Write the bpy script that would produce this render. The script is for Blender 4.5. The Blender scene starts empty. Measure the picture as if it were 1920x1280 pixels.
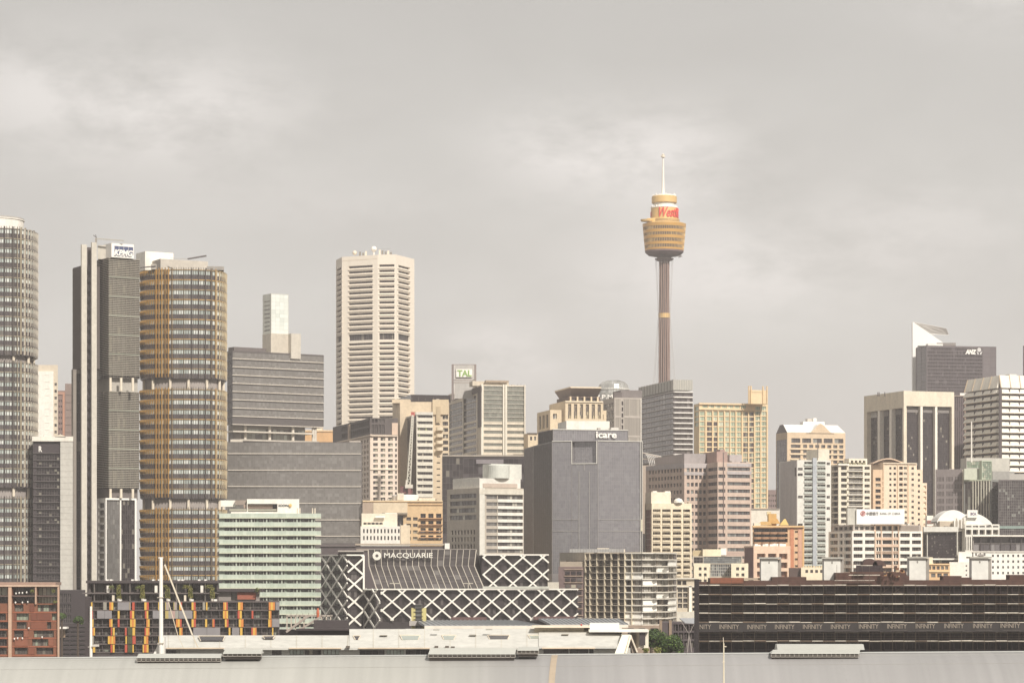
HAZE, SUNP, SKY, EXPO = 0.000125, 4.7, 1.06, 0.0
import bpy, math, random
from mathutils import Vector, Matrix
rng = random.Random(11)
F = 4900.0; HZ = 1060.0; CZ = 35.0          # focal length in photo pixels, horizon row, eye height in metres
SC = bpy.context.scene
COL = SC.collection
def wx(px, D): return (px-960.0)/F*D
def wz(py, D): return CZ+(HZ-py)/F*D
def W(px, py, D): return Vector((wx(px, D), D, wz(py, D)))
def hx(h, k=1.0):
    h = h.lstrip('#'); o = []
    for i in (0, 2, 4):
        c = int(h[i:i+2], 16)/255.0
        o.append(min(.92, k*(c/12.92 if c <= .04045 else ((c+.055)/1.055)**2.4)))
    g = .3*o[0]+.5*o[1]+.2*o[2]; o = [c+(g-c)*.08 for c in o]
    return (o[0], o[1], o[2], 1)
# ------------------------------------------------------------------ materials
_mc = {}
def _new(name):
    m = bpy.data.materials.new(name); m.use_nodes = True
    return m, m.node_tree.nodes, m.node_tree.links, m.node_tree.nodes['Principled BSDF']
def wm(h, k=.92, rough=.85, var=.13, metal=0.0, sc=.12):
    """matt wall: base colour with faint weathering streaks and blotches"""
    key = ('w', h, k, rough, var, metal, sc)
    if key in _mc: return _mc[key]
    m, n, l, p = _new('wall_'+h.strip('#'))
    tc = n.new('ShaderNodeTexCoord'); mp = n.new('ShaderNodeMapping'); mp.inputs['Scale'].default_value = (sc, sc, sc*.22)
    n1 = n.new('ShaderNodeTexNoise'); n1.inputs['Scale'].default_value = 3; n1.inputs['Detail'].default_value = 7
    n2 = n.new('ShaderNodeTexNoise'); n2.inputs['Scale'].default_value = .9; n2.inputs['Detail'].default_value = 3
    ad = n.new('ShaderNodeMath'); ad.operation = 'ADD'
    mr = n.new('ShaderNodeMapRange'); mr.inputs['From Min'].default_value = .7; mr.inputs['From Max'].default_value = 1.3
    mr.inputs['To Min'].default_value = 1-var; mr.inputs['To Max'].default_value = 1+var*.7
    mx = n.new('ShaderNodeVectorMath'); mx.operation = 'SCALE'; mx.inputs[0].default_value = hx(h, k)[:3]
    l.new(tc.outputs['Object'], mp.inputs['Vector']); l.new(mp.outputs['Vector'], n1.inputs['Vector']); l.new(tc.outputs['Object'], n2.inputs['Vector'])
    l.new(n1.outputs['Fac'], ad.inputs[0]); l.new(n2.outputs['Fac'], ad.inputs[1]); l.new(ad.outputs[0], mr.inputs['Value'])
    l.new(mr.outputs[0], mx.inputs['Scale']); l.new(mx.outputs[0], p.inputs['Base Color'])
    p.inputs['Roughness'].default_value = rough; p.inputs['Metallic'].default_value = metal
    _mc[key] = m; return m
def gm(dark, mid, light, pm=.3, pl=.08, metal=.25, rough=.18, k=.8):
    """window glass; each pane takes one of three interiors through its 'rnd' face attribute"""
    key = ('g', dark, mid, light, pm, pl, metal, rough, k)
    if key in _mc: return _mc[key]
    m, n, l, p = _new('glass_'+dark.strip('#'))
    at = n.new('ShaderNodeAttribute'); at.attribute_name = 'rnd'
    rp = n.new('ShaderNodeValToRGB'); r = rp.color_ramp; r.interpolation = 'LINEAR'
    r.elements[0].position = 0; r.elements[0].color = hx(dark, k*.93)
    r.elements[1].position = max(.02, 1-pm-pl-.02); r.elements[1].color = hx(dark, k*1.05)
    e = r.elements.new(1-pm-pl); e.color = hx(mid, k*.95)
    e = r.elements.new(max(1-pl-.01, .03)); e.color = hx(mid, k*1.04)
    e = r.elements.new(min(1-pl+.001, .999)); e.color = hx(light, k)
    l.new(at.outputs['Fac'], rp.inputs['Fac']); l.new(rp.outputs['Color'], p.inputs['Base Color'])
    tc = n.new('ShaderNodeTexCoord'); nz = n.new('ShaderNodeTexNoise'); nz.inputs['Scale'].default_value = .35; nz.inputs['Detail'].default_value = 2
    bp = n.new('ShaderNodeBump'); bp.inputs['Strength'].default_value = .25; bp.inputs['Distance'].default_value = .25
    l.new(tc.outputs['Object'], nz.inputs['Vector']); l.new(nz.outputs['Fac'], bp.inputs['Height']); l.new(bp.outputs['Normal'], p.inputs['Normal'])
    p.inputs['Roughness'].default_value = rough; p.inputs['Metallic'].default_value = metal
    _mc[key] = m; return m
def pm_(h, k=.9, rough=.5, metal=0.0):
    key = ('p', h, k, rough, metal)
    if key in _mc: return _mc[key]
    m, n, l, p = _new('paint_'+h.strip('#'))
    tc = n.new('ShaderNodeTexCoord'); nz = n.new('ShaderNodeTexNoise'); nz.inputs['Scale'].default_value = .8; nz.inputs['Detail'].default_value = 3
    mr = n.new('ShaderNodeMapRange'); mr.inputs['To Min'].default_value = .9; mr.inputs['To Max'].default_value = 1.06
    mx = n.new('ShaderNodeVectorMath'); mx.operation = 'SCALE'; mx.inputs[0].default_value = hx(h, k)[:3]
    l.new(tc.outputs['Object'], nz.inputs['Vector']); l.new(nz.outputs['Fac'], mr.inputs['Value']); l.new(mr.outputs[0], mx.inputs['Scale']); l.new(mx.outputs[0], p.inputs['Base Color'])
    p.inputs['Roughness'].default_value = rough; p.inputs['Metallic'].default_value = metal
    _mc[key] = m; return m
# ------------------------------------------------------------------ mesh builder
class MB:
    def __init__(s): s.v = []; s.f = []; s.m = []; s.r = []
    def face(s, pts, m=0, r=0.0):
        b = len(s.v); s.v += [tuple(p) for p in pts]; s.f.append(tuple(range(b, b+len(pts)))); s.m.append(m); s.r.append(r)
    def hexa(s, lo, hi, m=0, r=0.0, skip=()):
        """lo, hi: four points each (counter-clockwise from above)"""
        b = len(s.v); s.v += [tuple(p) for p in lo]+[tuple(p) for p in hi]
        fs = [(3, 2, 1, 0), (4, 5, 6, 7), (0, 1, 5, 4), (1, 2, 6, 5), (2, 3, 7, 6), (3, 0, 4, 7)]
        for i, f in enumerate(fs):
            if i in skip: continue
            s.f.append(tuple(b+j for j in f)); s.m.append(m); s.r.append(r)
    def box(s, x0, x1, y0, y1, z0, z1, m=0, r=0.0):
        s.hexa([(x0, y0, z0), (x1, y0, z0), (x1, y1, z0), (x0, y1, z0)], [(x0, y0, z1), (x1, y0, z1), (x1, y1, z1), (x0, y1, z1)], m, r)
    def bar(s, p, q, w, h=None, m=0, r=0.0, up=(0, 1, 0)):
        """square bar from p to q; w across, h along 'up'"""
        p = Vector(p); q = Vector(q); h = h or w; d = (q-p).normalized(); up = Vector(up)
        if abs(d.dot(up)) > .95: up = Vector((1, 0, 0))
        a = d.cross(up).normalized(); b = a.cross(d).normalized(); a = a*w/2; b = b*h/2
        s.hexa([p-a-b, p+a-b, p+a+b, p-a+b], [q-a-b, q+a-b, q+a+b, q-a+b], m, r)
    def prism(s, pts, z0, z1, m=0, r=0.0, cap=True, mt=None):
        n = len(pts)
        for i in range(n):
            a, b = pts[i], pts[(i+1) % n]
            s.face([(a[0], a[1], z0), (b[0], b[1], z0), (b[0], b[1], z1), (a[0], a[1], z1)], m, r)
        if cap:
            s.face([(p[0], p[1], z1) for p in pts], m if mt is None else mt, r)
            s.face([(p[0], p[1], z0) for p in reversed(pts)], m, r)
    def lathe(s, cx, cy, prof, n=32, ms=None, cap=True, sx=1.0, sy=1.0, rr=False):
        for j in range(len(prof)-1):
            (r0, z0), (r1, z1) = prof[j], prof[j+1]
            for i in range(n):
                a0 = 2*math.pi*i/n; a1 = 2*math.pi*(i+1)/n
                c0, s0, c1, s1 = math.cos(a0), math.sin(a0), math.cos(a1), math.sin(a1)
                P = [(cx+sx*r0*c0, cy+sy*r0*s0, z0), (cx+sx*r0*c1, cy+sy*r0*s1, z0), (cx+sx*r1*c1, cy+sy*r1*s1, z1), (cx+sx*r1*c0, cy+sy*r1*s0, z1)]
                if r0 < 1e-6: P = [P[0], P[2], P[3]]
                elif r1 < 1e-6: P = P[:3]
                s.face(P, ms[j] if ms else 0, rng.random() if rr else 0.0)
        if cap:
            for (r, z), fl in ((prof[0], 1), (prof[-1], 0)):
                if r > 1e-6:
                    q = [(cx+sx*r*math.cos(2*math.pi*i/n), cy+sy*r*math.sin(2*math.pi*i/n), z) for i in range(n)]
                    s.face(q[::-1] if fl else q, (ms[0 if fl else -1]) if ms else 0)
    def add(s, o, loc, rz):
        b = len(s.v); c, sn = math.cos(rz), math.sin(rz)
        s.v += [(loc[0]+c*x-sn*y, loc[1]+sn*x+c*y, loc[2]+z) for x, y, z in o.v]
        s.f += [tuple(b+j for j in f) for f in o.f]; s.m += o.m; s.r += o.r
    def mesh(s, name, mats, off=(0, 0, 0)):
        me = bpy.data.meshes.new(name)
        ox, oy, oz = off
        me.from_pydata([(x-ox, y-oy, z-oz) for x, y, z in s.v], [], s.f)
        for m in mats: me.materials.append(m)
        me.polygons.foreach_set('material_index', s.m)
        at = me.attributes.new('rnd', 'FLOAT', 'FACE'); at.data.foreach_set('value', s.r)
        me.update(); return me
    def obj(s, name, mats, parent=None, off=None, smooth=False):
        """verts are in world metres; a child keeps its parent's origin unless off is given"""
        if not isinstance(mats, (list, tuple)): mats = [mats]
        if off is None: off = org(parent) if parent else (0, 0, 0)
        me = s.mesh(name, mats, off)
        if smooth:
            for p in me.polygons: p.use_smooth = True
        o = bpy.data.objects.new(name, me); COL.objects.link(o)
        if parent:
            o.parent = parent; po = org(parent); o.location = (off[0]-po[0], off[1]-po[1], off[2]-po[2])
        else: o.location = off
        return o
def org(o):
    v = Vector((0, 0, 0))
    while o: v += o.location; o = o.parent
    return v
def tag(o, label=None, cat=None, group=None, kind=None):
    if label: o['label'] = label
    if cat: o['category'] = cat
    if group: o['group'] = group
    if kind: o['kind'] = kind
    return o
def thing(name, label, cat, loc=(0, 0, 0), group=None):
    o = bpy.data.objects.new(name, None); COL.objects.link(o); o.location = loc; o.empty_display_size = 2
    return tag(o, label, cat, group)
# ------------------------------------------------------------------ plan helpers
def ray(px, a, d):
    k = (px-960.0)/F
    return (k*a[1]-a[0])/(d[0]-k*d[1])
def corner(xL, xC, xR, D, th, dep=30.0):
    th = math.radians(th); C = (wx(xC, D), D); dR = (math.cos(th), math.sin(th)); dL = (-dR[1], dR[0])
    t = ray(xR, C, dR); R = (C[0]+t*dR[0], C[1]+t*dR[1])
    t = ray(xL, C, dL)
    if t <= 0 or t > 200: t = dep
    L = (C[0]+t*dL[0], C[1]+t*dL[1])
    return [L, C, R], [(R[0]+L[0]-C[0], R[1]+L[1]-C[1])]
def front(xL, xR, D, dep=25.0, th=0.0):
    th = math.radians(th); C = (wx(xL, D), D); d = (math.cos(th), math.sin(th))
    t = ray(xR, C, d); R = (C[0]+t*d[0], C[1]+t*d[1]); q = 1+dep/D
    return [C, R], [(R[0]*q, R[1]*q), (C[0]*q, C[1]*q)]
def poly(V, dep=30.0):
    P = [(wx(p, D), D) for p, D in V]; Dm = max(D for p, D in V)+dep
    a, b = P[0], P[-1]
    return P, [(b[0]*Dm/b[1], Dm), (a[0]*Dm/a[1], Dm)]
class Face:
    def __init__(s, a, b, bl):
        s.a = a; s.b = b; s.bl = bl; s.L = math.hypot(b[0]-a[0], b[1]-a[1]); s.d = ((b[0]-a[0])/s.L, (b[1]-a[1])/s.L)
        s.n = (s.d[1], -s.d[0]); s.rz = math.atan2(s.d[1], s.d[0]); s.ops = []
    def u(s, px, out=0.0):
        a = (s.a[0]+s.n[0]*out, s.a[1]+s.n[1]*out); return ray(px, a, s.d)
    def pt(s, u, out, z): return (s.a[0]+s.d[0]*u+s.n[0]*out, s.a[1]+s.d[1]*u+s.n[1]*out, z)
    def bx(s, mb, u0, u1, o0, o1, z0, z1, m=0, r=0.0):
        mb.hexa([s.pt(u0, o1, z0), s.pt(u1, o1, z0), s.pt(u1, o0, z0), s.pt(u0, o0, z0)],
                [s.pt(u0, o1, z1), s.pt(u1, o1, z1), s.pt(u1, o0, z1), s.pt(u0, o0, z1)], m, r)
_tpl = {}
def wtpl(w, h, nx, ny, fw, fd, var):
    key = (round(w, 2), round(h, 2), nx, ny, fw, fd, var)
    if key in _tpl: return _tpl[key]
    mb = MB(); rn = random.Random(hash(key) & 0xffff)
    base = rn.random()
    for i in range(nx):
        for j in range(ny):
            x0, x1 = -w/2+w*i/nx, -w/2+w*(i+1)/nx; z0, z1 = -h/2+h*j/ny, -h/2+h*(j+1)/ny
            r = rn.random() if nx*ny > 4 else (base if rn.random() < .6 else rn.random())
            mb.face([(x0, 0, z0), (x1, 0, z0), (x1, 0, z1), (x0, 0, z1)], 0, r)
    if fw > 0:
        def b(x0, x1, z0, z1, fd_): mb.hexa([(x0, -fd_, z0), (x1, -fd_, z0), (x1, -.001, z0), (x0, -.001, z0)], [(x0, -fd_, z1), (x1, -fd_, z1), (x1, -.001, z1), (x0, -.001, z1)], 1, 0, (4,))
        for i in range(nx+1):
            xc = -w/2+w*i/nx; x0 = max(-w/2, xc-fw/2); x1 = min(w/2, xc+fw/2); b(x0, x1, -h/2, h/2, fd)
        for j in range(ny+1):
            zc = -h/2+h*j/ny; z0 = max(-h/2, zc-fw/2); z1 = min(h/2, zc+fw/2); b(-w/2, w/2, z0, z1, fd*.8)
    _tpl[key] = mb; return mb
_wme = {}
FR = '#6e6662'
class Bld:
    def __init__(s, name, label, V, ytop, mat, D=None, cat='building', group=None, yb=None, roof=None, parent=None, t=.6):
        s.front, s.back = V; s.D = D or min(p[1] for p in s.front); s.top = wz(ytop, s.D); s.zb = 0.0 if yb is None else wz(yb, s.D)
        c = min(s.front, key=lambda p: p[1]); s.t = t
        if parent is None: s.e = thing(name, label, cat, (c[0], c[1], 0), group); s.wn = 'wall'
        else: s.e = parent; s.wn = name
        s.mat = mat; s.roof = roof or mat
        s.F = [Face(s.front[i], s.front[i+1], s) for i in range(len(s.front)-1)]
        s.wins = {}
    def z(s, py): return wz(py, s.D)
    def grid(s, i, x0, x1, nx, wf, y0, y1, ny, hf, kind='window', g=None, fm=None, pn=(1, 1), fw=.12, fd=.12, t=None, al=.5, skip=None, gs=None, wr=None):
        f = s.F[i]; u0, u1 = f.u(x0), f.u(x1); z1, z0 = s.z(y0), s.z(y1)
        u0 = max(u0, .02); u1 = min(u1, f.L-.02)
        cu, cz = (u1-u0)/nx, (z1-z0)/ny
        for j in range(ny):
            for k in range(nx):
                if skip and skip(k, j): continue
                gg = gs(k, j) if gs else g
                a = u0+cu*k+cu*(1-wf)/2; c = z1-cz*(j+1)+cz*(1-hf)*al
                s.opn(i, a, a+cu*wf, c, c+cz*hf, kind, gg, fm, pn, fw, fd, t)
    def opn(s, i, u0, u1, z0, z1, kind, g, fm=None, pn=(1, 1), fw=.12, fd=.12, t=None):
        s.F[i].ops.append((u0, u1, z0, z1, kind, g, fm or wm(FR), pn, fw, fd, s.t if t is None else t))
    def op(s, i, x0, x1, y0, y1, kind='window', g=None, **k):
        f = s.F[i]; s.opn(i, max(.02, f.u(x0)), min(f.L-.02, f.u(x1)), s.z(y1), s.z(y0), kind, g, **k)
    def fbox(s, name, i, x0, x1, y0, y1, o0, o1, mat, parent=None):
        f = s.F[i]; mb = MB(); f.bx(mb, f.u(x0, o1), f.u(x1, o1), o0, o1, s.z(y1), s.z(y0)); return mb.obj(name, mat, parent or s.e)
    def bands(s, name, i, x0, x1, ys, h, o1, mat, o0=.01, each=False):
        f = s.F[i]; mb = MB()
        u0, u1 = f.u(x0, o1), f.u(x1, o1)
        for y in ys:
            if each: mb = MB()
            f.bx(mb, u0, u1, o0, o1, s.z(y+h/2), s.z(y-h/2))
            if each: mb.obj(name, mat, s.e)
        if not each: mb.obj(name, mat, s.e)
    def posts(s, name, i, xs, w, y0, y1, o1, mat, o0=.01, each=False):
        f = s.F[i]; mb = MB()
        for x in xs:
            if each: mb = MB()
            f.bx(mb, f.u(x-w/2, o1), f.u(x+w/2, o1), o0, o1, s.z(y1), s.z(y0))
            if each: mb.obj(name, mat, s.e)
        if not each: mb.obj(name, mat, s.e)
    def text(s, i, txt, x0, x1, y0, y1, out, mat, **k):
        f = s.F[i]; u0, u1 = f.u(x0, out), f.u(x1, out)
        return text3(txt, f.pt(u0, out, s.z(y1)), f.rz, u1-u0, s.z(y0)-s.z(y1), mat, k.pop('parent', s.e), **k)
    def sub(s, name, V, ytop, ybot, mat, roof=None, D=None):
        """another volume of the same building (a part)"""
        b = Bld(name, None, V, ytop, mat, D=D, yb=ybot, parent=s.e, roof=roof, t=s.t); return b
    def done(s):
        mb = MB(); zb, zt = s.zb, s.top
        for f in s.F:
            us = sorted(set([0.0, f.L]+[round(o[k], 4) for o in f.ops for k in (0, 1)]))
            zs = sorted(set([zb, zt]+[round(o[k], 4) for o in f.ops for k in (2, 3)]))
            us = [u for u in us if -1e-6 <= u <= f.L+1e-6]; zs = [z for z in zs if zb-1e-6 <= z <= zt+1e-6]
            ui = {u: k for k, u in enumerate(us)}; zi = {z: k for k, z in enumerate(zs)}
            hole = [[False]*(len(zs)-1) for _ in us[:-1]]
            ops = []
            for o in f.ops:
                a, b, c, d = (round(o[k], 4) for k in range(4))
                if a not in ui or b not in ui or c not in zi or d not in zi: continue
                ops.append(o)
                for x in range(ui[a], ui[b]):
                    for y in range(zi[c], zi[d]): hole[x][y] = True
            for y in range(len(zs)-1):
                x = 0
                while x < len(us)-1:
                    if hole[x][y]: x += 1; continue
                    x2 = x
                    while x2 < len(us)-1 and not hole[x2][y]: x2 += 1
                    mb.face([f.pt(us[x], 0, zs[y]), f.pt(us[x2], 0, zs[y]), f.pt(us[x2], 0, zs[y+1]), f.pt(us[x], 0, zs[y+1])]); x = x2
            for o in ops:
                a, b, c, d, t = o[0], o[1], o[2], o[3], o[10]
                P = lambda u, q, z: f.pt(u, q, z)
                mb.face([P(a, 0, c), P(a, -t, c), P(b, -t, c), P(b, 0, c)][::-1]); mb.face([P(a, 0, d), P(b, 0, d), P(b, -t, d), P(a, -t, d)][::-1])
                mb.face([P(a, 0, c), P(a, 0, d), P(a, -t, d), P(a, -t, c)][::-1]); mb.face([P(b, 0, c), P(b, -t, c), P(b, -t, d), P(b, 0, d)][::-1])
                s.wins.setdefault(o[4], []).append((f, o))
        ring = s.front+s.back; n = len(ring)
        for k in range(len(s.front)-1, n):
            a, b = ring[k], ring[(k+1) % n]
            mb.face([(a[0], a[1], zb), (b[0], b[1], zb), (b[0], b[1], zt), (a[0], a[1], zt)])
        mb.face([(p[0], p[1], zt) for p in ring], 1); mb.face([(p[0], p[1], zb) for p in reversed(ring)], 0)
        s.body = mb.obj(s.wn, [s.mat, s.roof], s.e)
        eo = org(s.e); par = s.body if s.wn != 'wall' else s.e
        for kind, lst in s.wins.items():
            lst.sort(key=lambda q: -(q[1][1]-q[1][0])*(q[1][3]-q[1][2])*(abs(q[0].n[1])+.05))
            rest = {}
            for q, (f, o) in enumerate(lst):
                w, h, t = o[1]-o[0], o[3]-o[2], o[10]
                c = f.pt((o[0]+o[1])/2, -t, (o[2]+o[3])/2); nx, ny = o[7]
                if q < 100:
                    key = (round(w, 2), round(h, 2), nx, ny, o[8], o[9], rng.randrange(5), o[5].name, o[6].name)
                    if key not in _wme: _wme[key] = wtpl(w, h, nx, ny, o[8], o[9], key[6]).mesh(kind, [o[5], o[6]])
                    ob = bpy.data.objects.new(kind, _wme[key]); COL.objects.link(ob); ob.parent = s.e
                    ob.location = (c[0]-eo[0], c[1]-eo[1], c[2]-eo[2]); ob.rotation_euler = (0, 0, f.rz)
                else:
                    r = rest.setdefault('x', MB()); mats = rest.setdefault('m', [])
                    tp = wtpl(w, h, nx, ny, o[8], o[9], rng.randrange(5))
                    for mt in (o[5], o[6]):
                        if mt not in mats: mats.append(mt)
                    b = len(r.m); r.add(tp, c, f.rz)
                    for z in range(b, len(r.m)): r.m[z] = mats.index(o[6] if r.m[z] else o[5])
            if rest: rest['x'].obj(kind, rest['m'], s.e)['kind'] = 'stuff'
        return s
def prism_part(parent, name, V, y0, y1, D, mat, top=None):
    """plain volume: front/back plan V, rows y0 (top) to y1 (bottom) read at depth D"""
    mb = MB(); mb.prism(V[0]+V[1], wz(y1, D), wz(y0, D), 0, mt=1 if top else None)
    return mb.obj(name, [mat]+([top] if top else []), parent)
def text3(txt, loc, rz, w, h, mat, parent, name='lettering', ext=.12, bold=.0, shear=0, tilt=0, space=1.0, bend=None, keep=False):
    cu = bpy.data.curves.new('t', 'FONT'); cu.body = txt; cu.extrude = .05; cu.offset = bold; cu.shear = shear; cu.space_character = space; cu.resolution_u = 3
    o = bpy.data.objects.new('t', cu); COL.objects.link(o)
    dg = bpy.context.evaluated_depsgraph_get(); me = bpy.data.meshes.new_from_object(o.evaluated_get(dg))
    bpy.data.objects.remove(o); bpy.data.curves.remove(cu)
    xs = [v.co.x for v in me.vertices]; ys = [v.co.y for v in me.vertices]; x0, x1, y0, y1 = min(xs), max(xs), min(ys), max(ys)
    kx, ky = w/(x1-x0), h/(y1-y0)
    if keep: kx = ky = min(kx, ky)
    for v in me.vertices:
        x, y, z = (v.co.x-x0)*kx, (v.co.y-y0)*ky, v.co.z/.05*ext
        if bend:
            a = (x-w/2)/bend; v.co = ((bend+z)*math.sin(a), -(bend+z)*math.cos(a), y)
        else: v.co = (x, -z, y)
    me.materials.clear(); me.materials.append(mat); me.name = name
    ob = bpy.data.objects.new(name, me); COL.objects.link(ob)
    po = org(parent) if parent else Vector((0, 0, 0)); ob.parent = parent
    ob.location = Vector(loc)-po; ob.rotation_euler = (tilt, 0, rz); return ob
def clutter(b, i, x0, x1, yt, n, seed, hmax=4.5, cols=('#b5aea4', '#e6dfd2', '#7d756f', '#c9bda6')):
    """small plant boxes, ducts and rods on a roof, each a part"""
    r = random.Random(seed)
    for k in range(n):
        x = x0+(x1-x0)*(k+r.random()*.8)/n; w = 1.2+r.random()*(x1-x0)/n*.55; h = 1.2+r.random()*hmax; o = -2-r.random()*7
        if r.random() < .25: b.fbox('roof_rod', i, x, x+.35, yt-h*1.9, yt+.2, o-.2, o, wm('#8b837c'))
        else: b.fbox('roof_unit', i, x, x+w, yt-h, yt+.2, o-2.2, o, wm(r.choice(cols)))
# ------------------------------------------------------------------ shared looks
CREAM = wm('#e9dcc6'); WHITE = wm('#f2ece0', .95); BEIGE = wm('#e2cba9'); PALE = wm('#cfc8ba'); GREYC = wm('#a9a29c'); DARK = wm('#4a4142')
BROWN = wm('#7d6862'); ROOFG = wm('#8c8784'); ROOFD = wm('#57504e'); STEEL = pm_('#8d8884', .9, .45, .3); WHP = pm_('#f6f1e8', .95, .45)
G_DARK = gm('#3d3638', '#6d6663', '#c4bba6', .24, .08, .12); G_MID = gm('#5c5655', '#8d8a85', '#cfcabb', .35, .1, .25)
G_GREY = gm('#8a8783', '#989591', '#aaa7a0', .45, .06, .45, .25); G_OPAL = gm('#b9c4ba', '#d2dbd0', '#eef0e6', .5, .15, .35, .25)
G_BLK = gm('#362f31', '#4a4344', '#8b8478', .22, .05, .12); G_WARM = gm('#7b6f62', '#a3937b', '#d8c9a2', .4, .2, .15)
G_GREEN = gm('#9fb59c', '#bccab2', '#dfe2c8', .4, .15, .3)

# ------------------------------------------------------------------ round towers with fins
def round_tower(name, label, cx, Dc, rx, ry, blocks, necks, gold, fh, zbot, group=None, neckc='#a39a94', rot=0.0, posts=()):
    """plan: superellipse round (cx, Dc); blocks and necks: rows (top, bottom)"""
    C = (wx(cx, Dc), Dc); e = thing(name, label, 'building', (C[0], C[1]-ry, 0), group)
    N = 56
    def ring(k):
        o = []
        for i in range(N):
            a = 2*math.pi*i/N; c, sn = math.cos(a), math.sin(a)
            q = (abs(c)**2.6+abs(sn)**2.6)**(-1/2.6); x, y = (rx+k)*c*q, (ry+k)*sn*q
            o.append((C[0]+x*math.cos(rot)-y*math.sin(rot), C[1]+x*math.sin(rot)+y*math.cos(rot)))
        return o
    Dn = Dc-ry; z = lambda py: wz(py, Dn)
    slab = pm_('#d4a95f' if gold else '#b3a78f', .8, .4, .2); slab2 = pm_('#b79b6c' if gold else '#9c9488', .75, .4, .2); dk = gm('#665e60', '#766f6d', '#8a847d', .3, .05, .3); lt = gm('#bcc6bf', '#d2dad2', '#edf1e9', .45, .25, .3, .2, .95)
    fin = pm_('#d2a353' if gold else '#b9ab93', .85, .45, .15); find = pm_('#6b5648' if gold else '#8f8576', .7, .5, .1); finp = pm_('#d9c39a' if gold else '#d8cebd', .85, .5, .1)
    def rg(R0, z0, z1, mats, nm, seg=None, rr=False):
        mb = MB()
        for i in range(N):
            a, b = R0[i], R0[(i+1) % N]; mb.face([(a[0], a[1], z0), (b[0], b[1], z0), (b[0], b[1], z1), (a[0], a[1], z1)], 0, rng.random() if rr else 0)
        mb.face([(p[0], p[1], z1) for p in R0]); mb.face([(p[0], p[1], z0) for p in R0[::-1]])
        return mb.obj(nm, mats, e)
    R, Rs, Ri = ring(0), ring(.35), ring(-1.2*1)
    for bi, (yt, yb) in enumerate(blocks):
        n = max(1, round((yb-yt)/fh)); h = (yb-yt)/n
        rg(ring(-.3), z(yb), z(yt), [ROOFD], 'core')
        for k in range(n):
            y = yt+h*k
            rg(Rs, z(y+h*.09), z(y), slab if k % 2 else slab2, 'floor_edge')
            rg(R, z(y+h*.52), z(y+h*.10)-.003, lt, 'glass_band', rr=True)
            rg(ring(.12), z(y+h)+.003, z(y+h*.52)-.003, dk, 'spandrel_band', rr=True)
        mb = MB(); mr_ = MB(); ml = MB()
        zt, zb_ = z(yt-4), z(yb+2); dn = 4 if gold else 2
        for i in range(N):
            a = R[i]; b = R[(i+1) % N]; sl_ = Vector((b[0]-a[0], b[1]-a[1], 0)); d = sl_.normalized(); nn = Vector((d.y, -d.x, 0))
            if nn.y > .35: continue
            for q in range(4):
                p = Vector((a[0], a[1], 0))+sl_*q/4; px_ = 960+p.x/p.y*F; s_ = (px_-cx)*Dn/F/rx
                if s_ < -.3:                                   # finely finned flank: short leaning blades
                    ln = .42 if s_ < -.62 else .2; wd = .12; deep = .75 if s_ < -.62 else .9
                    if q % 2: continue
                elif s_ < .72:
                    if q % 2 == 0: ml.box(p.x-.06, p.x+.06, p.y-.4, p.y+.1, zb_, zt)
                    continue
                else:
                    if q: continue
                    ln = .05; wd = .34; deep = .7
                for k in range(n):
                    y = yt+h*k
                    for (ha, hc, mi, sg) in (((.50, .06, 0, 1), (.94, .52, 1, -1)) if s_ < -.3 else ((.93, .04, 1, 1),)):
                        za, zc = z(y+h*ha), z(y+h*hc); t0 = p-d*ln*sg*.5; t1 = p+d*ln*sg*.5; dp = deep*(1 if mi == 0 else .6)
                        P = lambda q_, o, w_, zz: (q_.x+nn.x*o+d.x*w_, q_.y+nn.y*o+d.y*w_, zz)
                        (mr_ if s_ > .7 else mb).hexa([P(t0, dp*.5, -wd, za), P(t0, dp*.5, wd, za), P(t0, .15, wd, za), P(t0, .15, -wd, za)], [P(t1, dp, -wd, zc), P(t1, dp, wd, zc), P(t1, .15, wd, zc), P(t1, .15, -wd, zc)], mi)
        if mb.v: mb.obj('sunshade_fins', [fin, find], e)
        mr_.obj('edge_panels', [finp, finp], e); ml.obj('mullions', pm_('#6f655c', .8, .5, .3), e)
    for (px_, w_, o_, c_) in posts:
        x_ = wx(px_, Dn+2); t = min(.999, abs((x_-C[0])/(rx+.3))); y_ = C[1]-(ry+.3)*(1-t**2.6)**(1/2.6)
        x_ = wx(px_, y_)
        for (yt, yb) in blocks:
            mb = MB(); mb.box(x_-w_, x_+w_, y_-o_, y_+.3, z(yb-2), z(yt-3)); mb.obj('vertical_fin', pm_(c_, .8, .5, .1), e)
    Rn = ring(-1.6); nk = wm(neckc)
    for (yt, yb) in necks:
        rg(Rn, z(yb), z(yt), nk, 'recessed_storey')
        for i in range(0, N, 4):
            a = ring(-.9)[i]
            if a[1] < Dc+2:
                mb = MB(); mb.lathe(a[0], a[1], [(.55, z(yb)), (.55, z(yt))], 10); mb.obj('column', CREAM, e)
    return e, z

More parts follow.
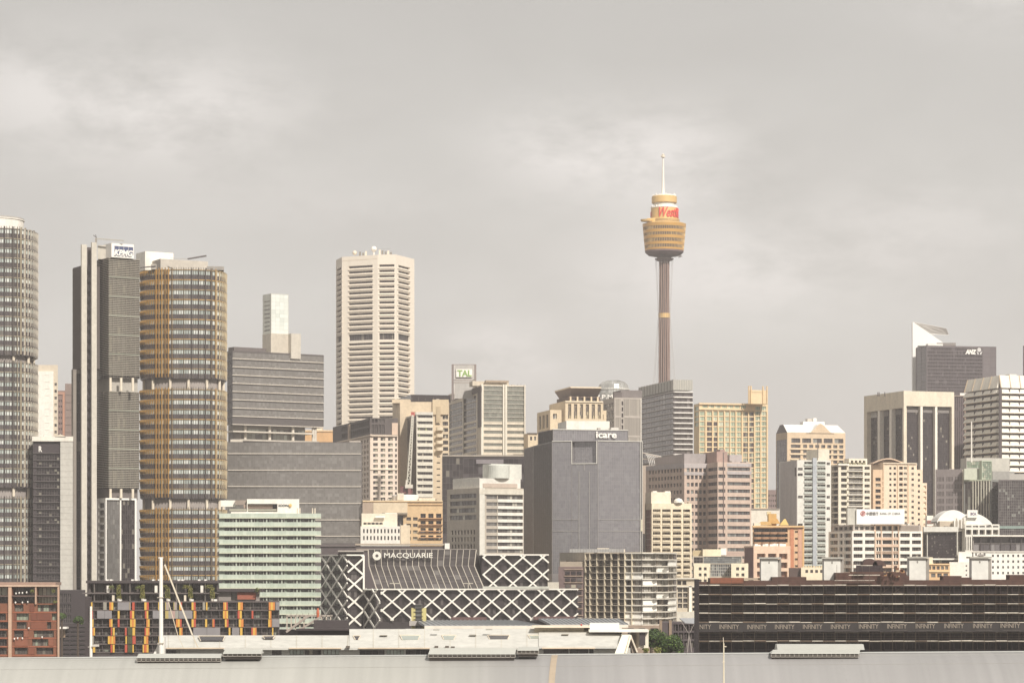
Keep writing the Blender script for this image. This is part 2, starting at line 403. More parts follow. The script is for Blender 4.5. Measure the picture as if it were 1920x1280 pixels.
# T1: far left, beige fins
e, z = round_tower('round_office_tower', 'round grey tower with pale fins and white roof drum, cut by the left edge', -18, 1000, 17.5, 15, [(427, 665), (678, 913), (933, 1092)], [(665, 678), (913, 933), (1092, 1250)], False, 18.3, 1100, posts=((9, .12, .7, '#5f5653'), (25, .14, .8, '#6b625c'), (33, .12, .7, '#a79a84'), (40, .22, .9, '#b9ab90'), (48, .22, .9, '#a89a82'), (57, .3, .9, '#c9b48e'), (64, .2, .9, '#8b7f70')))
mb = MB(); mb.lathe(wx(-8, 1000), 1000, [(10.6, z(428)), (10.6, z(405)), (10.9, z(405)), (10.9, z(403.5))], 40); mb.obj('roof_drum', WHITE, e)
mb = MB(); mb.lathe(wx(-8, 1000), 1000, [(10.7, z(403.4)), (10.7, z(400.5))], 40, cap=False); mb.obj('roof_railing', wm('#b5b0a8'), e)
# T2: gold fins
e, z = round_tower('round_office_tower', 'broad round office tower wrapped in golden fins, beside the louvred tower', 344.5, 1035, 16.6, 15, [(505, 709), (729, 934), (954, 1095)], [(709, 729), (934, 954), (1095, 1250)], True, 18.4, 1100, posts=((293, .14, .9, '#c8953c'), (298.5, .14, .9, '#b98a3c'), (304, .14, .9, '#d2a044'), (310, .13, .9, '#a67f3e'), (316, .13, .9, '#c8953c'), (323, .12, .8, '#8d744c'), (345, .06, .4, '#8d7a5c'), (360, .1, .6, '#5c524e'), (373, .12, .6, '#665a52'), (386, .14, .7, '#665a52'), (397, .16, .7, '#7a6a56'), (405, .2, .8, '#b48f54')))
prism_part(e, 'plant_room', corner(283, 301, 390, 1036, 28), 485, 506, 1036, wm('#c9c0b2'))
prism_part(e, 'lift_core', corner(255, 272, 325, 1043, 30, 8), 471, 506, 1043, WHITE)
prism_part(e, 'plant_room', corner(386, 388, 420, 1036, 8, 6), 499, 506, 1036, wm('#a29c94'))
cl = thing('maintenance_crane', 'dark tilted boom on the roof of the golden finned tower', 'crane', W(352, 485, 1034))
mb = MB(); mb.bar(W(352, 485.5, 1034), W(387, 479.5, 1034), .5, 1.0); mb.obj('boom', pm_('#6a615f'), cl)
mb = MB(); mb.bar(W(352, 485.5, 1034), W(320, 484, 1034), .15, .3); mb.obj('tail_strut', pm_('#c5beb2'), cl)
cl = thing('maintenance_crane', 'small grey roof crane reaching left between the louvred and golden towers', 'crane', W(292, 506, 1020))
mb = MB(); mb.bar(W(292, 499, 1020), W(263, 502, 1020), .45, .5); mb.obj('boom', pm_('#5f5855'), cl)
mb = MB(); mb.box(wx(283, 1020), wx(293, 1020), 1020, 1022, wz(505, 1020), wz(495, 1020)); mb.obj('cab', pm_('#b3aca0'), cl)

# ------------------------------------------------------------------ louvred tower with blue and white sign
D = 985
b = Bld('louvred_office_tower', 'slim dark louvred tower with pale vertical slabs and blue letters on a white box', corner(137, 153, 187, D, 30), 498, wm('#5f5754'), yb=690)
b.done()
E = b.e; zz = lambda py: wz(py, D)
louv = pm_('#b3ab9b', .9, .5, .15); back1 = gm('#6b665f', '#7c776e', '#98917f', .4, .2, .3); back2 = gm('#463e3c', '#4f4744', '#6c6458', .3, .1, .2)  # back2: big darker reflection at the right, put into the glass colour
def louvre_block(xL, xC, xR, yt, yb, Dq, th, pitch=3.3, side=True):
    v = Bld('louvre_block', None, corner(xL, xC, xR, Dq, max(th, 32)), yt, back1, yb=yb, parent=E, t=.3)
    v.op(1, xC+1.5, xC+(xR-xC)*.56, yt+1.5, yb-1.5, 'glass_panel', back1, pn=(6, int((yb-yt)/16)), fw=.08, fm=wm('#5e574f'))
    v.op(1, xC+(xR-xC)*.57, xR-1, yt+1.5, yb-1.5, 'glass_panel', back2, pn=(5, int((yb-yt)/16)), fw=.08, fm=wm('#5e574f'))
    v.done()
    for i, (a, c) in enumerate(((xL, xC), (xC, xR))):
        ys = [yt+1+pitch*k for k in range(int((yb-yt-1)/pitch))]
        v.bands('louvres', i, a+.3 if i else a, c-.3 if not i else c, ys, 1.15, .55, louv, o0=.3)
        v.posts('louvre_brackets', i, [a+(c-a)*k/7 for k in range(1, 7)] if i else [a+(c-a)*.5], .5, yt, yb, .5, pm_('#6d655b'), o0=.02)
    for y in range(int(yt)+36, int(yb)-10, 36):
        v.bands('floor_ledge', 1, xC, xR, [y], 1.6, .7, pm_('#8d9080'))
louvre_block(181, 204, 262, 483, 708, D, 12)
louvre_block(181, 204, 261, 733, 916, D, 12)
louvre_block(136, 152.7, 156, 500, 690, D+6, 4, 3.3)
# pale vertical slabs with dark slots
for (a, c, yt, m) in ((153, 163, 460, PALE), (172, 181.5, 456, PALE)):
    mb = MB(); V = corner(a-1.5, a, c, D-3, 25, 6); mb.prism(V[0]+V[1], 0, zz(yt)); mb.obj('concrete_slab', m, E)
V = corner(162, 163.2, 172, D+1, 4, 8); mb = MB(); mb.prism(V[0]+V[1], 0, zz(463)); mb.obj('recess_wall', wm('#5d5352'), E)
for k in range(32):
    y = 500+k*18.3
    if y < 1095: mb = MB(); mb.box(wx(164.5, D), wx(170.5, D), D-.4, D+.6, zz(y+9), zz(y)); mb.obj('slot_window', gm('#4b4446', '#7a746d', '#cfc8b4', .4, .2, .2), E); mb
rngm = random.Random(5)
mb = MB(); mb.prism(corner(181, 183, 201, D+3, 4, 8)[0]+corner(181, 183, 201, D+3, 4, 8)[1], zz(484), zz(458)); mb.obj('roof_cladding', PALE, E)
prism_part(E, 'recessed_storey', corner(180, 204, 258, D+2, 32), 706, 735, D, wm('#b4aea3'))
prism_part(E, 'recessed_storey', corner(180, 204, 258, D+2, 32), 914, 936, D, wm('#6c6461'))
for (ya, yb_) in ((708, 733), (916, 933)):
    for x in (206, 226, 248): mb = MB(); mb.lathe(wx(x, D-1), D+.4, [(.5, zz(yb_)), (.5, zz(ya))], 10); mb.obj('column', CREAM, E)
# lower glass hall in a white frame
v = Bld('glass_hall', None, corner(182, 198, 256, D-2, 30), 933, WHP, yb=1140, parent=E, t=.8)
v.op(1, 200, 225, 936.5, 1138, 'glass_panel', G_GREY, pn=(6, 22), fw=.06, fd=.1); v.op(1, 227.5, 253, 936.5, 1138, 'glass_panel', G_BLK, pn=(6, 22), fw=.06, fd=.1)
v.grid(0, 183, 197, 1, .7, 940, 1130, 14, .7, 'side_window', G_DARK)
v.done()
# left wing below the louvres: strips
v = Bld('lower_wing', None, corner(134, 137, 153, D+2, 25, 20), 692, wm('#8b837b'), yb=1250, parent=E, t=.5)
v.op(1, 143.5, 151.5, 700, 1245, 'strip_window', G_BLK, pn=(1, 30), fw=.12)
v.done()
prism_part(E, 'concrete_slab', corner(136, 137.2, 143, D, 6, 4), 700, 1250, D, wm('#938a80'))
# sign box
v = Bld('sign_box', None, corner(193, 209, 251, D-1, 34, 10), 455.5, WHP, yb=482, parent=E, t=.1)
v.done(); blue = pm_('#4f5a80', .85)
for k in range(4): v.fbox('blue_square', 1, 214.8+k*8.9, 223.0+k*8.9, 460.6, 475.2, .02, .12, blue)
v.text(1, 'KPMG', 214, 249.5, 466.8, 478.6, .2, WHP, shear=.25, bold=.045, name='lettering', ext=.08, parent=E)
v.text(1, 'KPMG', 213.8, 249.3, 467.4, 479.6, .13, blue, shear=.25, bold=.10, name='lettering_shadow', ext=.02, parent=E)
cl = thing('maintenance_crane', 'thin roof crane with short mast standing on the louvred tower above the blue letters', 'crane', W(180, 458, D))
mb = MB(); mb.box(wx(178.5, D), wx(181.5, D), D-.5, D+.5, zz(458), zz(447)); mb.obj('mast', pm_('#a59d92'), cl)
mb = MB(); mb.bar(W(180, 447.5, D), W(232, 451.3, D), .35, .5); mb.obj('jib', pm_('#b9b3a6'), cl)
mb = MB(); mb.bar(W(175, 441, D), W(181, 446, D), .25, .4); mb.bar(W(181, 446, D), W(179, 440, D), .2, .3); mb.obj('counter_arm', pm_('#5c5350'), cl)

# ------------------------------------------------------------------ background slivers at the left
b = Bld('apartment_tower', 'plain white tower with one column of small dark windows, far behind the left towers', front(62, 108.5, 1500, 28), 684, wm('#d9cbb4'))
b.grid(0, 100.5, 108, 1, .6, 714, 816, 8, .42, g=G_DARK); b.fbox('render_panel', 0, 60, 100, 696, 840, .02, .8, WHITE)
b.bands('panel_joint', 0, 84, 92, [703+12.8*k for k in range(10)], .6, .95, wm('#e0d8ca'), o0=.82); b.done()
b = Bld('brick_tower', 'flat brown tower without windows behind the white tower', front(122, 152, 1700, 28), 719, wm('#8d7970')); b.bands('floor_joint', 0, 122, 152, [740+14*k for k in range(8)], .6, .3, wm('#7c6a62')); b.done()
b = Bld('brick_tower', 'narrow reddish building with a terracotta stripe between white and brown towers', front(108, 123, 1650, 20), 732, wm('#8a7068'))
b.fbox('terracotta_stripe', 0, 117.5, 121, 735, 840, .02, .5, wm('#c08a6c')); b.bands('cornice', 0, 108, 119, [737], 5, .6, wm('#b98a74')); b.grid(0, 109, 117, 2, .6, 746, 820, 7, .4, g=G_DARK); b.done()
# dark office block with pale side panel
D = 985
b = Bld('office_block', 'dark glass office block with blank pale side panel and white roof rim', corner(40, 62, 137.5, D, 3), 827, wm('#463e40'), roof=WHITE)
for k in range(19):
    y = 852+k*13.2
    b.op(1, 68, 111.5, y, y+9.5, 'window_band', gm('#332c2f', '#4a4344', '#9b9686', .25, .06, .15), pn=(9, 2), fw=.06, fd=.2, t=.5)
b.fbox('blank_panel', 1, 113, 136.5, 827, 1105, .02, .9, wm('#c8c4ba'))
b.bands('panel_joints', 1, 113, 136.5, [838+11.2*k for k in range(24)], .35, .97, wm('#b9b4aa'), o0=.91)
b.fbox('roof_rim', 1, 60, 137, 818, 827, -12, 1.2, wm('#efe8da')); b.bands('floor_ledge', 1, 62, 112, [849+13.2*k for k in range(19)], .9, .5, wm('#6b6462'))
mb = MB(); mb.face([W(103, 818, D-1), W(124, 818, D-1), W(113, 813.5, D-1)]); mb.face([W(124, 818, D-1), W(103, 818, D+8), W(113, 813.5, D-1)]); mb.face([W(103, 818, D-1), W(113, 813.5, D-1), W(103, 818, D+8)]); mb.obj('roof_canopy', CREAM, b.e)
b.done(); clutter(b, 1, 66, 108, 818, 4, 3, 3); b.text(1, 'R', 72.6, 79, 836, 847, .3, WHP, name='lettering', bold=.03, parent=b.e)
# cellar / podium below it
b = Bld('podium_block', 'low black podium below the pale side panel with dark entrances', front(108, 160, 900, 20), 1106, wm('#3f3739'))
b.grid(0, 110, 134, 3, .8, 1110, 1190, 4, .8, g=G_BLK, pn=(2, 2)); b.done()

# ------------------------------------------------------------------ grey glass blocks
D = 1250
b = Bld('glass_office_block', 'upper grey glass office block with thin pale floor lines and open storey below', corner(426, 436, 607, D, 33), 657, pm_('#6a6361', .7), yb=796, roof=ROOFG, t=.25)
gg = gm('#938e89', '#9b9691', '#a6a29c', .4, .1, .5, .16, .9)
for k in range(9): b.op(1, 436.6, 606.4, 659+15.35*k+1, 659+15.35*k+14.4, 'glass_band', gg, pn=(46, 2), fw=.05, fd=.05, fm=wm('#757069'), t=.1)
b.bands('floor_line', 1, 436, 607, [672+15.4*k for k in range(9)], 1.25, .55, wm('#e0d6c6'), each=True)
for k in range(9): b.op(0, 426.5, 435.5, 661+15.2*k, 672+15.2*k, 'side_glass', G_BLK, pn=(2, 1), fw=.08)
b.done()
v = b.sub('recessed_storey', corner(428, 436, 572, D+4, 33), 796, 1080, wm('#8c857e'), D=D)
v.op(1, 452, 572, 802, 821, 'balcony_glass', gm('#6f6a66', '#a3a398', '#c8cbbd', .4, .3, .3), pn=(18, 2), fw=.1); v.done()
v.e  # part
for x in (458, 504, 548, 586, 590):
    mb = MB(); p = W(x, 800, D+ (x-436)*.024*6); mb.lathe(p.x, p.y+4, [(.7, wz(830, D)), (.7, wz(795, D))], 10); mb.obj('column', wm('#d8cfc0'), b.e)
mb = MB(); f = b.F[1]; f.bx(mb, 0, f.u(588), -8, .5, wz(809.5, D), wz(807, D)); mb.obj('transfer_beam', wm('#d8cfc0'), b.e)
mb = MB(); f.bx(mb, f.u(448), f.u(597), -9, .8, wz(825.5, D), wz(822.5, D)); mb.obj('balcony_slab', wm('#c5bcae'), b.e)
prism_part(b.e, 'dark_penthouse', corner(428, 439, 509, D+8, 33), 650, 664, D+8, wm('#6c6462'))
v = b.sub('chimney_tower', corner(492.5, 508.5, 541, D+14, 33), 550, 672, wm('#d9d8cc'), D=D+14)
v.op(1, 509.2, 540.4, 551, 624, 'white_glass', gm('#dde2d9', '#e3e7de', '#e9ece4', .4, .3, .1, .3, .95), pn=(4, 10), fw=.06, fd=.04, fm=wm('#c0c0b6'), t=.1)
v.grid(0, 494, 507, 1, .85, 560, 622, 8, .22, 'louvre', G_DARK, t=.4); v.done()
v.fbox('stone_base', 1, 508, 541.5, 625, 667, .02, .5, wm('#c9bfae')); v.fbox('stone_base', 0, 492, 508, 625, 667, .02, .4, wm('#c9bfae'))
prism_part(b.e, 'stair_tower', corner(540, 546, 564, D+16, 33), 625, 672, D+16, wm('#cfc7b8'))
D = 1190
b = Bld('glass_office_block', 'lower wide grey glass office block with six pale lines, below the open storey', front(423, 679, D, 24, 3), 828, pm_('#6a6361', .7), roof=ROOFG, t=.25)
ys = [828, 850, 881, 911.5, 943, 974, 1004.5, 1018]
for k in range(7): b.op(0, 424, 678, ys[k]+.8, ys[k+1]-.8, 'glass_band', gg, pn=(60, 3 if k in (0, 6) else 5), fw=.05, fd=.05, fm=wm('#7b766f'), t=.1)
b.bands('floor_line', 0, 427, 677, ys[1:7], 1.3, .6, wm('#e0d6c6'), each=True); b.done()
b.fbox('roof_parapet', 0, 432, 455, 823, 829, -5, -2, wm('#cfc6b6')); b.fbox('roof_parapet', 0, 655, 676, 825, 830, -5, -2, wm('#bdb3a6'))
b = Bld('podium_block', 'dark windowless podium between the green glass building and the lattice building', front(600, 845, 1020, 24), 1023, wm('#5b5152', .9))
b.fbox('roof_slab', 0, 666, 842, 1018.5, 1021.5, -6, .8, wm('#b8a894')); b.fbox('roof_slab', 0, 600, 668, 1021, 1024, -6, .7, wm('#6e6463')); b.fbox('fascia', 0, 668, 836, 1028, 1032, .02, .6, wm('#9d9185'))
b.fbox('white_bay', 0, 834, 843, 1018, 1032, .82, 2, WHP); b.done()

# ------------------------------------------------------------------ green banded building
D = 905
b = Bld('banded_office_building', 'low pale green glass building with cream ledges and a white rooftop box', front(410, 591, D, 26, 1.5), 962, wm('#9aa396'), t=.9)
for k in range(15):
    y = 962+16.4*k
    b.op(0, 421, 430, y+10, y+16, 'window', G_DARK, pn=(2, 1), t=.7)
    b.grid(0, 429, 590, 6, .86, y+9.7, y+16.2, 1, .95, g=gm('#625a59', '#8f8a84', '#c9c9bd', .35, .2, .15), pn=(4, 1), fw=.1, fd=.15, t=1.0)
sp = gm('#c9d5c4', '#cfdac9', '#d6e0cf', .5, .2, .15, .2, .9); led = wm('#dcdfc6')
for k in range(15):
    y = 962+16.4*k
    mb = MB(); f = b.F[0]; u0, u1 = f.u(411, 1), f.u(602, 1)
    for i in range(26):
        a, c = u0+(u1-u0)*i/26, u0+(u1-u0)*(i+1)/26; f.bx(mb, a, c-.03, .7, .9, b.z(y+7.4), b.z(y), 0, rng.random())
    mb.obj('glass_spandrel', sp, b.e)
    mb = MB(); f.bx(mb, u0, u1, .01, 1.25, b.z(y+9.3), b.z(y+7.6)); mb.obj('ledge', led, b.e)
b.posts('facade_column', 0, [443, 471.5, 500, 528.5, 557, 585], 2.4, 962, 1170, .65, wm('#b7bcae'), each=True)
b.posts('slim_mullion', 0, [437, 449, 466, 477, 494, 506, 522, 534, 551, 563, 579, 589], .5, 962, 1170, .5, wm('#d8dccb'))
b.done()
v = b.sub('rooftop_box', front(463, 561, D+3, 10, 1.5), 935, 963, WHITE, D=D+3)
v.op(0, 464, 520, 944, 959, 'terrace_recess', G_BLK, fw=0, t=3.0); v.done()
v.fbox('terrace_wall', 0, 457, 511, 945.5, 952, -2.5, -1.5, wm('#b59e8e')); v.fbox('terrace_rail', 0, 430, 521, 953.5, 957.5, -.9, -.7, wm('#a8a593')); v.fbox('terrace_edge', 0, 433, 522, 959, 963, -.5, .1, WHITE)
b.fbox('roof_plant', 0, 441, 462, 936, 945, -14, -9, wm('#9d8e82')); b.fbox('roof_plant', 0, 414, 442, 936, 948, -16, -11, WHITE)
v.text(0, 'ICON', 522.5, 541, 944.8, 949.2, .08, pm_('#5f635f'), bold=.04, parent=b.e)
mb = MB(); p = W(544.5, 947, D+3)
for k in range(8):
    a0 = math.pi*k/4; r0, r1 = .75, .42
    pts = [(p.x, p.y-.35, p.z), (p.x+r1*math.cos(a0-.39), p.y-.2, p.z+r1*math.sin(a0-.39)), (p.x+r0*math.cos(a0), p.y-.2, p.z+r0*math.sin(a0)), (p.x+r1*math.cos(a0+.39), p.y-.2, p.z+r1*math.sin(a0+.39))]
    mb.face(pts)
mb.obj('gold_star', pm_('#f0c268'), b.e)
for x in (557.8, 562.3, 586, 590.5):
    mb = MB(); q = W(x, 958, D+1); mb.lathe(q.x, q.y, [(.22, wz(962.5, D)), (.22, wz(952, D))], 8); mb.obj('roof_pipe', CREAM, b.e)

# ------------------------------------------------------------------ far orange block
b = Bld('low_building', 'plain orange building glimpsed under the raised grey glass block', front(566, 627, 1500, 20), 806, wm('#dcae78')); b.fbox('roof_box', 0, 590, 604, 798, 806, -8, -1, CREAM); b.bands('cornice', 0, 566, 627, [807.5], 3, .5, wm('#e8c79a')); b.done()

# ------------------------------------------------------------------ tall white octagonal tower
D = 1690
mlc = wm('#f2e6d4', .93, var=.05)
b = Bld('octagonal_tower', 'tall white octagonal tower with ribbon windows and one dark belt of plant louvres', poly([(630, 1722), (641, 1704), (708, 1692), (742, 1690), (777, 1716)], 40), 477, mlc, t=1.5, roof=CREAM)
wg = gm('#4a4040', '#5b5250', '#80776e', .3, .05, .1)
P9 = 9.87
for (i, x0, x1) in ((0, 631, 640), (1, 653.5, 698.5), (2, 711, 739.5), (3, 747, 769)):
    rows = [497.5+P9*k for k in range(13)]+[643+P9*k for k in range(22)]
    for y in rows: b.op(i, x0, x1, y-2.2, y+2.2, 'ribbon_window', wg, fw=.05, pn=(6, 1))
    b.op(i, x0, x1, 624, 636, 'plant_louvre', G_BLK, pn=(10, 1), fw=.12)
    for y in rows: b.bands('sill', i, x0-1, x1+1, [y+4.7], 1.0, .5, mlc)
b.done()
b.fbox('parapet_joint', 1, 642, 707, 484, 484.6, .02, .1, wm('#d8c8b0'))
dish = MB(); p = W(701, 467, D+14); dish.lathe(p.x, p.y, [(1.9*math.sin(a), p.z-1.9*math.cos(a)) for a in [math.pi*k/10 for k in range(11)]], 20, cap=False); dish.lathe(p.x, p.y, [(.5, wz(478, D)), (.5, p.z-1.7)], 8)
tag(dish.obj('radome', WHP, None, off=(p.x, p.y, p.z-3), smooth=True), 'large white round radome on top of the octagonal tower', 'antenna')
dish = MB(); p = W(665, 474, D+14); dish.lathe(p.x, p.y, [(1.5*math.sin(a), p.z-1.5*math.cos(a)) for a in [math.pi*k/8 for k in range(9)]], 16, cap=False)
tag(dish.obj('radome', CREAM, None, off=(p.x, p.y, p.z-1.5), smooth=True), 'smaller cream radome at the left of the octagonal tower roof', 'antenna')
cl = thing('antenna_array', 'cluster of thin aerials and boxes on the roof of the octagonal tower', 'antenna', W(690, 477, D+12))
for (x, y0, y1) in ((675, 478, 472), (681, 478, 474), (686, 478, 471), (712, 478, 468.5), (717, 478, 470), (723, 477, 472), (728, 477, 470), (733, 477, 473)):
    mb = MB(); q = W(x, y0, D+12); mb.box(q.x-.6, q.x+.6, q.y-.5, q.y+.5, q.z-1, wz(y1, D+12)); mb.obj('aerial_box', wm('#8b8378') if x % 2 else CREAM, cl)
mb = MB(); mb.bar(W(700, 467.6, D+12), W(733, 466.4, D+12), .12, .12); mb.bar(W(712, 470.5, D+12), W(735, 471, D+12), .15, .15); mb.obj('aerial_rod', pm_('#9c958c'), cl)
# ------------------------------------------------------------------ pink-beige gridded building
D = 1325
b = Bld('office_building', 'beige grid-windowed building with dark glazed top storeys below the octagonal tower', corner(624, 694, 746, D, 15.5), 817, wm('#ecd9c6', .95), t=.7)
for (x0, x1, nx, wf) in ((697, 739, 3, .62), (740, 745, 1, .7)): b.grid(1, x0, x1, nx, wf, 817.5, 940, 12, .56, g=gm('#5f5957', '#8f9288', '#c5c0a8', .35, .15, .2), pn=(2, 1))
b.grid(0, 650, 692, 8, .5, 820, 945, 12, .6, g=G_DARK, pn=(1, 1)); b.bands('cornice', 1, 694, 746, [816], 2.5, 1.0, wm('#e6d3bd')); b.bands('cornice', 0, 624, 694, [816], 2.5, 1.0, wm('#e6d3bd'))
b.bands('string_course', 1, 694, 746, [880], 1.0, .5, wm('#e6d3bd')); b.done()
v = b.sub('glazed_top', corner(624, 694, 746, D+1, 15.5), 783, 815, wm('#5e5654'), D=D+1)
v.grid(1, 696, 722, 4, .75, 784, 793, 1, .8, 'top_window', G_DARK); v.grid(1, 696, 722, 4, .75, 794, 814, 1, .85, 'top_window', G_MID, pn=(2, 2)); v.grid(0, 640, 692, 14, .7, 785, 812, 2, .7, 'top_window', G_DARK); v.done()
v.fbox('stone_pier', 1, 735, 746, 792, 814, .02, .6, wm('#d9bfa8')); v.grid
v.posts('stone_pier', 0, [653.5], 3, 786, 815, .7, wm('#bda691'))
v.text(0, 'aon', 668, 690, 789, 800, .3, WHP, bold=.03, parent=b.e) if False else None
# ------------------------------------------------------------------ curved beige core building with banded wing
D = 1350
b = Bld('office_tower', 'beige tower with rounded corner shaft, dark penthouse and small round balconies', poly([(736, 1375), (737.5, 1362), (742, 1355), (750, 1351), (842, 1350)]), 753, wm('#dcc8aa'), t=.8)
b.grid(3, 816, 826, 1, .8, 762, 800, 4, .22, 'slot', G_MID); b.grid(3, 829, 841, 1, .85, 776, 930, 13, .6, 'window', G_DARK, pn=(3, 1)); b.grid(3, 816, 828, 1, .55, 850, 930, 7, .2, 'slot', G_DARK); b.done()
b.fbox('shaft_top', 3, 735, 768, 748, 755, -9, -.2, wm('#dcc8aa')); b.fbox('stair_head', 3, 811, 841, 749, 777, .02, 1.2, wm('#d6c19f'))
b.fbox('vent_slots', 3, 818, 826, 762, 792, 1.22, 1.5, wm('#c1ad8d'))
for k in range(4):
    y = 803+12.6*k; mb = MB(); p = W(824, y, D-1.5)
    for q in range(12):
        a0, a1 = math.pi+math.pi*q/12, math.pi+math.pi*(q+1)/12; R = 1.9
        mb.face([(p.x+R*math.cos(a0), p.y+R*.8*math.sin(a0), p.z-1), (p.x+R*math.cos(a1), p.y+R*.8*math.sin(a1), p.z-1), (p.x+R*math.cos(a1), p.y+R*.8*math.sin(a1), p.z+.7), (p.x+R*math.cos(a0), p.y+R*.8*math.sin(a0), p.z+.7)])
        mb.face([(p.x, p.y, p.z-1), (p.x+R*math.cos(a1), p.y+R*.8*math.sin(a1), p.z-1), (p.x+R*math.cos(a0), p.y+R*.8*math.sin(a0), p.z-1)])
    mb.box(p.x-1.9, p.x+1.9, p.y, p.y+1.4, p.z-1, p.z-.7); mb.obj('round_balcony', wm('#e6d5b8'), b.e)
clutter(b, 3, 770, 838, 749, 6, 4, 3)
prism_part(b.e, 'dark_penthouse', corner(748, 771, 845, D+10, 14), 739.5, 754, D+10, G_DARK)
for x in (771, 795, 810, 812): pass
v = b.sub('banded_wing', corner(750, 781, 812, D-25, 14), 776, 1000, wm('#e3dccb'), D=D-25)
for k in range(16):
    y = 777.5+11.85*k; v.op(1, 782, 811, y, y+5.2, 'ribbon_window', gm('#5a5652', '#9aa86a', '#c4cc8a', .12, .08, .15) if k in (2, 3) else G_DARK, pn=(9, 1), fw=.15, fd=.2)
v.op(0, 752, 780.5, 779, 990, 'side_curtain_wall', G_BLK, pn=(8, 36), fw=.08, fm=wm('#7a7068')); v.done()
v.fbox('parapet', 1, 780, 812, 772, 777.5, -1, .3, wm('#d9d3c6'))
# crane in front of it
cl = thing('tower_crane', 'white luffing crane with red jib tip, standing before the beige curved tower', 'crane', (wx(768, 1290), 1290, 0))
mb = MB(); a, c = W(766, 911, 1290), W(774, 778, 1290)
dx = .55
for s_ in (-dx, dx):
    for q in (-.5, .5): mb.bar((a.x+s_*1.6, a.y+q, a.z), (c.x+s_*.6, c.y+q, c.z), .5)
for k in range(26):
    t0, t1 = k/26, (k+1)/26; s0, s1 = dx*(1.6-t0), dx*(1.6-t1)
    p0, p1 = a.lerp(c, t0), a.lerp(c, t1); mb.bar((p0.x+(s0 if k % 2 else -s0), p0.y-.5, p0.z), (p1.x-(s1 if k % 2 else -s1), p1.y-.5, p1.z), .38)
mb.obj('lattice_jib', pm_('#e2dccb', .8), cl)
mb = MB(); q = W(774.2, 775, 1290); mb.box(q.x-.9, q.x+.9, q.y-.6, q.y+.6, q.z-1.4, q.z+.8); mb.obj('jib_tip', pm_('#c05a50'), cl)
mb = MB(); q = W(768, 911, 1290); mb.box(q.x-2.2, q.x+1.6, q.y-1, q.y+1, q.z-1.0, q.z+.8); mb.box(q.x-1.9, q.x-1.0, q.y-1, q.y+1, q.z+.8, q.z+3); mb.obj('slewing_cab', pm_('#e8e0d0'), cl)
mb = MB(); mb.box(q.x-.8, q.x+.8, q.y-.8, q.y+.8, 0, q.z-1); mb.obj('mast', pm_('#8e5c58'), cl)
mb = MB(); r = W(762, 917, 1291); mb.box(r.x-3, r.x+3, r.y, r.y+3, r.z-2, r.z+1.5); mb.obj('counterweight', pm_('#7b4a48'), cl)
mb = MB(); mb.bar(W(762.5, 905, 1290), W(764, 850, 1290), .1); mb.bar(W(764, 850, 1290), W(773.5, 778, 1290), .1); mb.obj('hoist_rope', pm_('#a09888'), cl)
# ------------------------------------------------------------------ tower with framed green sign
D = 1450
b = Bld('office_tower', 'two-tone tower with cream corner columns and a green-lettered sign frame on its roof', corner(841, 902, 985, D, 13.5), 721, wm('#ded2bd', .95), t=.5)
gu = gm('#96978c', '#9c9d92', '#a8a89a', .4, .15, .3); gd = gm('#473f3f', '#5d5552', '#7d7266', .3, .1, .2)
for (x0, x1) in ((907, 942), (951, 983)):
    b.op(1, x0, x1, 723, 789, 'curtain_wall', gu, pn=(7, 8), fw=.1, fm=wm('#8d8a80'), t=.3)
    for k in range(6): b.op(1, x0, x1, 795+11.7*k, 800.5+11.7*k, 'ribbon_window', gu, pn=(8, 1), fw=.1)
    b.bands('floor_line', 1, x0, x1, [723+8.3*k for k in range(9)], .9, .25, wm('#cfc9bb'))
b.fbox('corner_column', 1, 902.3, 906, 720, 857, .02, .9, wm('#e9e2d2')); b.fbox('corner_column', 1, 943, 945.8, 720, 857, .02, .9, wm('#e9e2d2')); b.fbox('corner_column', 1, 947.4, 950.4, 720, 857, .02, .9, wm('#e9e2d2')); b.fbox('corner_column', 1, 983, 985.5, 720, 857, .02, .9, wm('#ddd5c5'))
for k in range(4): b.op(0, 842, 867, 742+12*k, 753+12*k, 'side_window_band', gd, pn=(8, 2), fw=.08, fm=wm('#7b706a'))
for k in range(6): b.op(0, 842, 867, 793+11.7*k, 799.5+11.7*k, 'side_window_band', gd, pn=(8, 1), fw=.1)
for k in range(4): b.op(0, 869, 893, 738+12*k, 749+12*k, 'side_window_band', gd, pn=(7, 2), fw=.08, fm=wm('#8b8078'))
for k in range(6): b.op(0, 869, 893, 789+11.7*k, 796+11.7*k, 'side_window_band', gd, pn=(7, 1), fw=.1)
b.posts('side_mullion', 0, [867.8, 894.5], .9, 722, 860, .5, wm('#d8cfbe')); b.fbox('dark_parapet', 0, 846, 901.5, 724, 735, .02, .6, wm('#5a504e')); b.fbox('dark_return', 0, 895.5, 901.5, 735, 800, .02, .5, wm('#5d5554')); b.done()
clutter(b, 1, 955, 983, 721, 3, 5, 2.5)
prism_part(b.e, 'plant_room', corner(880, 886, 954, D+6, 13), 714, 723, D+6, wm('#cbbfab')); prism_part(b.e, 'plant_room', corner(909, 911, 954, D+4, 13), 712.5, 716, D+4, wm('#a4937f'))
sg = thing('rooftop_sign', 'tall frame on the tower roof holding a white panel with green letters', 'sign', W(848, 746, D+20))
DS = D+20
for x in (848.8, 891): mb = MB(); q = W(x, 0, DS); mb.box(q.x-.6, q.x+.6, DS-.6, DS+.6, wz(750, DS), wz(683, DS)); mb.obj('post', wm('#8b7f7a'), sg)
for y in (683.5, 712.5, 717): mb = MB(); mb.box(wx(848, DS), wx(892, DS), DS-.3, DS+.3, wz(y+.8, DS), wz(y-.8, DS)); mb.obj('crossbar', wm('#a89d95'), sg)
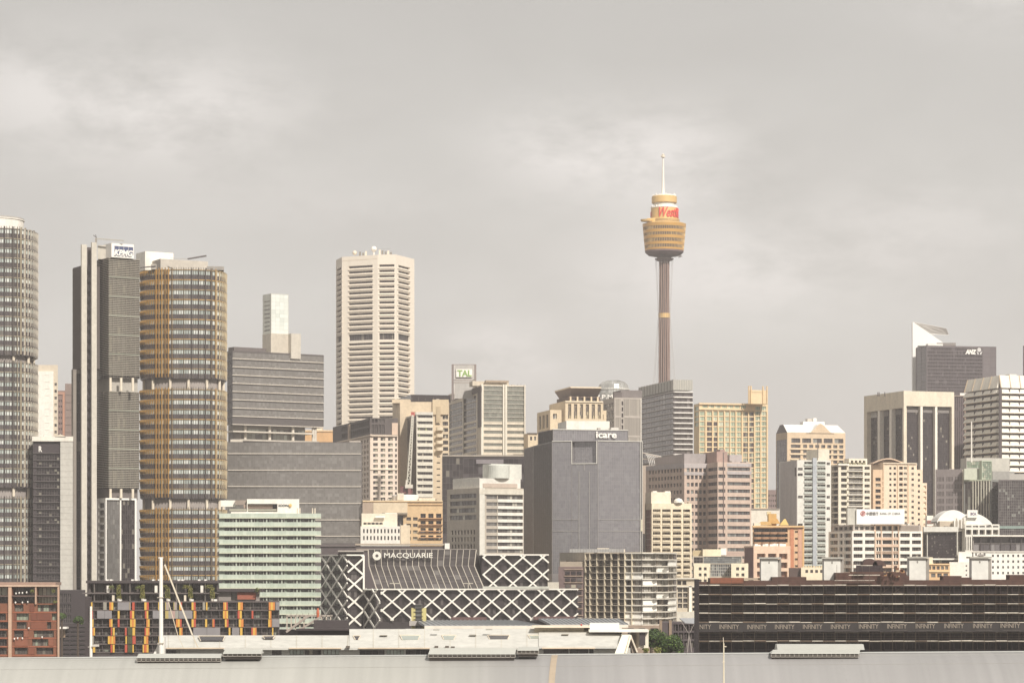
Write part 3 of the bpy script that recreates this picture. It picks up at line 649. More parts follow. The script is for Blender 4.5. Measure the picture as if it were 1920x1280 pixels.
for x in (852.5, 888): mb = MB(); q = W(x, 0, DS); mb.box(q.x-.2, q.x+.2, DS-.3, DS+.3, wz(748, DS), wz(684, DS)); mb.obj('inner_post', wm('#cfc7bd'), sg)
mb = MB(); mb.box(wx(853, DS), wx(888, DS), DS-.2, DS+.2, wz(747, DS), wz(685, DS)); mb.obj('backing_mesh', wm('#c9c5bf', .75), sg)
mb = MB(); mb.box(wx(855.5, DS), wx(885.5, DS), DS-1.1, DS-.65, wz(707, DS), wz(692, DS)); pn = mb.obj('sign_panel', WHP, sg)
text3('TAL', (wx(857.5, DS-1.3), DS-1.2, wz(705.8, DS)), 0, wx(884.5, DS)-wx(857.5, DS), wz(693.8, DS)-wz(705.8, DS), pm_('#8db35c'), pn, bold=.035, ext=.1)
# dark block in front
D = 1265
b = Bld('glass_block', 'very dark glass block behind the pale banded building, below the green-lettered tower', front(829, 983, D, 20, 2), 855, wm('#453d40'), t=.3)
b.op(0, 830, 868, 858, 1000, 'curtain_wall', G_BLK, pn=(6, 12), fw=.1); b.op(0, 869, 982, 860, 1000, 'curtain_wall', gm('#393235', '#4d4648', '#6e6769', .3, .06, .3, .1), pn=(12, 10), fw=.1, fm=wm('#5f5658'))
b.fbox('roof_edge', 0, 829, 983, 852.5, 855.5, -1, .5, wm('#a59b8d')); b.fbox('plant_screen', 0, 893, 944, 861, 869, .4, 1.4, wm('#8b8487')); b.done()
# ------------------------------------------------------------------ banded pale building
D = 1025
b = Bld('office_building', 'pale office building with white stripes at right and shaded windows at left', corner(838, 899, 982, D, 30), 914, wm('#bdb3a4'), t=.5)
pl = wm('#ebe7dc')
for k in range(4): b.op(0, 843, 893, 924+13.5*k, 932.5+13.5*k, 'side_window_band', G_MID, pn=(9, 1), fw=.1)
b.grid(0, 845, 892, 8, .55, 990, 1030, 3, .62, 'side_window', G_DARK)
for k in range(9):
    y = 928+12.6*k; b.op(1, 912, 932, y, y+6.6, 'ribbon_window', G_GREY, pn=(5, 1), fw=.1); b.op(1, 933.5, 980, y, y+6.6, 'ribbon_window', G_MID, pn=(10, 1), fw=.1)
b.bands('white_stripe', 1, 933, 981, [937.7+12.6*k for k in range(8)], 5.4, .35, pl, each=True); b.fbox('corner_pier', 1, 899.3, 909, 914, 1060, .02, .6, wm('#dcd8cc')); b.bands('lintel', 1, 899, 982, [921.5], 9, .7, wm('#d6cfbf')); b.done()
v = b.sub('roof_storey', corner(849, 899, 976, D+3, 30), 896, 914, wm('#dedad0'), D=D+3)
v.done(); v.fbox('louvre_strip', 1, 906, 970, 905.5, 913, .02, .3, wm('#bfae9f'))
b.fbox('railing', 0, 850, 898, 893, 895.5, -3.6, -3.4, wm('#b8b4ac'))
v = b.sub('plant_drum', corner(905, 921, 978, D+12, 30), 869, 897, wm('#d9d8ce'), D=D+12); v.done()
mb = MB(); q = W(935, 0, D+6); mb.lathe(q.x, q.y+4, [(4.3, wz(896, D+6)), (4.3, wz(872, D+6)), (3.6, wz(870, D+6))], 24); mb.obj('round_tank', wm('#d3d4ca'), b.e)
# ------------------------------------------------------------------ beige low building group
D = 1190
b = Bld('low_office_building', 'sunlit tan building with deep square windows and brown ledges beside the pale banded building', front(680, 830, D, 24, 2), 938, wm('#e0bf90'), t=1.0)
b.grid(0, 786, 830, 3, .66, 960, 1014, 4, .66, g=G_DARK, pn=(2, 1)); b.grid(0, 760, 785, 2, .68, 966, 1015, 4, .5, g=G_DARK, pn=(2, 1)); b.op(0, 744, 756, 966, 986, g=G_BLK, pn=(2, 3)); b.grid(0, 704, 718, 2, .3, 946, 953, 1, .9, g=G_MID)
for k in range(4): b.bands('window_ledge', 0, 786+0, 830, [971+12*k], 1.3, 1.6, wm('#d8a673'))
b.bands('cornice', 0, 680, 830, [939], 2.5, .8, wm('#e9cda2')); b.bands('shadow_ledge', 0, 766, 830, [946], .8, .5, wm('#b58e62')); b.fbox('grey_render', 0, 680, 700, 942, 966, .02, .6, wm('#b5a08c')); b.fbox('light_render', 0, 700, 764, 942, 966, .02, .8, wm('#e2cfb0'))
b.bands('rooftop_pipes', 0, 716, 764, [962], 3, 2.2, wm('#a39683')); b.done()
mb = MB(); q = W(760, 0, D+8); mb.lathe(q.x, q.y, [(6.2, wz(939, D)), (6.2, wz(928, D)), (5.9, wz(926.5, D))], 36); o = mb.obj('roof_drum', WHP, b.e)
clutter(b, 0, 690, 826, 938, 12, 6, 4)
b.fbox('roof_box', 0, 745, 757, 924, 937, -4, -1, CREAM); b.fbox('roof_box', 0, 785, 816, 932.5, 938, -6, -2, CREAM)
D = 1130
b = Bld('low_office_building', 'stepped white building with two rows of small dark windows above the black podium', front(676, 769, D, 24, 2), 986, WHITE, t=.6)
b.grid(0, 679, 751, 11, .45, 990, 1000, 1, .75, g=G_DARK); b.grid(0, 679, 751, 11, .45, 1003, 1013, 1, .75, g=G_DARK); b.done()
v = b.sub('upper_step', front(678, 745, D+8, 14, 2), 962, 990, CREAM, D=D+8); v.grid(0, 681, 718, 5, .85, 978, 984, 1, .7, 'upper_window', G_DARK, pn=(3, 1)); v.done()
clutter(b, 0, 748, 768, 984, 3, 7, 3)
b.fbox('roof_box', 0, 704, 722, 966, 969.5, -7, -6, WHP); b.fbox('roof_box', 0, 722, 744, 960, 968, -12, -9, WHITE); b.fbox('sunlit_block', 0, 751, 769, 984, 1020, .02, .5, wm('#f0dcbc'))
# ------------------------------------------------------------------ big grey glass tower block with white lowercase sign
D = 1052
ic = gm('#969397', '#9b989b', '#a19fa1', .4, .05, .5, .2, .92); icd = gm('#231d1f', '#2a2426', '#3b3437', .4, .05, 0.0, .5); icm = gm('#494245', '#544d50', '#625b5e', .4, .05, 0.0, .5)  # icd, icm: dark city reflection of the left faces put into the glass colour
b = Bld('glass_office_block', 'broad grey glass office block with a square notch and white lowercase letters at the top', poly([(982.5, 1120), (1000, 1092), (1035, D), (1121, 1047), (1205, 1053)]), 826, pm_('#8a8584'), D=1047, t=.25)
FL = [827+6.95*k for k in range(40)]
b.op(0, 983, 999.5, 828, 1075, 'curtain_wall', icm, pn=(5, 34), fw=.05, fd=.05, fm=wm('#857d7e'), t=.1); b.op(1, 1000.5, 1034.5, 828, 1075, 'curtain_wall', icd, pn=(9, 34), fw=.05, fd=.05, fm=wm('#5a5254'), t=.1)
fq = wm('#999493')
b.op(2, 1036, 1071.5, 828, 1075, 'curtain_wall', ic, pn=(9, 34), fw=.035, fd=.03, fm=fq, t=.1); b.op(2, 1072.5, 1118, 827, 867.5, 'notch_recess', ic, pn=(11, 6), fw=.05, fm=fq, t=2.2); b.op(2, 1072.5, 1120.6, 870, 1075, 'curtain_wall', ic, pn=(12, 28), fw=.035, fd=.03, fm=fq, t=.1)
b.op(3, 1122, 1204, 828, 1075, 'curtain_wall', ic, pn=(20, 34), fw=.035, fd=.03, fm=fq, t=.1)
tr = wm('#d9d6cc', .95)
b.posts('notch_trim', 2, [1071.8, 1118.6], 1.2, 826, 868.5, .25, tr); b.bands('notch_trim', 2, 1071.2, 1119.2, [868.4], 1.3, .26, tr)
b.posts('facade_line', 2, [1085.5, 1105], .6, 883, 1045, .2, wm('#bbb7b0')); b.posts('facade_line', 2, [1095], .5, 869, 882, .2, wm('#bbb7b0')); b.bands('facade_line', 2, 1035, 1085, [973.5, 995], .55, .21, wm('#bbb7b0')); b.bands('facade_line', 3, 1121, 1204, [973.5, 995], .55, .21, wm('#bbb7b0'))
b.bands('roof_trim', 2, 1035, 1072, [826], 1.3, .27, tr); b.bands('roof_trim', 3, 1121, 1205, [826], 1.3, .27, tr); b.posts('corner_fin', 3, [1201.2, 1204.4], .7, 826, 1060, .5, tr); b.fbox('corner_panel', 3, 1202, 1205, 973, 995, .5, .7, wm('#d8d0b4'))
b.done()
v = b.sub('glass_penthouse', corner(1009, 1037, 1178, 1066, 14), 804.5, 829, pm_('#8a8584'), D=1066)
v.op(0, 1010, 1036, 806, 828, 'penthouse_glass', icd, pn=(8, 3), fw=.05); v.op(1, 1038, 1177, 805.5, 828, 'penthouse_glass', ic, pn=(32, 3), fw=.05, fd=.05, fm=fq); v.done()
v.text(1, 'icare', 1117.3, 1156, 807.6, 819.8, .5, WHP, bold=.025, ext=.3, parent=b.e)
v.bands('roof_trim', 1, 1037, 1178, [804.6], 1.2, .2, tr)
clutter(v, 1, 1095, 1175, 804.5, 7, 8, 4)
prism_part(b.e, 'plant_room', corner(1046, 1062, 1143, 1085, 10), 788.5, 806, 1085, wm('#e9e5da'))
prism_part(b.e, 'plant_room', corner(1143, 1146, 1160, 1085, 10), 801, 806, 1085, wm('#d9d4ca'))
# ------------------------------------------------------------------ stone building with flared flat roof
D = 1400
st = wm('#e0ccab'); std = wm('#6a5850')
b = Bld('stone_tower', 'beige stone building stepping up to a flared flat roof, behind the grey glass block', corner(1007, 1031.5, 1137, D, 13), 768, st, t=.9)
b.grid(0, 1009, 1029, 3, .6, 774, 802, 1, .9, 'tall_window', G_MID, pn=(1, 4)); b.grid(1, 1033, 1048, 1, .5, 774, 786, 1, .8, g=G_MID, pn=(2, 2)); b.grid(1, 1120, 1136, 1, .5, 774, 786, 1, .8, g=G_MID, pn=(2, 2)); b.done()
v = b.sub('upper_storey', corner(1030, 1060, 1131, D-2.5, 13), 751, 815, st, D=D-2.5); v.grid(1, 1062.5, 1129, 6, .55, 755, 786, 1, .88, 'tall_window', G_WARM, pn=(2, 4), fw=.2); v.bands('cornice', 1, 1060, 1131, [752.5], 2, .7, wm('#ecdcc0')); v.done()
v = b.sub('attic', corner(1044, 1066, 1126, D+1, 13), 743, 752, std, D=D+1); v.grid(1, 1070, 1121, 4, .6, 744, 752, 1, .8, 'attic_window', G_DARK); v.done()
v.posts('attic_pier', 1, [1070, 1083, 1096, 1109, 1121], 2.6, 743, 754, 1.2, st)
# flared roof
mb = MB(); T = corner(1040, 1069.5, 1127.5, D, 13); Bm = corner(1051, 1071, 1120, D+8, 13); q = T[0]+T[1]; r = Bm[0]+Bm[1]
zt, zm, zb_ = wz(724.5, D), wz(727, D), wz(745, D+6)
for i in range(4):
    j = (i+1) % 4; mb.face([(q[i][0], q[i][1], zm), (q[j][0], q[j][1], zm), (q[j][0], q[j][1], zt), (q[i][0], q[i][1], zt)], 0)
    mb.face([(r[i][0], r[i][1], zb_), (r[j][0], r[j][1], zb_), (q[j][0], q[j][1], zm), (q[i][0], q[i][1], zm)], 1)
mb.face([(p[0], p[1], zt) for p in q], 0); mb.obj('flared_roof', [wm('#ead9bd'), wm('#8d7a70')], b.e)
b = Bld('stone_tower', 'low beige corner building just left of the flared-roof stone tower', corner(982, 990, 1008, 1380, 13), 812, st); b.grid(1, 992, 1007, 2, .5, 817, 826, 1, .8, g=G_MID); b.bands('cornice', 1, 989, 1008, [812], 1.6, .8, wm('#6c5f58')); b.done()
# ------------------------------------------------------------------ panelled building and curved glass crown
D = 1490
pn_ = wm('#b7aea4')
b = Bld('office_tower', 'grey panelled tower with fine vertical lines in front of the curved glass crown', corner(1130, 1152, 1203, D, 14), 745, pn_, t=.4)
for (yt, yb_) in ((748, 779), (783, 816), (819, 850)):
    b.op(1, 1154, 1164, yt, yb_, 'panel_glass', gm('#a49c93', '#b0a89e', '#c5bdb0', .4, .2, .25, .3), pn=(6, 1), fw=.09, fm=wm('#bfb6aa'), t=.2); b.op(1, 1169.5, 1200, yt, yb_, 'panel_glass', gm('#a49c93', '#b0a89e', '#c5bdb0', .4, .2, .25, .3), pn=(18, 1), fw=.09, fm=wm('#bfb6aa'), t=.2)
b.grid(1, 1165.5, 1168.5, 1, 1, 750, 806, 5, .7, 'slot_window', G_BLK); b.grid(0, 1132, 1151, 1, .9, 752, 840, 6, .7, 'side_glass', G_MID, pn=(6, 2)); b.done()
b.posts('white_edge', 1, [1202], 1.8, 746, 850, .4, wm('#e0dace'))
prism_part(b.e, 'dark_roof_plant', corner(1149, 1164, 1204, D+6, 14), 731, 747, D+6, wm('#7c7472')); prism_part(b.e, 'dark_roof_plant', corner(1149, 1151, 1166, D+3, 14), 735, 747, D+3, wm('#665d5c'))
D = 1560
cl = thing('glass_crown_tower', 'round glass-crowned tower with pale capital letters, behind the flared roof building', 'building', (wx(1150, D), D-9, 0))
gc = gm('#b0b0ab', '#bfbfb9', '#cfceca', .4, .3, .3, .3)
mb = MB(); mb.lathe(wx(1150, D), D, [(9.6, 0), (9.6, wz(738, D)), (9.2, wz(730, D)), (8.2, wz(721, D)), (6.6, wz(716.5, D)), (3.5, wz(713.4, D)), (0, wz(712.8, D))], 36, rr=True); mb.obj('glass_drum', gc, cl)
mb = MB()
for k in range(36):
    a = 2*math.pi*k/36
    pr = [(9.7, wz(770, D)), (9.7, wz(738, D)), (9.3, wz(730, D)), (8.3, wz(721, D)), (6.7, wz(716.4, D)), (3.6, wz(713.2, D))]
    for i in range(5):
        mb.bar((wx(1150, D)+pr[i][0]*math.cos(a), D+pr[i][0]*math.sin(a), pr[i][1]), (wx(1150, D)+pr[i+1][0]*math.cos(a), D+pr[i+1][0]*math.sin(a), pr[i+1][1]), .16)
mb.obj('crown_ribs', pm_('#9c9a96'), cl)
mb = MB(); mb.lathe(wx(1150, D), D, [(9.75, wz(731, D)), (9.75, wz(729, D))], 36); mb.obj('crown_ring', wm('#dedbd2'), cl)
mb = MB(); mb.box(wx(1118, D-11), wx(1149, D-11), D-11, D-9.5, wz(752, D-11), wz(750.5, D-11)); mb.obj('sign_ledge', wm('#a9a39d'), cl)
text3('J.P.M', (wx(1120, D-11), D-11, wz(750, D-11)), 0, wx(1149, D-11)-wx(1120, D-11), wz(739.5, D-11)-wz(750, D-11), WHP, cl, bold=.02, ext=.3, name='lettering')
# ------------------------------------------------------------------ dark banded residential tower
D = 1600
b = Bld('residential_tower', 'dark glass tower with thin white slabs and translucent roof screen below the observation tower', corner(1201, 1262.5, 1299, D, 14), 733, wm('#5f5758'), t=.3)
P_ = 9.75
gr = gm('#665f61', '#7b7476', '#a39d9c', .4, .12, .35)
for k in range(13):
    y = 735+P_*k; b.op(1, 1263, 1298.5, y, y+P_-1.5, 'window_band', gr, pn=(7, 1), fw=.1, t=.3); b.op(0, 1201.5, 1262, y+1, y+P_-1, 'side_window_band', gr, pn=(12, 1), fw=.1, t=.3)
b.bands('floor_slab', 1, 1262, 1299.5, [734.5+P_*k for k in range(14)], 2.2, 1.3, wm('#ece8e0', .95), each=True); b.bands('floor_slab', 0, 1201, 1262.5, [734.5+P_*k for k in range(14)], 1.7, 1.0, wm('#c4bebb', .95), each=True)
b.done()
v = b.sub('roof_screen', corner(1198, 1262.5, 1298, D-1, 14), 711.5, 731, pm_('#b9b7ae', .8, .6), D=D-1); v.done()
for k in range(9): mb = MB(); f = v.F[1]; u = f.L*k/8; f.bx(mb, max(0, u-.1), u+.1, .01, .3, wz(731, D), wz(711, D)); mb.obj('screen_rib', wm('#d6d2c8'), b.e)
for k in range(13): mb = MB(); f = v.F[0]; u = f.L*k/12; f.bx(mb, max(0, u-.15), u+.15, .01, .3, wz(731, D), wz(711, D)); mb.obj('screen_rib', wm('#8f8983'), b.e)
# ------------------------------------------------------------------ the observation tower
D = 1900; PX = D/F; cx, cy = wx(1245.5, D), D
cl = thing('observation_tower', 'very tall golden observation tower with red script lettering and thin spire', 'tower', (cx, cy, 0)); z = lambda y: wz(y, D)
gold = pm_('#dfa84a', .95, .35, .3); goldl = pm_('#e6bd72', .95, .5, .1); und = wm('#7a6566')
def ro(name, prof, mats, ms=None, n=56, sm=False, rr=False, cap=True):
    mb = MB(); mb.lathe(cx, cy, [(r*PX, z(y)) for r, y in prof], n, ms, cap, rr=rr); return mb.obj(name, mats, cl, smooth=sm)
ro('shaft_core', [(7.2, 1150), (7.2, 492)], wm('#6d5b56'), n=20)
mb = MB()
for k in range(14):
    a = 2*math.pi*k/14
    mb.bar((cx+9.6*PX*math.cos(a), cy+9.6*PX*math.sin(a), 0), (cx+9.6*PX*math.cos(a), cy+9.6*PX*math.sin(a), z(597)), .75); mb.bar((cx+9*PX*math.cos(a), cy+9*PX*math.sin(a), z(588)), (cx+8.6*PX*math.cos(a), cy+8.6*PX*math.sin(a), z(488)), .62)
mb.obj('shaft_tubes', wm('#9a7c70'), cl)
for k in range(16): ro('shaft_ring', [(9.2, 607+10*k+1.2), (9.2, 607+10*k)], wm('#6e5550'), n=20)
for k in range(9): ro('shaft_ring', [(8.3, 498+10*k+1), (8.3, 498+10*k)], wm('#6a5a5c'), n=20)
ro('shaft_collar', [(10.8, 596), (10.8, 587.5)], goldl, n=24)
ro('turret_underside', [(9, 490), (15, 488.5), (15.5, 485), (12, 482.5), (30, 478.8), (36, 473.5), (36.2, 470.5)], und)
ro('service_platform', [(17.5, 486.5), (17.5, 484.8)], wm('#8b7b78'))
# turret storeys: gold rings and dark glazing
def rad(y): return 36.4+(470.5-y)/49.0*4.4
segs = [(470.5, 467, 0), (467, 461, 1), (461, 456, 0), (456, 449.5, 1), (449.5, 444, 0), (444, 438.5, 1), (438.5, 433, 0), (433, 427, 1), (427, 421.5, 0)]
gt = gm('#4c3f40', '#5f5050', '#a3916f', .3, .06, .1)
for (ya, yb_, gl) in segs:
    k = .7 if gl else 0
    mb = MB(); mb.lathe(cx, cy, [((rad(ya)-k)*PX, z(ya)+.002), ((rad(yb_)-k)*PX, z(yb_)-.002)], 72, rr=True); mb.obj('window_ring' if gl else 'gold_ring', gt if gl else gold, cl)
    if gl:
        mb = MB()
        for q in range(72):
            a = 2*math.pi*(q+.5)/72; mb.bar((cx+(rad(ya)-.5)*PX*math.cos(a), cy+(rad(ya)-.5)*PX*math.sin(a), z(ya)), (cx+(rad(yb_)-.5)*PX*math.cos(a), cy+(rad(yb_)-.5)*PX*math.sin(a), z(yb_)), .28)
        mb.obj('ring_mullions', goldl, cl)
ro('turret_roof', [(40.9, 421.4), (40.9, 420.6), (36, 419), (28, 417)], goldl)
ro('lower_terrace', [(28.5, 417), (28.5, 411.5), (27.5, 411.4)], goldl)
mb = MB(); mb.lathe(cx, cy, [(29*PX, z(414.6)), (29*PX, z(413.8))], 48, cap=False); mb.lathe(cx, cy, [(29*PX, z(417)), (29*PX, z(416.2))], 48, cap=False); mb.obj('terrace_rail', wm('#8d7450'), cl)
mb = MB(); q = W(1213, 413.5, D-8); mb.lathe(q.x, q.y, [(3.6, q.z-.7), (4.0, q.z+.7)], 20, sx=1.2); mb.bar(q, (cx-6, cy-8, z(415)), 3, 1.2); mb.obj('viewing_deck', goldl, cl)
ro('sign_drum', [(25.2, 411.3), (25, 391)], goldl); ro('white_deck', [(25.6, 390.8), (25.2, 389)], WHITE)
ro('upper_drum', [(20, 389), (20, 381)], WHITE); ro('crown_ring', [(22.8, 381.5), (23.6, 380.5), (23.6, 369.5), (22.8, 368.5)], goldl); ro('crown_deck', [(22.5, 368.4), (21, 366.5), (19, 366.3)], WHITE)
mb = MB()
for k in range(20):
    a = 2*math.pi*k/20+.1; mb.box(cx+21*PX*math.cos(a)-.35, cx+21*PX*math.cos(a)+.35, cy+21*PX*math.sin(a)-.3, cy+21*PX*math.sin(a)+.3, z(367), z(364+1.5*(k % 3)))
mb.obj('deck_aerials', WHP, cl)
mb = MB()
for k in range(22):
    a = 2*math.pi*k/22; mb.box(cx+23.5*PX*math.cos(a)-.35, cx+23.5*PX*math.cos(a)+.35, cy+23.5*PX*math.sin(a)-.3, cy+23.5*PX*math.sin(a)+.3, z(389), z(386+(k % 2)))
mb.obj('deck_aerials', WHP, cl)
sx = -2.2*PX
mb = MB(); mb.lathe(cx+sx, cy, [(3.3*PX, z(366.4)), (2.6*PX, z(345)), (1.5*PX, z(300)), (1.2*PX, z(296))], 12); mb.obj('spire', WHITE, cl)
mb = MB(); q = Vector((cx+sx, cy, z(292)))
mb.lathe(q.x, q.y, [(.5, q.z-1.6), (1.5, q.z-1.2), (1.5, q.z-.4), (.8, q.z), (1.1, q.z+.6), (.3, q.z+1.4)], 12); mb.bar((q.x-2, q.y, q.z+.2), (q.x+1.6, q.y, q.z-.9), .35); mb.obj('spire_head', CREAM, cl)
text3('Westfield', (cx, cy, z(409.5)), math.radians(43), 24, 7.2, pm_('#e03a2c', 1.0), cl, name='red_script', shear=.35, bold=.015, ext=.35, bend=25.9*PX)
mb = MB(); mb.box(cx-25.8*PX, cx-24.8*PX, cy-3, cy+3, z(407), z(398)); mb.obj('red_script_edge', pm_('#b8504a'), cl)
mb = MB()
for k in range(18):
    a = 2*math.pi*k/18+.17
    P = lambda r, y: (cx+r*PX*math.cos(a), cy+r*PX*math.sin(a), z(y))
    mb.bar(P(16.5, 487), P(11.5, 592), .12); mb.bar(P(11.5, 592), P(21, 720), .12)
mb.obj('stay_cables', pm_('#b3aeaa'), cl)
mb = MB(); mb.bar((cx+18*PX, cy-4, z(482.5)), (cx+30*PX, cy-6, z(481)), .5, .5); mb.bar((cx+26*PX, cy-5, z(484)), (cx+32*PX, cy-6, z(482)), .6, 1.2); mb.obj('cleaning_gantry', wm('#8b827e'), cl)
# ------------------------------------------------------------------ yellow-beige tower with green glass
D = 1550
yb = wm('#ebd0a4'); gA = gm('#b4c2a6', '#c4d0b3', '#dfe4c8', .4, .2, .15, .3, .9); gB = gm('#5d5454', '#86857c', '#bfc2a8', .3, .15, .2)
b = Bld('apartment_tower', 'sandy yellow apartment tower with green glass strips and a raised corner turret', corner(1301, 1311, 1440, D, 13), 756, yb, t=.4)
cols = [(1312, 1321, gA), (1325.5, 1334.5, 'm'), (1338, 1345, 'm'), (1348, 1356.5, gA), (1360, 1367.5, gA), (1370, 1378, gA), (1381.5, 1389.5, gA), (1393.5, 1402, 'd'), (1405, 1413, 'd')]
for (x0, x1, gq) in cols:
    for k in range(20):
        y = 771+9.65*k
        gq2 = gB if gq == 'd' or (gq == 'm' and k > 1) else gA
        if y < 1010: b.op(1, x0, x1, y, y+7.4, 'window', gq2, pn=(2, 1), fw=.15)
for (x0, x1) in ((1416.5, 1425), (1428, 1436.5)):
    for k in range(30): b.op(1, x0, x1, 760+9.65*k, 760+9.65*k+7.2, 'window', gA, pn=(2, 2), fw=.15)
b.grid(0, 1302, 1310.5, 1, .8, 760, 800, 4, .7, g=gA); b.grid(1, 1316, 1400, 7, .8, 758.5, 764.5, 1, .9, g=gA, pn=(2, 1)); b.done()
b.posts('pilaster', 1, [1323.3, 1336.3, 1346.5, 1358.2, 1369, 1379.8, 1391.5, 1403.5, 1414.8, 1426.5, 1438.3], 1.7, 769, 1010, .6, wm('#edd0a0'), each=True); b.bands('cornice', 1, 1311, 1415, [756.5], 3, 1.1, wm('#eed2a6')); b.bands('cornice', 1, 1311, 1415, [767], 1.8, 1.0, wm('#eed2a6'))
v = b.sub('corner_turret', corner(1403, 1408, 1439.5, D-.8, 13), 731, 757, yb, D=D); v.done()
for x in (1404.5, 1408.5, 1431, 1438.5): v.fbox('turret_post', 1, x-1, x+1, 723.5, 757, -.3, .6, wm('#e9c998'))
v.fbox('turret_wall', 1, 1410, 1429, 731, 735, -.2, .3, yb)
# ------------------------------------------------------------------ pink banded office
D = 1190
pk = wm('#cdb5a4', .95); gp = gm('#5d5a5e', '#7e8180', '#aeb3ae', .35, .15, .3)
b = Bld('office_building', 'pink and grey banded office with a dark folded corner, left of the sandy yellow tower', poly([(1211, 1226), (1283, D), (1325.5, 1193), (1345.5, 1176), (1409, 1184)], 26), 868, pk, D=D, t=.6)
for k in range(16):
    y = 877.2+13.62*k
    for (i, x0, x1, nx, wf) in ((0, 1215.5, 1279, 11, .58), (1, 1286.5, 1325, 5, .66)):
        b.grid(i, x0, x1, nx, wf, y, y+6.8, 1, 1, g=gp)
    b.op(2, 1327, 1345, y, y+6.4, 'ribbon_window', gp, pn=(4, 1), fw=.25); b.op(3, 1347, 1360, y, y+6.4, 'ribbon_window', gp, pn=(4, 1), fw=.2); b.op(3, 1364, 1406, y, y+6.2, 'ribbon_window', gp, pn=(12, 1), fw=.12)
gy = wm('#b9b0ae', .95)
b.bands('grey_band', 1, 1283, 1326, [872.6], 9, .15, gy); b.bands('grey_band', 0, 1211, 1283, [872.6], 9, .15, gy); b.bands('grey_band', 3, 1363, 1409, [872.6, 887.4], 6, .15, gy); b.bands('grey_band', 1, 1283, 1326, [887.2], 6, .15, gy)
b.posts('drainpipe', 3, [1357], .9, 850, 1000, .5, wm('#8b7a76')); b.bands('roof_rail', 0, 1211, 1283, [866], 1.2, .1, wm('#b9ada3')); b.done()
clutter(b, 1, 1286, 1324, 868, 3, 9, 2.5)
clutter(b, 3, 1366, 1406, 868, 5, 10, 3)
prism_part(b.e, 'grey_penthouse', corner(1228, 1283, 1323, D+7, 13), 850, 869, D+7, wm('#a19a99')); prism_part(b.e, 'pink_core', corner(1319, 1344, 1364, D-2, 18), 846, 869, D-2, wm('#a98e84')); prism_part(b.e, 'pink_core', corner(1343, 1350, 1359, D+2, 18), 842, 869, D+2, wm('#a98e84')); prism_part(b.e, 'grey_penthouse', corner(1362, 1368, 1391, D+8, 13), 852, 869, D+8, wm('#b3abaa'))
# pergola roof
cl = thing('curved_roof_canopy', 'pale ribbed curved canopy between the grey glass block and the pink office', 'canopy', (wx(1225, 1280), 1280, wz(880, 1280)))
mb = MB(); D = 1290
for k in range(10):
    x = 1205+k*3.4
    for q in range(7):
        a0, a1 = math.pi/2*q/7, math.pi/2*(q+1)/7; mb.bar(W(x+26*math.sin(a0)*.5, 872-26*math.cos(a0)+k*.7+2, D), W(x+26*math.sin(a1)*.5, 872-26*math.cos(a1)+k*.7+2, D), .25)
mb.obj('curved_ribs', WHP, cl)
mb = MB(); mb.bar(W(1203, 848, D), W(1245, 858, D), .35); mb.bar(W(1203, 860, D), W(1240, 862, D), .25); mb.box(wx(1200, D), wx(1232, D), D, D+4, wz(1000, D), wz(872, D)); mb.obj('canopy_base', wm('#b5a594'), cl)
# ------------------------------------------------------------------ white balcony block
D = 1105
b = Bld('balcony_apartments', 'white apartment block gridded with recessed balconies, right of the grey glass block', corner(1209, 1222, 1297, D, 14), 943, wm('#f1e1c3', .92), t=1.6)
cs = [(1224, 1238.5), (1241.5, 1257.5), (1261.5, 1277.5), (1281, 1294)]
gb = gm('#6f6355', '#a89a82', '#d9d0b8', .35, .2, .15)
for k in range(14):
    y = 954+10.65*k
    for (x0, x1) in cs: b.op(1, x0, x1, y, y+8.3, 'balcony_door', gb, pn=(4, 1), fw=.12); b.fbox('balustrade', 1, x0+.6, x1-.6, y+4.9, y+8.4, .02, .35, wm('#e9d9ba'))
b.fbox('brown_panel', 0, 1211, 1219, 955, 1090, .02, .3, wm('#8b6458')); b.bands('panel_joint', 0, 1211, 1219, [968+10.6*k for k in range(11)], .7, .45, wm('#cbb59c')); b.done()
clutter(b, 1, 1262, 1296, 943, 5, 17, 3)
v = b.sub('lift_tower', corner(1210, 1221, 1258, D+1, 14), 922, 944, wm('#f3e7cf', .92), D=D+1); v.done(); v.fbox('tower_cap', 1, 1224, 1232, 920, 922.5, -3, -1, WHITE); v.fbox('tower_cap', 1, 1247, 1257, 920, 922.5, -3, -1, WHITE)
mb = MB(); q = W(1272, 942, D+3); mb.lathe(q.x, q.y, [(2, q.z), (1.9, q.z+.9), (1.2, q.z+1.7), (0, q.z+2)], 16); mb.obj('roof_dome', WHITE, b.e)
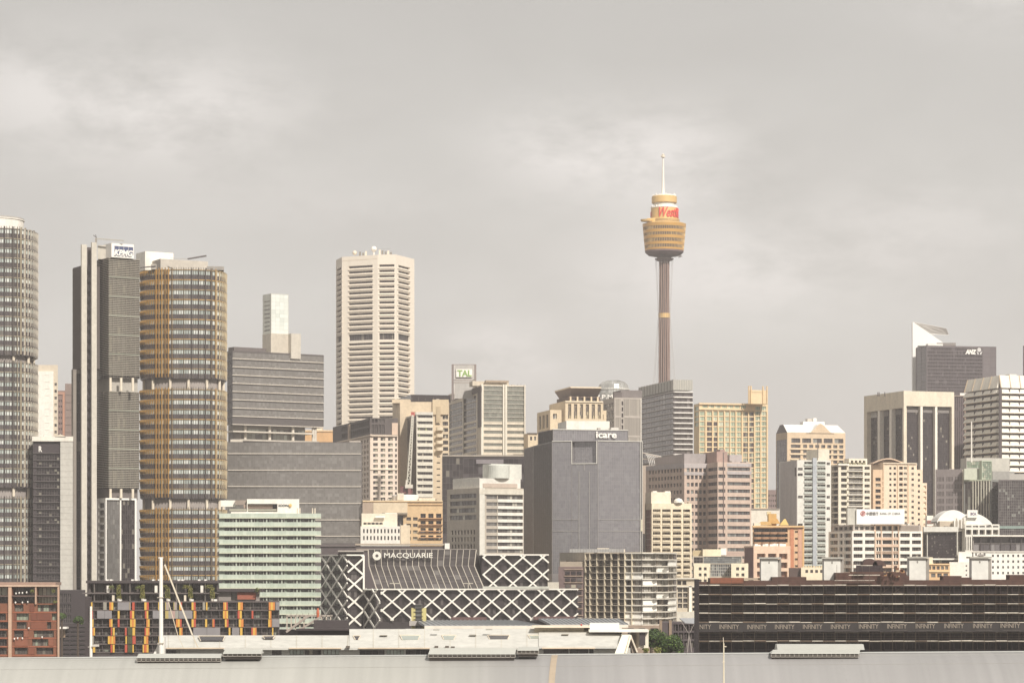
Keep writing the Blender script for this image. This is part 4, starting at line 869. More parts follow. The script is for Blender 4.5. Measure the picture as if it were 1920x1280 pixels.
# ------------------------------------------------------------------ round-ended waterfront apartments
D = 885
b = Bld('waterfront_apartments', 'wide apartment block with curved white screened end and open brown framed balconies', poly([(1049, 921), (1096, 897), (1171, 888), (1205, 885), (1232, 888), (1254, 897), (1269, 915)], 18), 1034.5, wm('#b3a898'), D=D, t=1.4)
slab = wm('#c9bba6'); slw = wm('#e6e0d2'); gq = gm('#3f3736', '#6a615b', '#a59a88', .3, .12, .1); gw = gm('#9c968c', '#d9d5c9', '#f4f1e8', .35, .4, .05, .4)
rn = random.Random(3)
for k in range(11):
    y = 1036.5+12.25*k
    b.grid(1, 1097, 1170, 6, .96, y+1.0, y+11.9, 1, 1, 'balcony_door', g=gq, pn=(4, 1), fw=.1, skip=(lambda a, c: a == 0) if k == 0 else None)
    for (i, x0, x1) in ((2, 1172.5, 1204.5), (3, 1205.5, 1231.5), (4, 1232.5, 1253.5), (5, 1254.5, 1268.5)):
        r = rn.random()
        if r < .55: b.op(i, x0, x1, y+1.6, y+10.8, 'screened_balcony', gw, pn=(max(3, int((x1-x0)/2.4)), 1), fw=.14, fd=.25, fm=wm('#8f887c'), t=.5)
        elif r < .8:
            b.op(i, x0, x0+(x1-x0)*.5, y+1.6, y+10.8, 'open_balcony', gq, pn=(3, 1), fw=.2, t=1.6); b.op(i, x0+(x1-x0)*.52, x1, y+1.6, y+10.8, 'screened_balcony', gw, pn=(5, 1), fw=.14, fd=.25, t=.4)
        else: b.fbox('white_balustrade', i, x0, x1, y+2, y+11, .02, .5, wm('#f4f1e8', .95))
    if k > 0:
        b.op(0, 1060, 1094, y+1.6, y+11, 'side_balcony', gq, pn=(5, 1), fw=.12, t=.6)
for i in range(1, 6):
    xs = ((1095.5, 1171.5), (1170.5, 1206), (1204, 1233), (1231, 1255), (1253, 1270))[i-1]
    b.bands('floor_slab', i, xs[0], xs[1], [1036.5+12.25*k for k in range(12)], 1.1 if i == 1 else 1.9, 1.1, slab if i == 1 else slw)
b.bands('floor_slab', 0, 1056, 1095.5, [1067+12.25*k for k in range(9)], 1.0, .5, wm('#b8a08c')); b.done()
b.posts('facade_post', 1, [1096.5, 1105, 1118, 1132.5, 1145, 1158.5, 1170.5], .7, 1036, 1172, 1.15, wm('#ddd0b5'), each=True); b.posts('facade_post', 2, [1184], .9, 1036, 1172, 1.2, wm('#ddd0b5'))
for k in range(10): b.bands('balcony_rail', 1, 1097, 1170, [1045+12.25*k], .5, 1.12, wm('#a79a88'), o0=1.02)
prism_part(b.e, 'brown_wing', front(1047, 1094, 891, 8), 1062, 1250, 891, wm('#7a6663'))
mb = MB(); Dw = 890.5
for k in range(9): y = 1067+12.25*k; mb.box(wx(1058, Dw), wx(1093.5, Dw), Dw-.1, Dw+.3, wz(y+.45, Dw), wz(y-.45, Dw))
mb.obj('wing_floor_lines', wm('#cdb39a'), b.e)
for k in range(8):
    for x in (1060, 1071, 1082):
        mb = MB(); y = 1071+12.25*k; mb.box(wx(x, Dw), wx(x+8.5, Dw), Dw+.2, Dw+.45, wz(y+6, Dw), wz(y, Dw), 0, rn.random()); mb.obj('wing_window', G_DARK, b.e)
prism_part(b.e, 'set_back_storey', front(1050, 1100, 897, 8), 1052, 1063, 897, wm('#a99c8a')); 
mb = MB()
for k in range(20): x = 1068+5.2*k; mb.box(wx(x, 886)-.06, wx(x, 886)+.06, 886, 886.1, wz(1035, 886), wz(1028, 886))
mb.box(wx(1068, 886), wx(1170, 886), 886.02, 886.08, wz(1035, 886), wz(1028.6, 886), 1); mb.obj('glass_balustrade', [STEEL, wm('#a8a6a2')], b.e)
mb = MB(); mb.box(wx(1120, 891), wx(1142, 891), 891, 897, wz(1036, 891), wz(1027, 891)); mb.obj('roof_frame', CREAM, b.e)
mb = MB(); mb.box(wx(1160, 891), wx(1172, 891), 891, 897, wz(1035, 891), wz(1029, 891)); mb.obj('roof_box', CREAM, b.e)
v = Bld('podium', None, front(1150, 1300, 880, 12), 1172, wm('#a58f7c'), yb=1260, parent=b.e, t=.6); v.grid(0, 1172, 1300, 6, .55, 1175, 1215, 2, .8, 'shop_window', G_BLK, pn=(3, 1)); v.done()
# small block right of it
D = 925
b = Bld('low_apartments', 'small grey-windowed block with white end column beside the scaffolded building', front(1266, 1304, D, 16), 1083, wm('#c9bda8'), t=.9)
b.grid(0, 1270, 1290, 2, .8, 1100, 1140, 4, .8, g=G_MID, pn=(3, 1)); b.grid(0, 1269, 1288, 2, .8, 1087, 1097, 1, .8, g=G_DARK, pn=(3, 1)); b.bands('floor_slab', 0, 1266, 1304, [1084, 1099], 2, 1, slw); b.fbox('white_column', 0, 1292, 1297, 1097, 1146, .02, 1.0, WHITE); b.fbox('terrace', 0, 1266, 1304, 1146, 1166, .02, 3, wm('#d5d0c2')); b.grid(0, 1298, 1303, 1, .9, 1100, 1146, 5, .6, g=G_DARK); b.done()
# ------------------------------------------------------------------ orange brick group
D = 1010
b = Bld('brick_apartments', 'salmon orange building with dark curved balconies, ochre rooftop shelters and a brick end wall', front(1411, 1508, D, 20, 3), 985, wm('#dcb68e'), t=1.2)
for k in range(3): b.op(0, 1413, 1477, 990+9.5*k, 997+9.5*k, 'balcony_recess', G_BLK, pn=(6, 1), fw=.2, t=2.2)
b.grid(0, 1486, 1500, 1, .38, 990, 1080, 7, .3, 'small_window', g=gm('#8a7f74', '#cfc8ba', '#f2eee4', .3, .4, .05)); b.done()
b.fbox('brick_wall', 0, 1481.5, 1488.5, 989, 1080, .02, .25, wm('#c98660')); b.fbox('brick_wall', 0, 1496.5, 1505, 989, 1080, .02, .25, wm('#cfa085'))
for k in range(3):
    for x in (1420, 1435, 1450, 1465): mb = MB(); q = W(x, 998.5+9.5*k, D-.5); mb.lathe(q.x, q.y, [(1.5, q.z-.5), (1.7, q.z), (1.7, q.z+.35)], 12, sy=.7); mb.obj('round_balcony', wm('#a98566'), b.e)
b.bands('roof_ledge', 0, 1411, 1508, [986.5], 3, 1.2, wm('#e3bd85')); b.posts('corner_pier', 0, [1506], 3, 985, 1080, .4, wm('#ddb278'))
mb = MB(); q = [W(1430, 985, D), W(1466, 985, D), W(1450, 971, D+2)]
def tent(x0, x1, y0, y1, Dq, h, nm='roof_shelter', mt='#c9a05f'):
    mb = MB(); a, c = W(x0, y0, Dq), W(x1, y0, Dq); zt = wz(y1, Dq); mb.face([a, c, (c.x-1, c.y+h/2, zt), (a.x+2, a.y+h/2, zt)]); mb.face([(a.x, a.y+h, a.z), a, (a.x+2, a.y+h/2, zt)]); mb.face([c, (c.x, c.y+h, c.z), (c.x-1, c.y+h/2, zt)]); mb.face([(c.x, c.y+h, c.z), (a.x, a.y+h, a.z), (a.x+2, a.y+h/2, zt), (c.x-1, c.y+h/2, zt)]); mb.face([(a.x, a.y+h, a.z), (c.x, c.y+h, c.z), c, a]); return mb.obj(nm, wm(mt), b.e)
tent(1419, 1448, 984, 977, D+2, 6); tent(1446, 1463, 981, 971, D+4, 5, mt='#bf9450'); tent(1462, 1479, 984, 972, D+2, 5, mt='#d9b86a'); b.fbox('stair_box', 0, 1441, 1456, 962, 985, -8, -5, wm('#cfa45c')); b.fbox('roof_clutter', 0, 1414, 1426, 980, 985, -4, -1, CREAM); b.fbox('stair_box', 0, 1438, 1446, 958, 966, -7, -6, wm('#d8c79c'))
v = b.sub('lower_front', corner(1395, 1413, 1482, D-14, 13), 1023, wz and 1110, wm('#e8c8ac'), D=D-14)
v.grid(1, 1417, 1479, 3, .75, 1034, 1084, 3, .62, 'balcony_recess', gm('#8a6554', '#9c7058', '#b98f74', .3, .1, .05), pn=(2, 1), t=2.0); v.done(); v.fbox('side_wall_band', 0, 1396, 1412, 1049, 1050, .02, .2, wm('#c9a58c')); v.fbox('brown_side', 0, 1396, 1412.5, 1026, 1090, .25, .35, wm('#8a6660'))
for k in range(9): x = 1415+6.5*k+rn.random()*3; v.fbox('roof_clutter', 1, x, x+3+rn.random()*4, 1018+rn.random()*3, 1023, -3, -1, WHP)
b = Bld('plain_block', 'blank white building behind the ochre rooftop shelters', front(1408.5, 1462, 1060, 16), 953, wm('#ece4d4', .9)); b.bands('roof_rim', 0, 1408, 1462, [953.5], 1.4, .5, wm('#b7aca0')); b.done()
# cream low house with blue glass
D = 960
b = Bld('low_glass_building', 'low building of blue-grey glass bands behind two cream window blocks', front(1299, 1392, D, 18, 1), 1042, wm('#bdb2a2'), t=.4)
b.op(0, 1301, 1318, 1044, 1055, 'curtain_wall', G_BLK, pn=(3, 2)); b.op(0, 1319, 1390, 1043, 1055.5, 'curtain_wall', gm('#82898c', '#979d9d', '#b5bab5', .4, .2, .35), pn=(16, 3), fw=.1); b.op(0, 1331, 1372, 1057, 1080, 'curtain_wall', gm('#6f7072', '#858788', '#b0b3ae', .3, .15, .3), pn=(10, 4), fw=.14, fm=wm('#b9b5ac')); b.done()
b.fbox('roof_box', 0, 1318, 1352, 1029, 1042, -6, -2, wm('#eadcbc')); b.fbox('roof_box', 0, 1299, 1318, 1031, 1042, -8, -6, wm('#c3b08a')); b.fbox('roof_box', 0, 1352, 1362, 1027, 1040, -6, -3, WHITE); b.fbox('roof_box', 0, 1362, 1396, 1034, 1042, -12, -9, wm('#b79f92'))
for (x0, x1, l) in ((1301, 1332, 'cream two-window block at the left of the low glass building'), (1371, 1403, 'cream four-window block at the right of the low glass building')):
    c = Bld('cream_house', l, front(x0, x1, D-8, 7), 1055.5, wm('#f0e3c6', .92), t=.5); c.grid(0, x0+7, x1-5, 2, .55, 1060, 1094, 3, .5, g=G_DARK, pn=(2, 1)); c.done()
b = Bld('cream_house', 'low cream building with three small windows between the brick wall and white balcony tower', front(1502, 1548, 930, 10), 1063, wm('#f0dfc0', .92), t=.4); b.grid(0, 1508, 1545, 4, .55, 1067, 1074, 1, .8, g=G_DARK, pn=(2, 1)); b.done(); b.fbox('dark_gate', 0, 1480, 1503, 1064, 1090, -4, -2, wm('#5c4a44'))
for k in range(8): x = 1505+5*k; b.fbox('roof_clutter', 0, x, x+2.5, 1059+rn.random()*2, 1063, -3, -2, wm('#d9c49a'))
# ------------------------------------------------------------------ copper-roofed tower
D = 1640
b = Bld('office_tower', 'beige office tower with white pitched roof and arched gable, dark at its left side', corner(1455, 1476, 1585, D, 14), 810, wm('#e0c6a4'), t=.8)
gd2 = gm('#5c5657', '#7c7a78', '#a9a9a3', .35, .12, .25)
b.grid(1, 1482, 1583, 5, .82, 821, 829.5, 1, 1, g=gd2, pn=(4, 1))
for k in range(10):
    b.op(1, 1483, 1501, 833+9.7*k, 839+9.7*k, 'ribbon_window', gd2, pn=(4, 1)); b.grid(1, 1504, 1583, 7, .66, 833+9.7*k, 839+9.7*k, 1, 1, g=gd2, pn=(2, 1))
b.op(0, 1456, 1475, 823, 1000, 'side_curtain_wall', gm('#6b6166', '#77706f', '#8e8785', .3, .1, .3), pn=(6, 16), fw=.12, fm=wm('#857a78'), t=.2); b.done()
b.bands('sill', 1, 1482, 1583, [841.5+9.7*k for k in range(9)], 1.6, .6, wm('#ead5b4'))
mb = MB(); T = corner(1455, 1476, 1585, D, 14); q = [Vector((p[0], p[1], b.top)) for p in T[0]+T[1]]   # L C R B
zr = wz(794.5, D); L, C_, R, B_ = q
dR = (R-C_).normalized(); dL = (L-C_).normalized(); ins = 9
r1 = C_+dL*((L-C_).length*.5)+dR*-.0; r1 = Vector((r1.x, r1.y, zr)); r2 = R+dL*((L-C_).length*.5)-dR*2; r2 = Vector((r2.x, r2.y, zr))
k1 = C_+dL*((L-C_).length*.35)-dR*0; k1.z = zr; k2 = R+dL*((L-C_).length*.35)-dR*2.5; k2.z = zr
k3 = B_-dL*((L-C_).length*.35)-dR*2.5; k3.z = zr; k4 = L-dL*((L-C_).length*.35); k4.z = zr
mb.face([C_, R, k2, k1]); mb.face([k1, k2, k3, k4]); mb.face([R, B_, k3, k2]); mb.face([B_, L, k4, k3]); mb.face([L, C_, k1, k4], 1); mb.obj('pitched_roof', [WHP, wm('#7d7170')], b.e)
mb = MB(); f = b.F[1]; pts = [(1512, 811), (1521, 809), (1528, 802), (1533, 796.5), (1539, 793), (1545, 796.5), (1550, 802), (1557, 809), (1565, 811)]
fr = [f.pt(f.u(x, .6), .6, b.z(y)) for x, y in pts]; bk = [f.pt(f.u(x, .6), -12, b.z(y)) for x, y in pts]
mb.face(fr, 1); mb.face(bk[::-1], 1)
for i in range(len(pts)-1): mb.face([fr[i+1], fr[i], bk[i], bk[i+1]], 0)
mb.obj('arched_gable', [WHP, wm('#e0c6a4')], b.e)
v = b.sub('roof_plant', corner(1500, 1506, 1546, D+16, 14), 790, 800, WHP, D=D+16); v.done(); v = b.sub('roof_plant', corner(1510, 1514, 1531, D+18, 14), 784.5, 792, wm('#cfc8bc'), D=D+18); v.done(); v.fbox('roof_plant', 1, 1525, 1531, 783.5, 790, .02, 1, WHP)
b = Bld('brick_tower', 'distant brown tower sliver between sandy yellow tower and white-roofed tower', front(1438, 1458, 1760, 12), 918, wm('#8f7a76')); b.grid(0, 1440, 1456, 4, .5, 924, 1000, 8, .4, g=G_DARK); b.done()
# ------------------------------------------------------------------ blue-grey balcony tower
D = 1100
b = Bld('balcony_tower', 'slim balcony tower with blue-grey centre pilaster and blank grey side wall', corner(1461, 1495, 1558, D, 13), 862, wm('#e3e0d6'), t=1.3)
gbal = gm('#76746d', '#b4b9ae', '#e2e5d9', .45, .3, .15)
for k in range(19):
    y = 864+10.45*k; gg_ = G_DARK if k in (1, 2) else gbal
    b.op(1, 1508, 1523, y+1, y+9, 'balcony_door', gg_, pn=(3, 1), fw=.14); b.op(1, 1532.5, 1548, y+1, y+9, 'balcony_door', gbal, pn=(3, 1), fw=.14)
    b.fbox('balustrade', 1, 1508, 1523.5, y+5.2, y+9, .3, .45, wm('#bfc4bb')); b.fbox('balustrade', 1, 1532, 1548, y+5.2, y+9, .3, .45, wm('#bfc4bb'))
    if k in (1, 2, 6, 11): b.op(1, 1496, 1505, y+2, y+7, 'window', G_DARK, pn=(2, 1), t=.3)
    if k < 12 and k % 2 == 0: b.op(1, 1550, 1556, y+2, y+7, 'window', G_DARK, pn=(2, 1), t=.3)
b.fbox('centre_pilaster', 1, 1524.3, 1531.5, 858, 1075, .02, .9, wm('#b3b8bd')); b.fbox('side_render', 0, 1463, 1494, 863, 1075, .02, .2, wm('#c9c0bb')); b.fbox('side_slot', 0, 1490, 1492.5, 876, 892, .22, .3, wm('#6f6763')); b.done()
clutter(b, 1, 1497, 1512, 862, 3, 15, 3)
v = b.sub('lift_room', corner(1512, 1534, 1555, D+10, 13), 842, 864, wm('#ddd3c0'), D=D+10); v.done()
cl = thing('aerial_mast', 'thin dark mast on the lift room of the blue-grey balcony tower', 'antenna', W(1533.5, 842, D+9)); mb = MB(); q = W(1533.5, 858, D+9); mb.box(q.x-.2, q.x+.2, q.y-.2, q.y+.2, q.z, wz(829, D+9)); mb.obj('mast', wm('#7d746c'), cl)
# ------------------------------------------------------------------ cream balcony block
D = 1160
b = Bld('balcony_apartments', 'cream apartment block with long balconies between two paler towers', corner(1557, 1572, 1633, D, 13), 870, wm('#ece2cd', .92), t=1.5)
for k in range(13):
    y = 872+11.1*k
    b.op(1, 1577, 1588, y+1.5, y+8.5, 'window', G_MID, pn=(3, 1)); b.op(1, 1591.5, 1618, y+1.5, y+9.3, 'balcony_door', G_MID, pn=(6, 1)); b.op(1, 1621, 1631, y+2, y+7.5, 'window', G_MID, pn=(2, 1)); b.op(0, 1559, 1571, y+1, y+9, 'side_balcony', G_DARK, pn=(3, 1))
    b.fbox('balcony_rail', 1, 1591, 1619, y+6.2, y+6.9, .5, .7, wm('#f3ead6')); b.fbox('balcony_slab', 1, 1590, 1620, y+9.6, y+11, .02, .9, WHITE)
b.done(); v = b.sub('roof_storey', corner(1583, 1592, 1626, D+8, 13), 859, 872, wm('#e8dfcc'), D=D+8); v.grid(1, 1594, 1624, 4, .6, 862, 870, 1, .8, 'roof_window', G_DARK); v.done()
b.fbox('roof_beam', 1, 1572, 1592, 869, 872, .05, 1, WHITE)
for k in range(6): b.fbox('roof_planter', 1, 1573+9*k, 1578+9*k, 866, 870, -4, -2, wm('#8a8467'))
# ------------------------------------------------------------------ cream stepped hotel
D = 1180
cr = wm('#f0d9bd', .92)
b = Bld('apartment_tower', 'cream stepped apartment tower with small square windows and curved pink roof', corner(1632, 1656, 1719, D, 13), 867, cr, t=.7)
for k in range(13):
    y = 872+10.35*k
    b.op(1, 1667.5, 1671.5, y+3, y+7.5, g=G_DARK, t=.4); b.op(1, 1675.5, 1680, y+3, y+7.5, g=G_DARK, t=.4); b.op(1, 1686, 1693, y+2, y+7.5, 'balcony_door', G_DARK, pn=(2, 1), t=1.2); b.op(1, 1694.5, 1700.5, y+2.5, y+7, g=G_MID, pn=(2, 1)); b.op(1, 1709, 1713.5, y+3, y+7.5, g=G_DARK, t=.4)
    if k > 1: b.op(0, 1641, 1653.5, y+2, y+8, 'side_balcony', G_DARK, pn=(3, 1), t=1.2); b.fbox('balcony_lip', 0, 1640, 1654, y+7.6, y+9.2, .02, .7, cr)
b.done(); b.posts('pilaster', 1, [1657, 1683.5, 1703.5], 1.6, 868, 1000, .4, wm('#e6c9a8')); b.bands('cornice', 1, 1656, 1719, [868], 1.8, .7, wm('#f3e0c6'))
v = b.sub('stepped_shoulder', corner(1715, 1717, 1730, D+6, 13), 880, 1060, cr, D=D+6); v.grid(1, 1718, 1728, 1, .4, 884, 1000, 11, .45, 'shoulder_window', G_DARK, t=.4); v.done()
v = b.sub('stepped_shoulder', corner(1728, 1729, 1738, D+9, 13), 905, 1060, cr, D=D+9); v.grid(1, 1731, 1737, 1, .8, 908, 1000, 9, .55, 'shoulder_window', G_DARK, t=.8); v.done()
v = b.sub('left_wing', corner(1632, 1637, 1655, D-3, 13), 880, 1060, wm('#e0bf9c'), D=D-3); v.grid(1, 1640, 1653, 1, .75, 893, 990, 9, .6, 'balcony_door', G_DARK, pn=(3, 1), t=1.0); v.done()
mb = MB(); N = 12; Da = D+4
for k in range(N):
    t0, t1 = k/N, (k+1)/N; f0 = lambda t: (wx(1637+60*t, Da), wz(867-8.5*math.sin(math.pi*min(1, t*1.05)) , Da))
    a, c = f0(t0), f0(t1); mb.hexa([(a[0], Da, a[1]-.5), (c[0], Da, c[1]-.5), (c[0], Da+14, c[1]-.5), (a[0], Da+14, a[1]-.5)], [(a[0], Da, a[1]), (c[0], Da, c[1]), (c[0], Da+14, c[1]), (a[0], Da+14, a[1])])
mb.obj('curved_roof', wm('#d9bfa6'), b.e)
mb = MB(); mb.box(wx(1641, Da+2), wx(1694, Da+2), Da+2, Da+12, wz(870, Da), wz(863.5, Da)); mb.obj('roof_lantern', wm('#8a7a6c'), b.e)
# ------------------------------------------------------------------ dark tower with white columns
D = 1335
b = Bld('column_tower', 'dark glass tower framed by cream columns and a deep blank cream top', corner(1620, 1694.5, 1789, D, 19), 732.5, wm('#e9dcc4', .92), t=.1)
gk = gm('#484143', '#544c4d', '#a39b8c', .3, .02, .15)
b.op(0, 1625.5, 1692, 764, 1000, 'curtain_wall', gk, pn=(18, 50), fw=.09, fm=wm('#554d4e'), t=2.6); b.op(1, 1699.5, 1784.5, 760.5, 1000, 'curtain_wall', gk, pn=(24, 50), fw=.09, fm=wm('#554d4e'), t=2.6); b.done()
cc = wm('#f4ecdd', .95)
b.posts('facade_column', 1, [1728, 1755.5], 4.2, 761, 1010, -.02, cc, o0=-2.4, each=True); b.posts('facade_column', 0, [1647.5, 1669.5], 4.2, 762, 1010, -.02, cc, o0=-2.4, each=True)
for (i, x0, x1, y0) in ((0, 1628, 1643.5, 764), (0, 1652, 1665, 764), (0, 1674, 1690, 764), (1, 1701, 1725.5, 761), (1, 1731, 1752.5, 761), (1, 1758.5, 1784, 761)):
    b.fbox('louvre_band', i, x0, x1, y0+1, y0+11, -2.55, -2.3, wm('#8b8480') if x0 > 1630 else wm('#cdc9c2'))
rn2 = random.Random(8)
for k in range(6):
    x = 1702+rn2.random()*78; y = 800+rn2.random()*70; b.fbox('drawn_blind', 1, x, x+2.2, y, y+4, -2.4, -2.3, wm('#8f887e')) if not (1725 < x < 1731 or 1752 < x < 1758.5) else None
cl = thing('lamp_cluster', 'two tiny dark roof fittings on the cream-topped column tower', 'antenna', W(1648, 735, D+10)); mb = MB()
for x in (1646, 1648.5, 1659): q = W(x, 739, D+14); mb.box(q.x-.2, q.x+.2, q.y, q.y+.3, q.z-1, wz(735, D+14))
mb.obj('fitting', wm('#544b4a'), cl)
b = Bld('striped_tower', 'narrow brown tower of fine vertical stripes between column tower and louvred white tower', front(1787, 1812, 1480, 16), 741, wm('#77696b'), t=.4)
b.grid(0, 1790, 1809, 5, .55, 744, 1000, 1, 1, 'strip_window', gm('#5e5256', '#6f6468', '#8b8184', .3, .1, .3), pn=(1, 40)); b.bands('sill_top', 0, 1787, 1812, [742], 1.6, .5, wm('#b3a295')); b.posts('edge_strip', 0, [1809.5], 1.6, 742, 1000, .4, wm('#b59c86')); b.done()
clutter(b, 0, 1800, 1810, 741, 2, 16, 3)
b.fbox('roof_box', 0, 1789, 1800, 734, 741, -6, -3, wm('#5f5657')); b.fbox('roof_box', 0, 1800, 1812, 736, 741, -6, -3, WHP)
# ------------------------------------------------------------------ tower with white blade and logo
D = 1700
b = Bld('glass_tower', 'dark glass tower with white letters and emblem, behind a soaring white blade', corner(1717, 1737, 1868, D, 12), 647.5, pm_('#6b6264', .8), t=.2)
ga = gm('#4b4446', '#574f52', '#756d6f', .35, .08, .2, .2)
b.op(1, 1739, 1842, 650, 760, 'curtain_wall', ga, pn=(34, 16), fw=.1, fm=wm('#706769'), t=.15); b.op(1, 1844, 1867, 649, 760, 'plain_glass', gm('#7c7375', '#807779', '#857c7e', .4, .1, .25, .3), pn=(2, 16), fw=.06, fm=wm('#989091'), t=.1); b.op(0, 1718, 1736, 649, 760, 'side_glass', gm('#6a6163', '#70676a', '#787072', .4, .1, .2), pn=(2, 16), fw=.06, fm=wm('#857c7e'), t=.1)
b.bands('floor_line', 1, 1738, 1842, [650+6.6*k for k in range(15)], 1.1, .12, wm('#7d7476'), o0=.02); b.done(); b.text(1, 'ANZ', 1809.5, 1831, 653.5, 662.8, .5, WHP, bold=.07, shear=.25, ext=.3, parent=b.e)
f = b.F[1]; mb = MB()
def fdisc(x, y, r, o0, o1, n=14, sq=1.0):
    c = f.u(x, o1); zc = b.z(y); R = r*D/F; ang = [2*math.pi*k/n for k in range(n)]
    fr_ = [f.pt(c+R*math.cos(a), o1, zc+sq*R*math.sin(a)) for a in ang]; mb.face(fr_)
    for k in range(n):
        a, a2 = ang[k], ang[(k+1) % n]; mb.face([f.pt(c+R*math.cos(a), o0, zc+sq*R*math.sin(a)), f.pt(c+R*math.cos(a2), o0, zc+sq*R*math.sin(a2)), f.pt(c+R*math.cos(a2), o1, zc+sq*R*math.sin(a2)), f.pt(c+R*math.cos(a), o1, zc+sq*R*math.sin(a))])
fdisc(1836, 654, 3.9, .1, .5)
def fpoly(pts, o0, o1):
    fr_ = [f.pt(f.u(x, o1), o1, b.z(y)) for x, y in pts]; bk = [f.pt(f.u(x, o1), o0, b.z(y)) for x, y in pts]; mb.face(fr_)
    for i in range(len(pts)): mb.face([fr_[i], bk[i], bk[(i+1) % len(pts)], fr_[(i+1) % len(pts)]])
fpoly([(1831.2, 657), (1834.6, 659), (1835.4, 663), (1833, 663)], .1, .5); fpoly([(1842, 657), (1838, 659), (1837, 663), (1839.6, 663)], .1, .5); mb.obj('flower_emblem', pm_('#d9d6d2'), b.e)
mb = MB(); Db = D+26
fr_ = [W(1711, 603, Db), W(1711.3, 742, Db), W(1717.5, 742, Db), W(1718.5, 652, Db), W(1721, 648, Db), W(1778, 648, Db), W(1768, 642, Db), W(1742, 624, Db)]
bk = [Vector((p.x+1, p.y+10, p.z)) for p in fr_]; mb.face(fr_[::-1]); mb.face(bk)
for i in range(len(fr_)): j = (i+1) % len(fr_); mb.face([fr_[i], fr_[j], bk[j], bk[i]])
mb.obj('white_blade', pm_('#f6f4ee', .95), b.e)
mb = MB(); A_, B2, C2, D2 = W(1713, 604, Db+3), W(1774, 616, Db+22), W(1779, 628, Db+22), W(1746, 627, Db+3)
mb.face([A_, D2, C2, B2]); mb.face([(p.x, p.y+.4, p.z+.3) for p in (A_, B2, C2, D2)])
for k in range(1, 10): t = k/10; mb.bar(A_.lerp(D2, t)+Vector((0, -.1, .35)), B2.lerp(C2, t)+Vector((0, -.1, .35)), .25, m=1)
mb.obj('louvred_sail', [wm('#cfcbc3'), wm('#a19a94')], b.e)
prism_part(b.e, 'roof_plant', front(1756, 1792, D+20, 6), 642.5, 648, D+20, wm('#8d8580'))
b.fbox('blade_joint', 1, 1740, 1768, 640, 648.5, -20, -16, wm('#e9e6dd'))
b = Bld('glass_tower', 'sliver of a black tower cut off at the right edge', front(1918.2, 1960, 1800, 20), 648, wm('#443d3f')); b.grid(0, 1919, 1958, 8, .6, 652, 760, 9, .6, g=G_DARK); b.done()
# ------------------------------------------------------------------ tower with white slanted spandrels
D = 1395
b = Bld('spandrel_tower', 'white tower with projecting slanted spandrels and tall crown panels, at the right edge', corner(1811.5, 1874, 1975, D, 17), 729, wm('#4e4546'), t=.9)
for k in range(17): b.op(0, 1812, 1873, 733+12.25*k, 740+12.25*k, 'side_ribbon', G_DARK, pn=(16, 1), fw=.12); b.op(1, 1875, 1974, 733+12.25*k, 740+12.25*k, 'ribbon_window', G_DARK, pn=(24, 1), fw=.12)
b.done(); sw = wm('#f0e9db', .95); tn = wm('#c8b190')
for k in range(17):
    for i, (x0, x1) in enumerate(((1811.5, 1873), (1874.8, 1975))):
        f = b.F[i]; y = 729+12.25*k; za, zb2 = b.z(y+.5), b.z(y+8.2); u0, u1 = f.u(x0), f.u(x1); mb = MB()
        mb.hexa([f.pt(u0, 1.9, zb2), f.pt(u1, 1.9, zb2), f.pt(u1, .02, zb2), f.pt(u0, .02, zb2)], [f.pt(u0, .7, za), f.pt(u1, .7, za), f.pt(u1, .02, za), f.pt(u0, .02, za)]); mb.obj('slanted_spandrel', sw, b.e)
        mb = MB(); f.bx(mb, u0, u1, .05, 2.0, zb2-.25, zb2-.02); mb.obj('spandrel_edge', tn, b.e)
b.posts('dark_rib', 0, [1826.5, 1842, 1857.5, 1873.2], .9, 728, 1010, 1.6, wm('#5c5252')); b.posts('dark_rib', 1, [1875, 1893.5, 1912, 1930.5], 1.0, 728, 1010, 1.6, wm('#5c5252'))
for i, xs in ((0, [1812, 1826.5, 1842, 1857.5, 1873]), (1, [1875, 1893.5, 1912, 1930.5, 1949])):
    f = b.F[i]
    for k in range(4):
        mb = MB(); u0, u1 = f.u(xs[k]+.7), f.u(xs[k+1]-.7); z1, z0 = b.z(703), b.z(727)
        mb.hexa([f.pt(u0, 1.2, z0), f.pt(u1, 1.2, z0), f.pt(u1, .02, z0), f.pt(u0, .02, z0)], [f.pt(u0, -.8, z1), f.pt(u1, -.8, z1), f.pt(u1, -2, z1), f.pt(u0, -2, z1)]); mb.obj('crown_panel', sw, b.e)
        mb = MB(); mb.bar(f.pt(f.u(xs[k]+.1), 1.25, z0), f.pt(f.u(xs[k]+.1), -.8, z1), .45); mb.obj('crown_rib', tn, b.e)
v = b.sub('crown_core', corner(1816, 1876, 1972, D+4, 17), 706, 731, wm('#b8ac9c'), D=D+4); v.done(); v.fbox('roof_box', 1, 1893, 1906, 700.5, 706, -6, -1, WHITE)
cl = thing('aerial_mast', 'slender white mast before the slanted spandrel tower, standing on the grey roof', 'antenna', (wx(1821.5, 1238), 1238, wz(866, 1238))); mb = MB(); q = W(1821.5, 866, 1238); mb.lathe(q.x, q.y, [(.4, q.z), (.28, wz(790, 1238))], 8); mb.obj('mast', WHITE, cl)
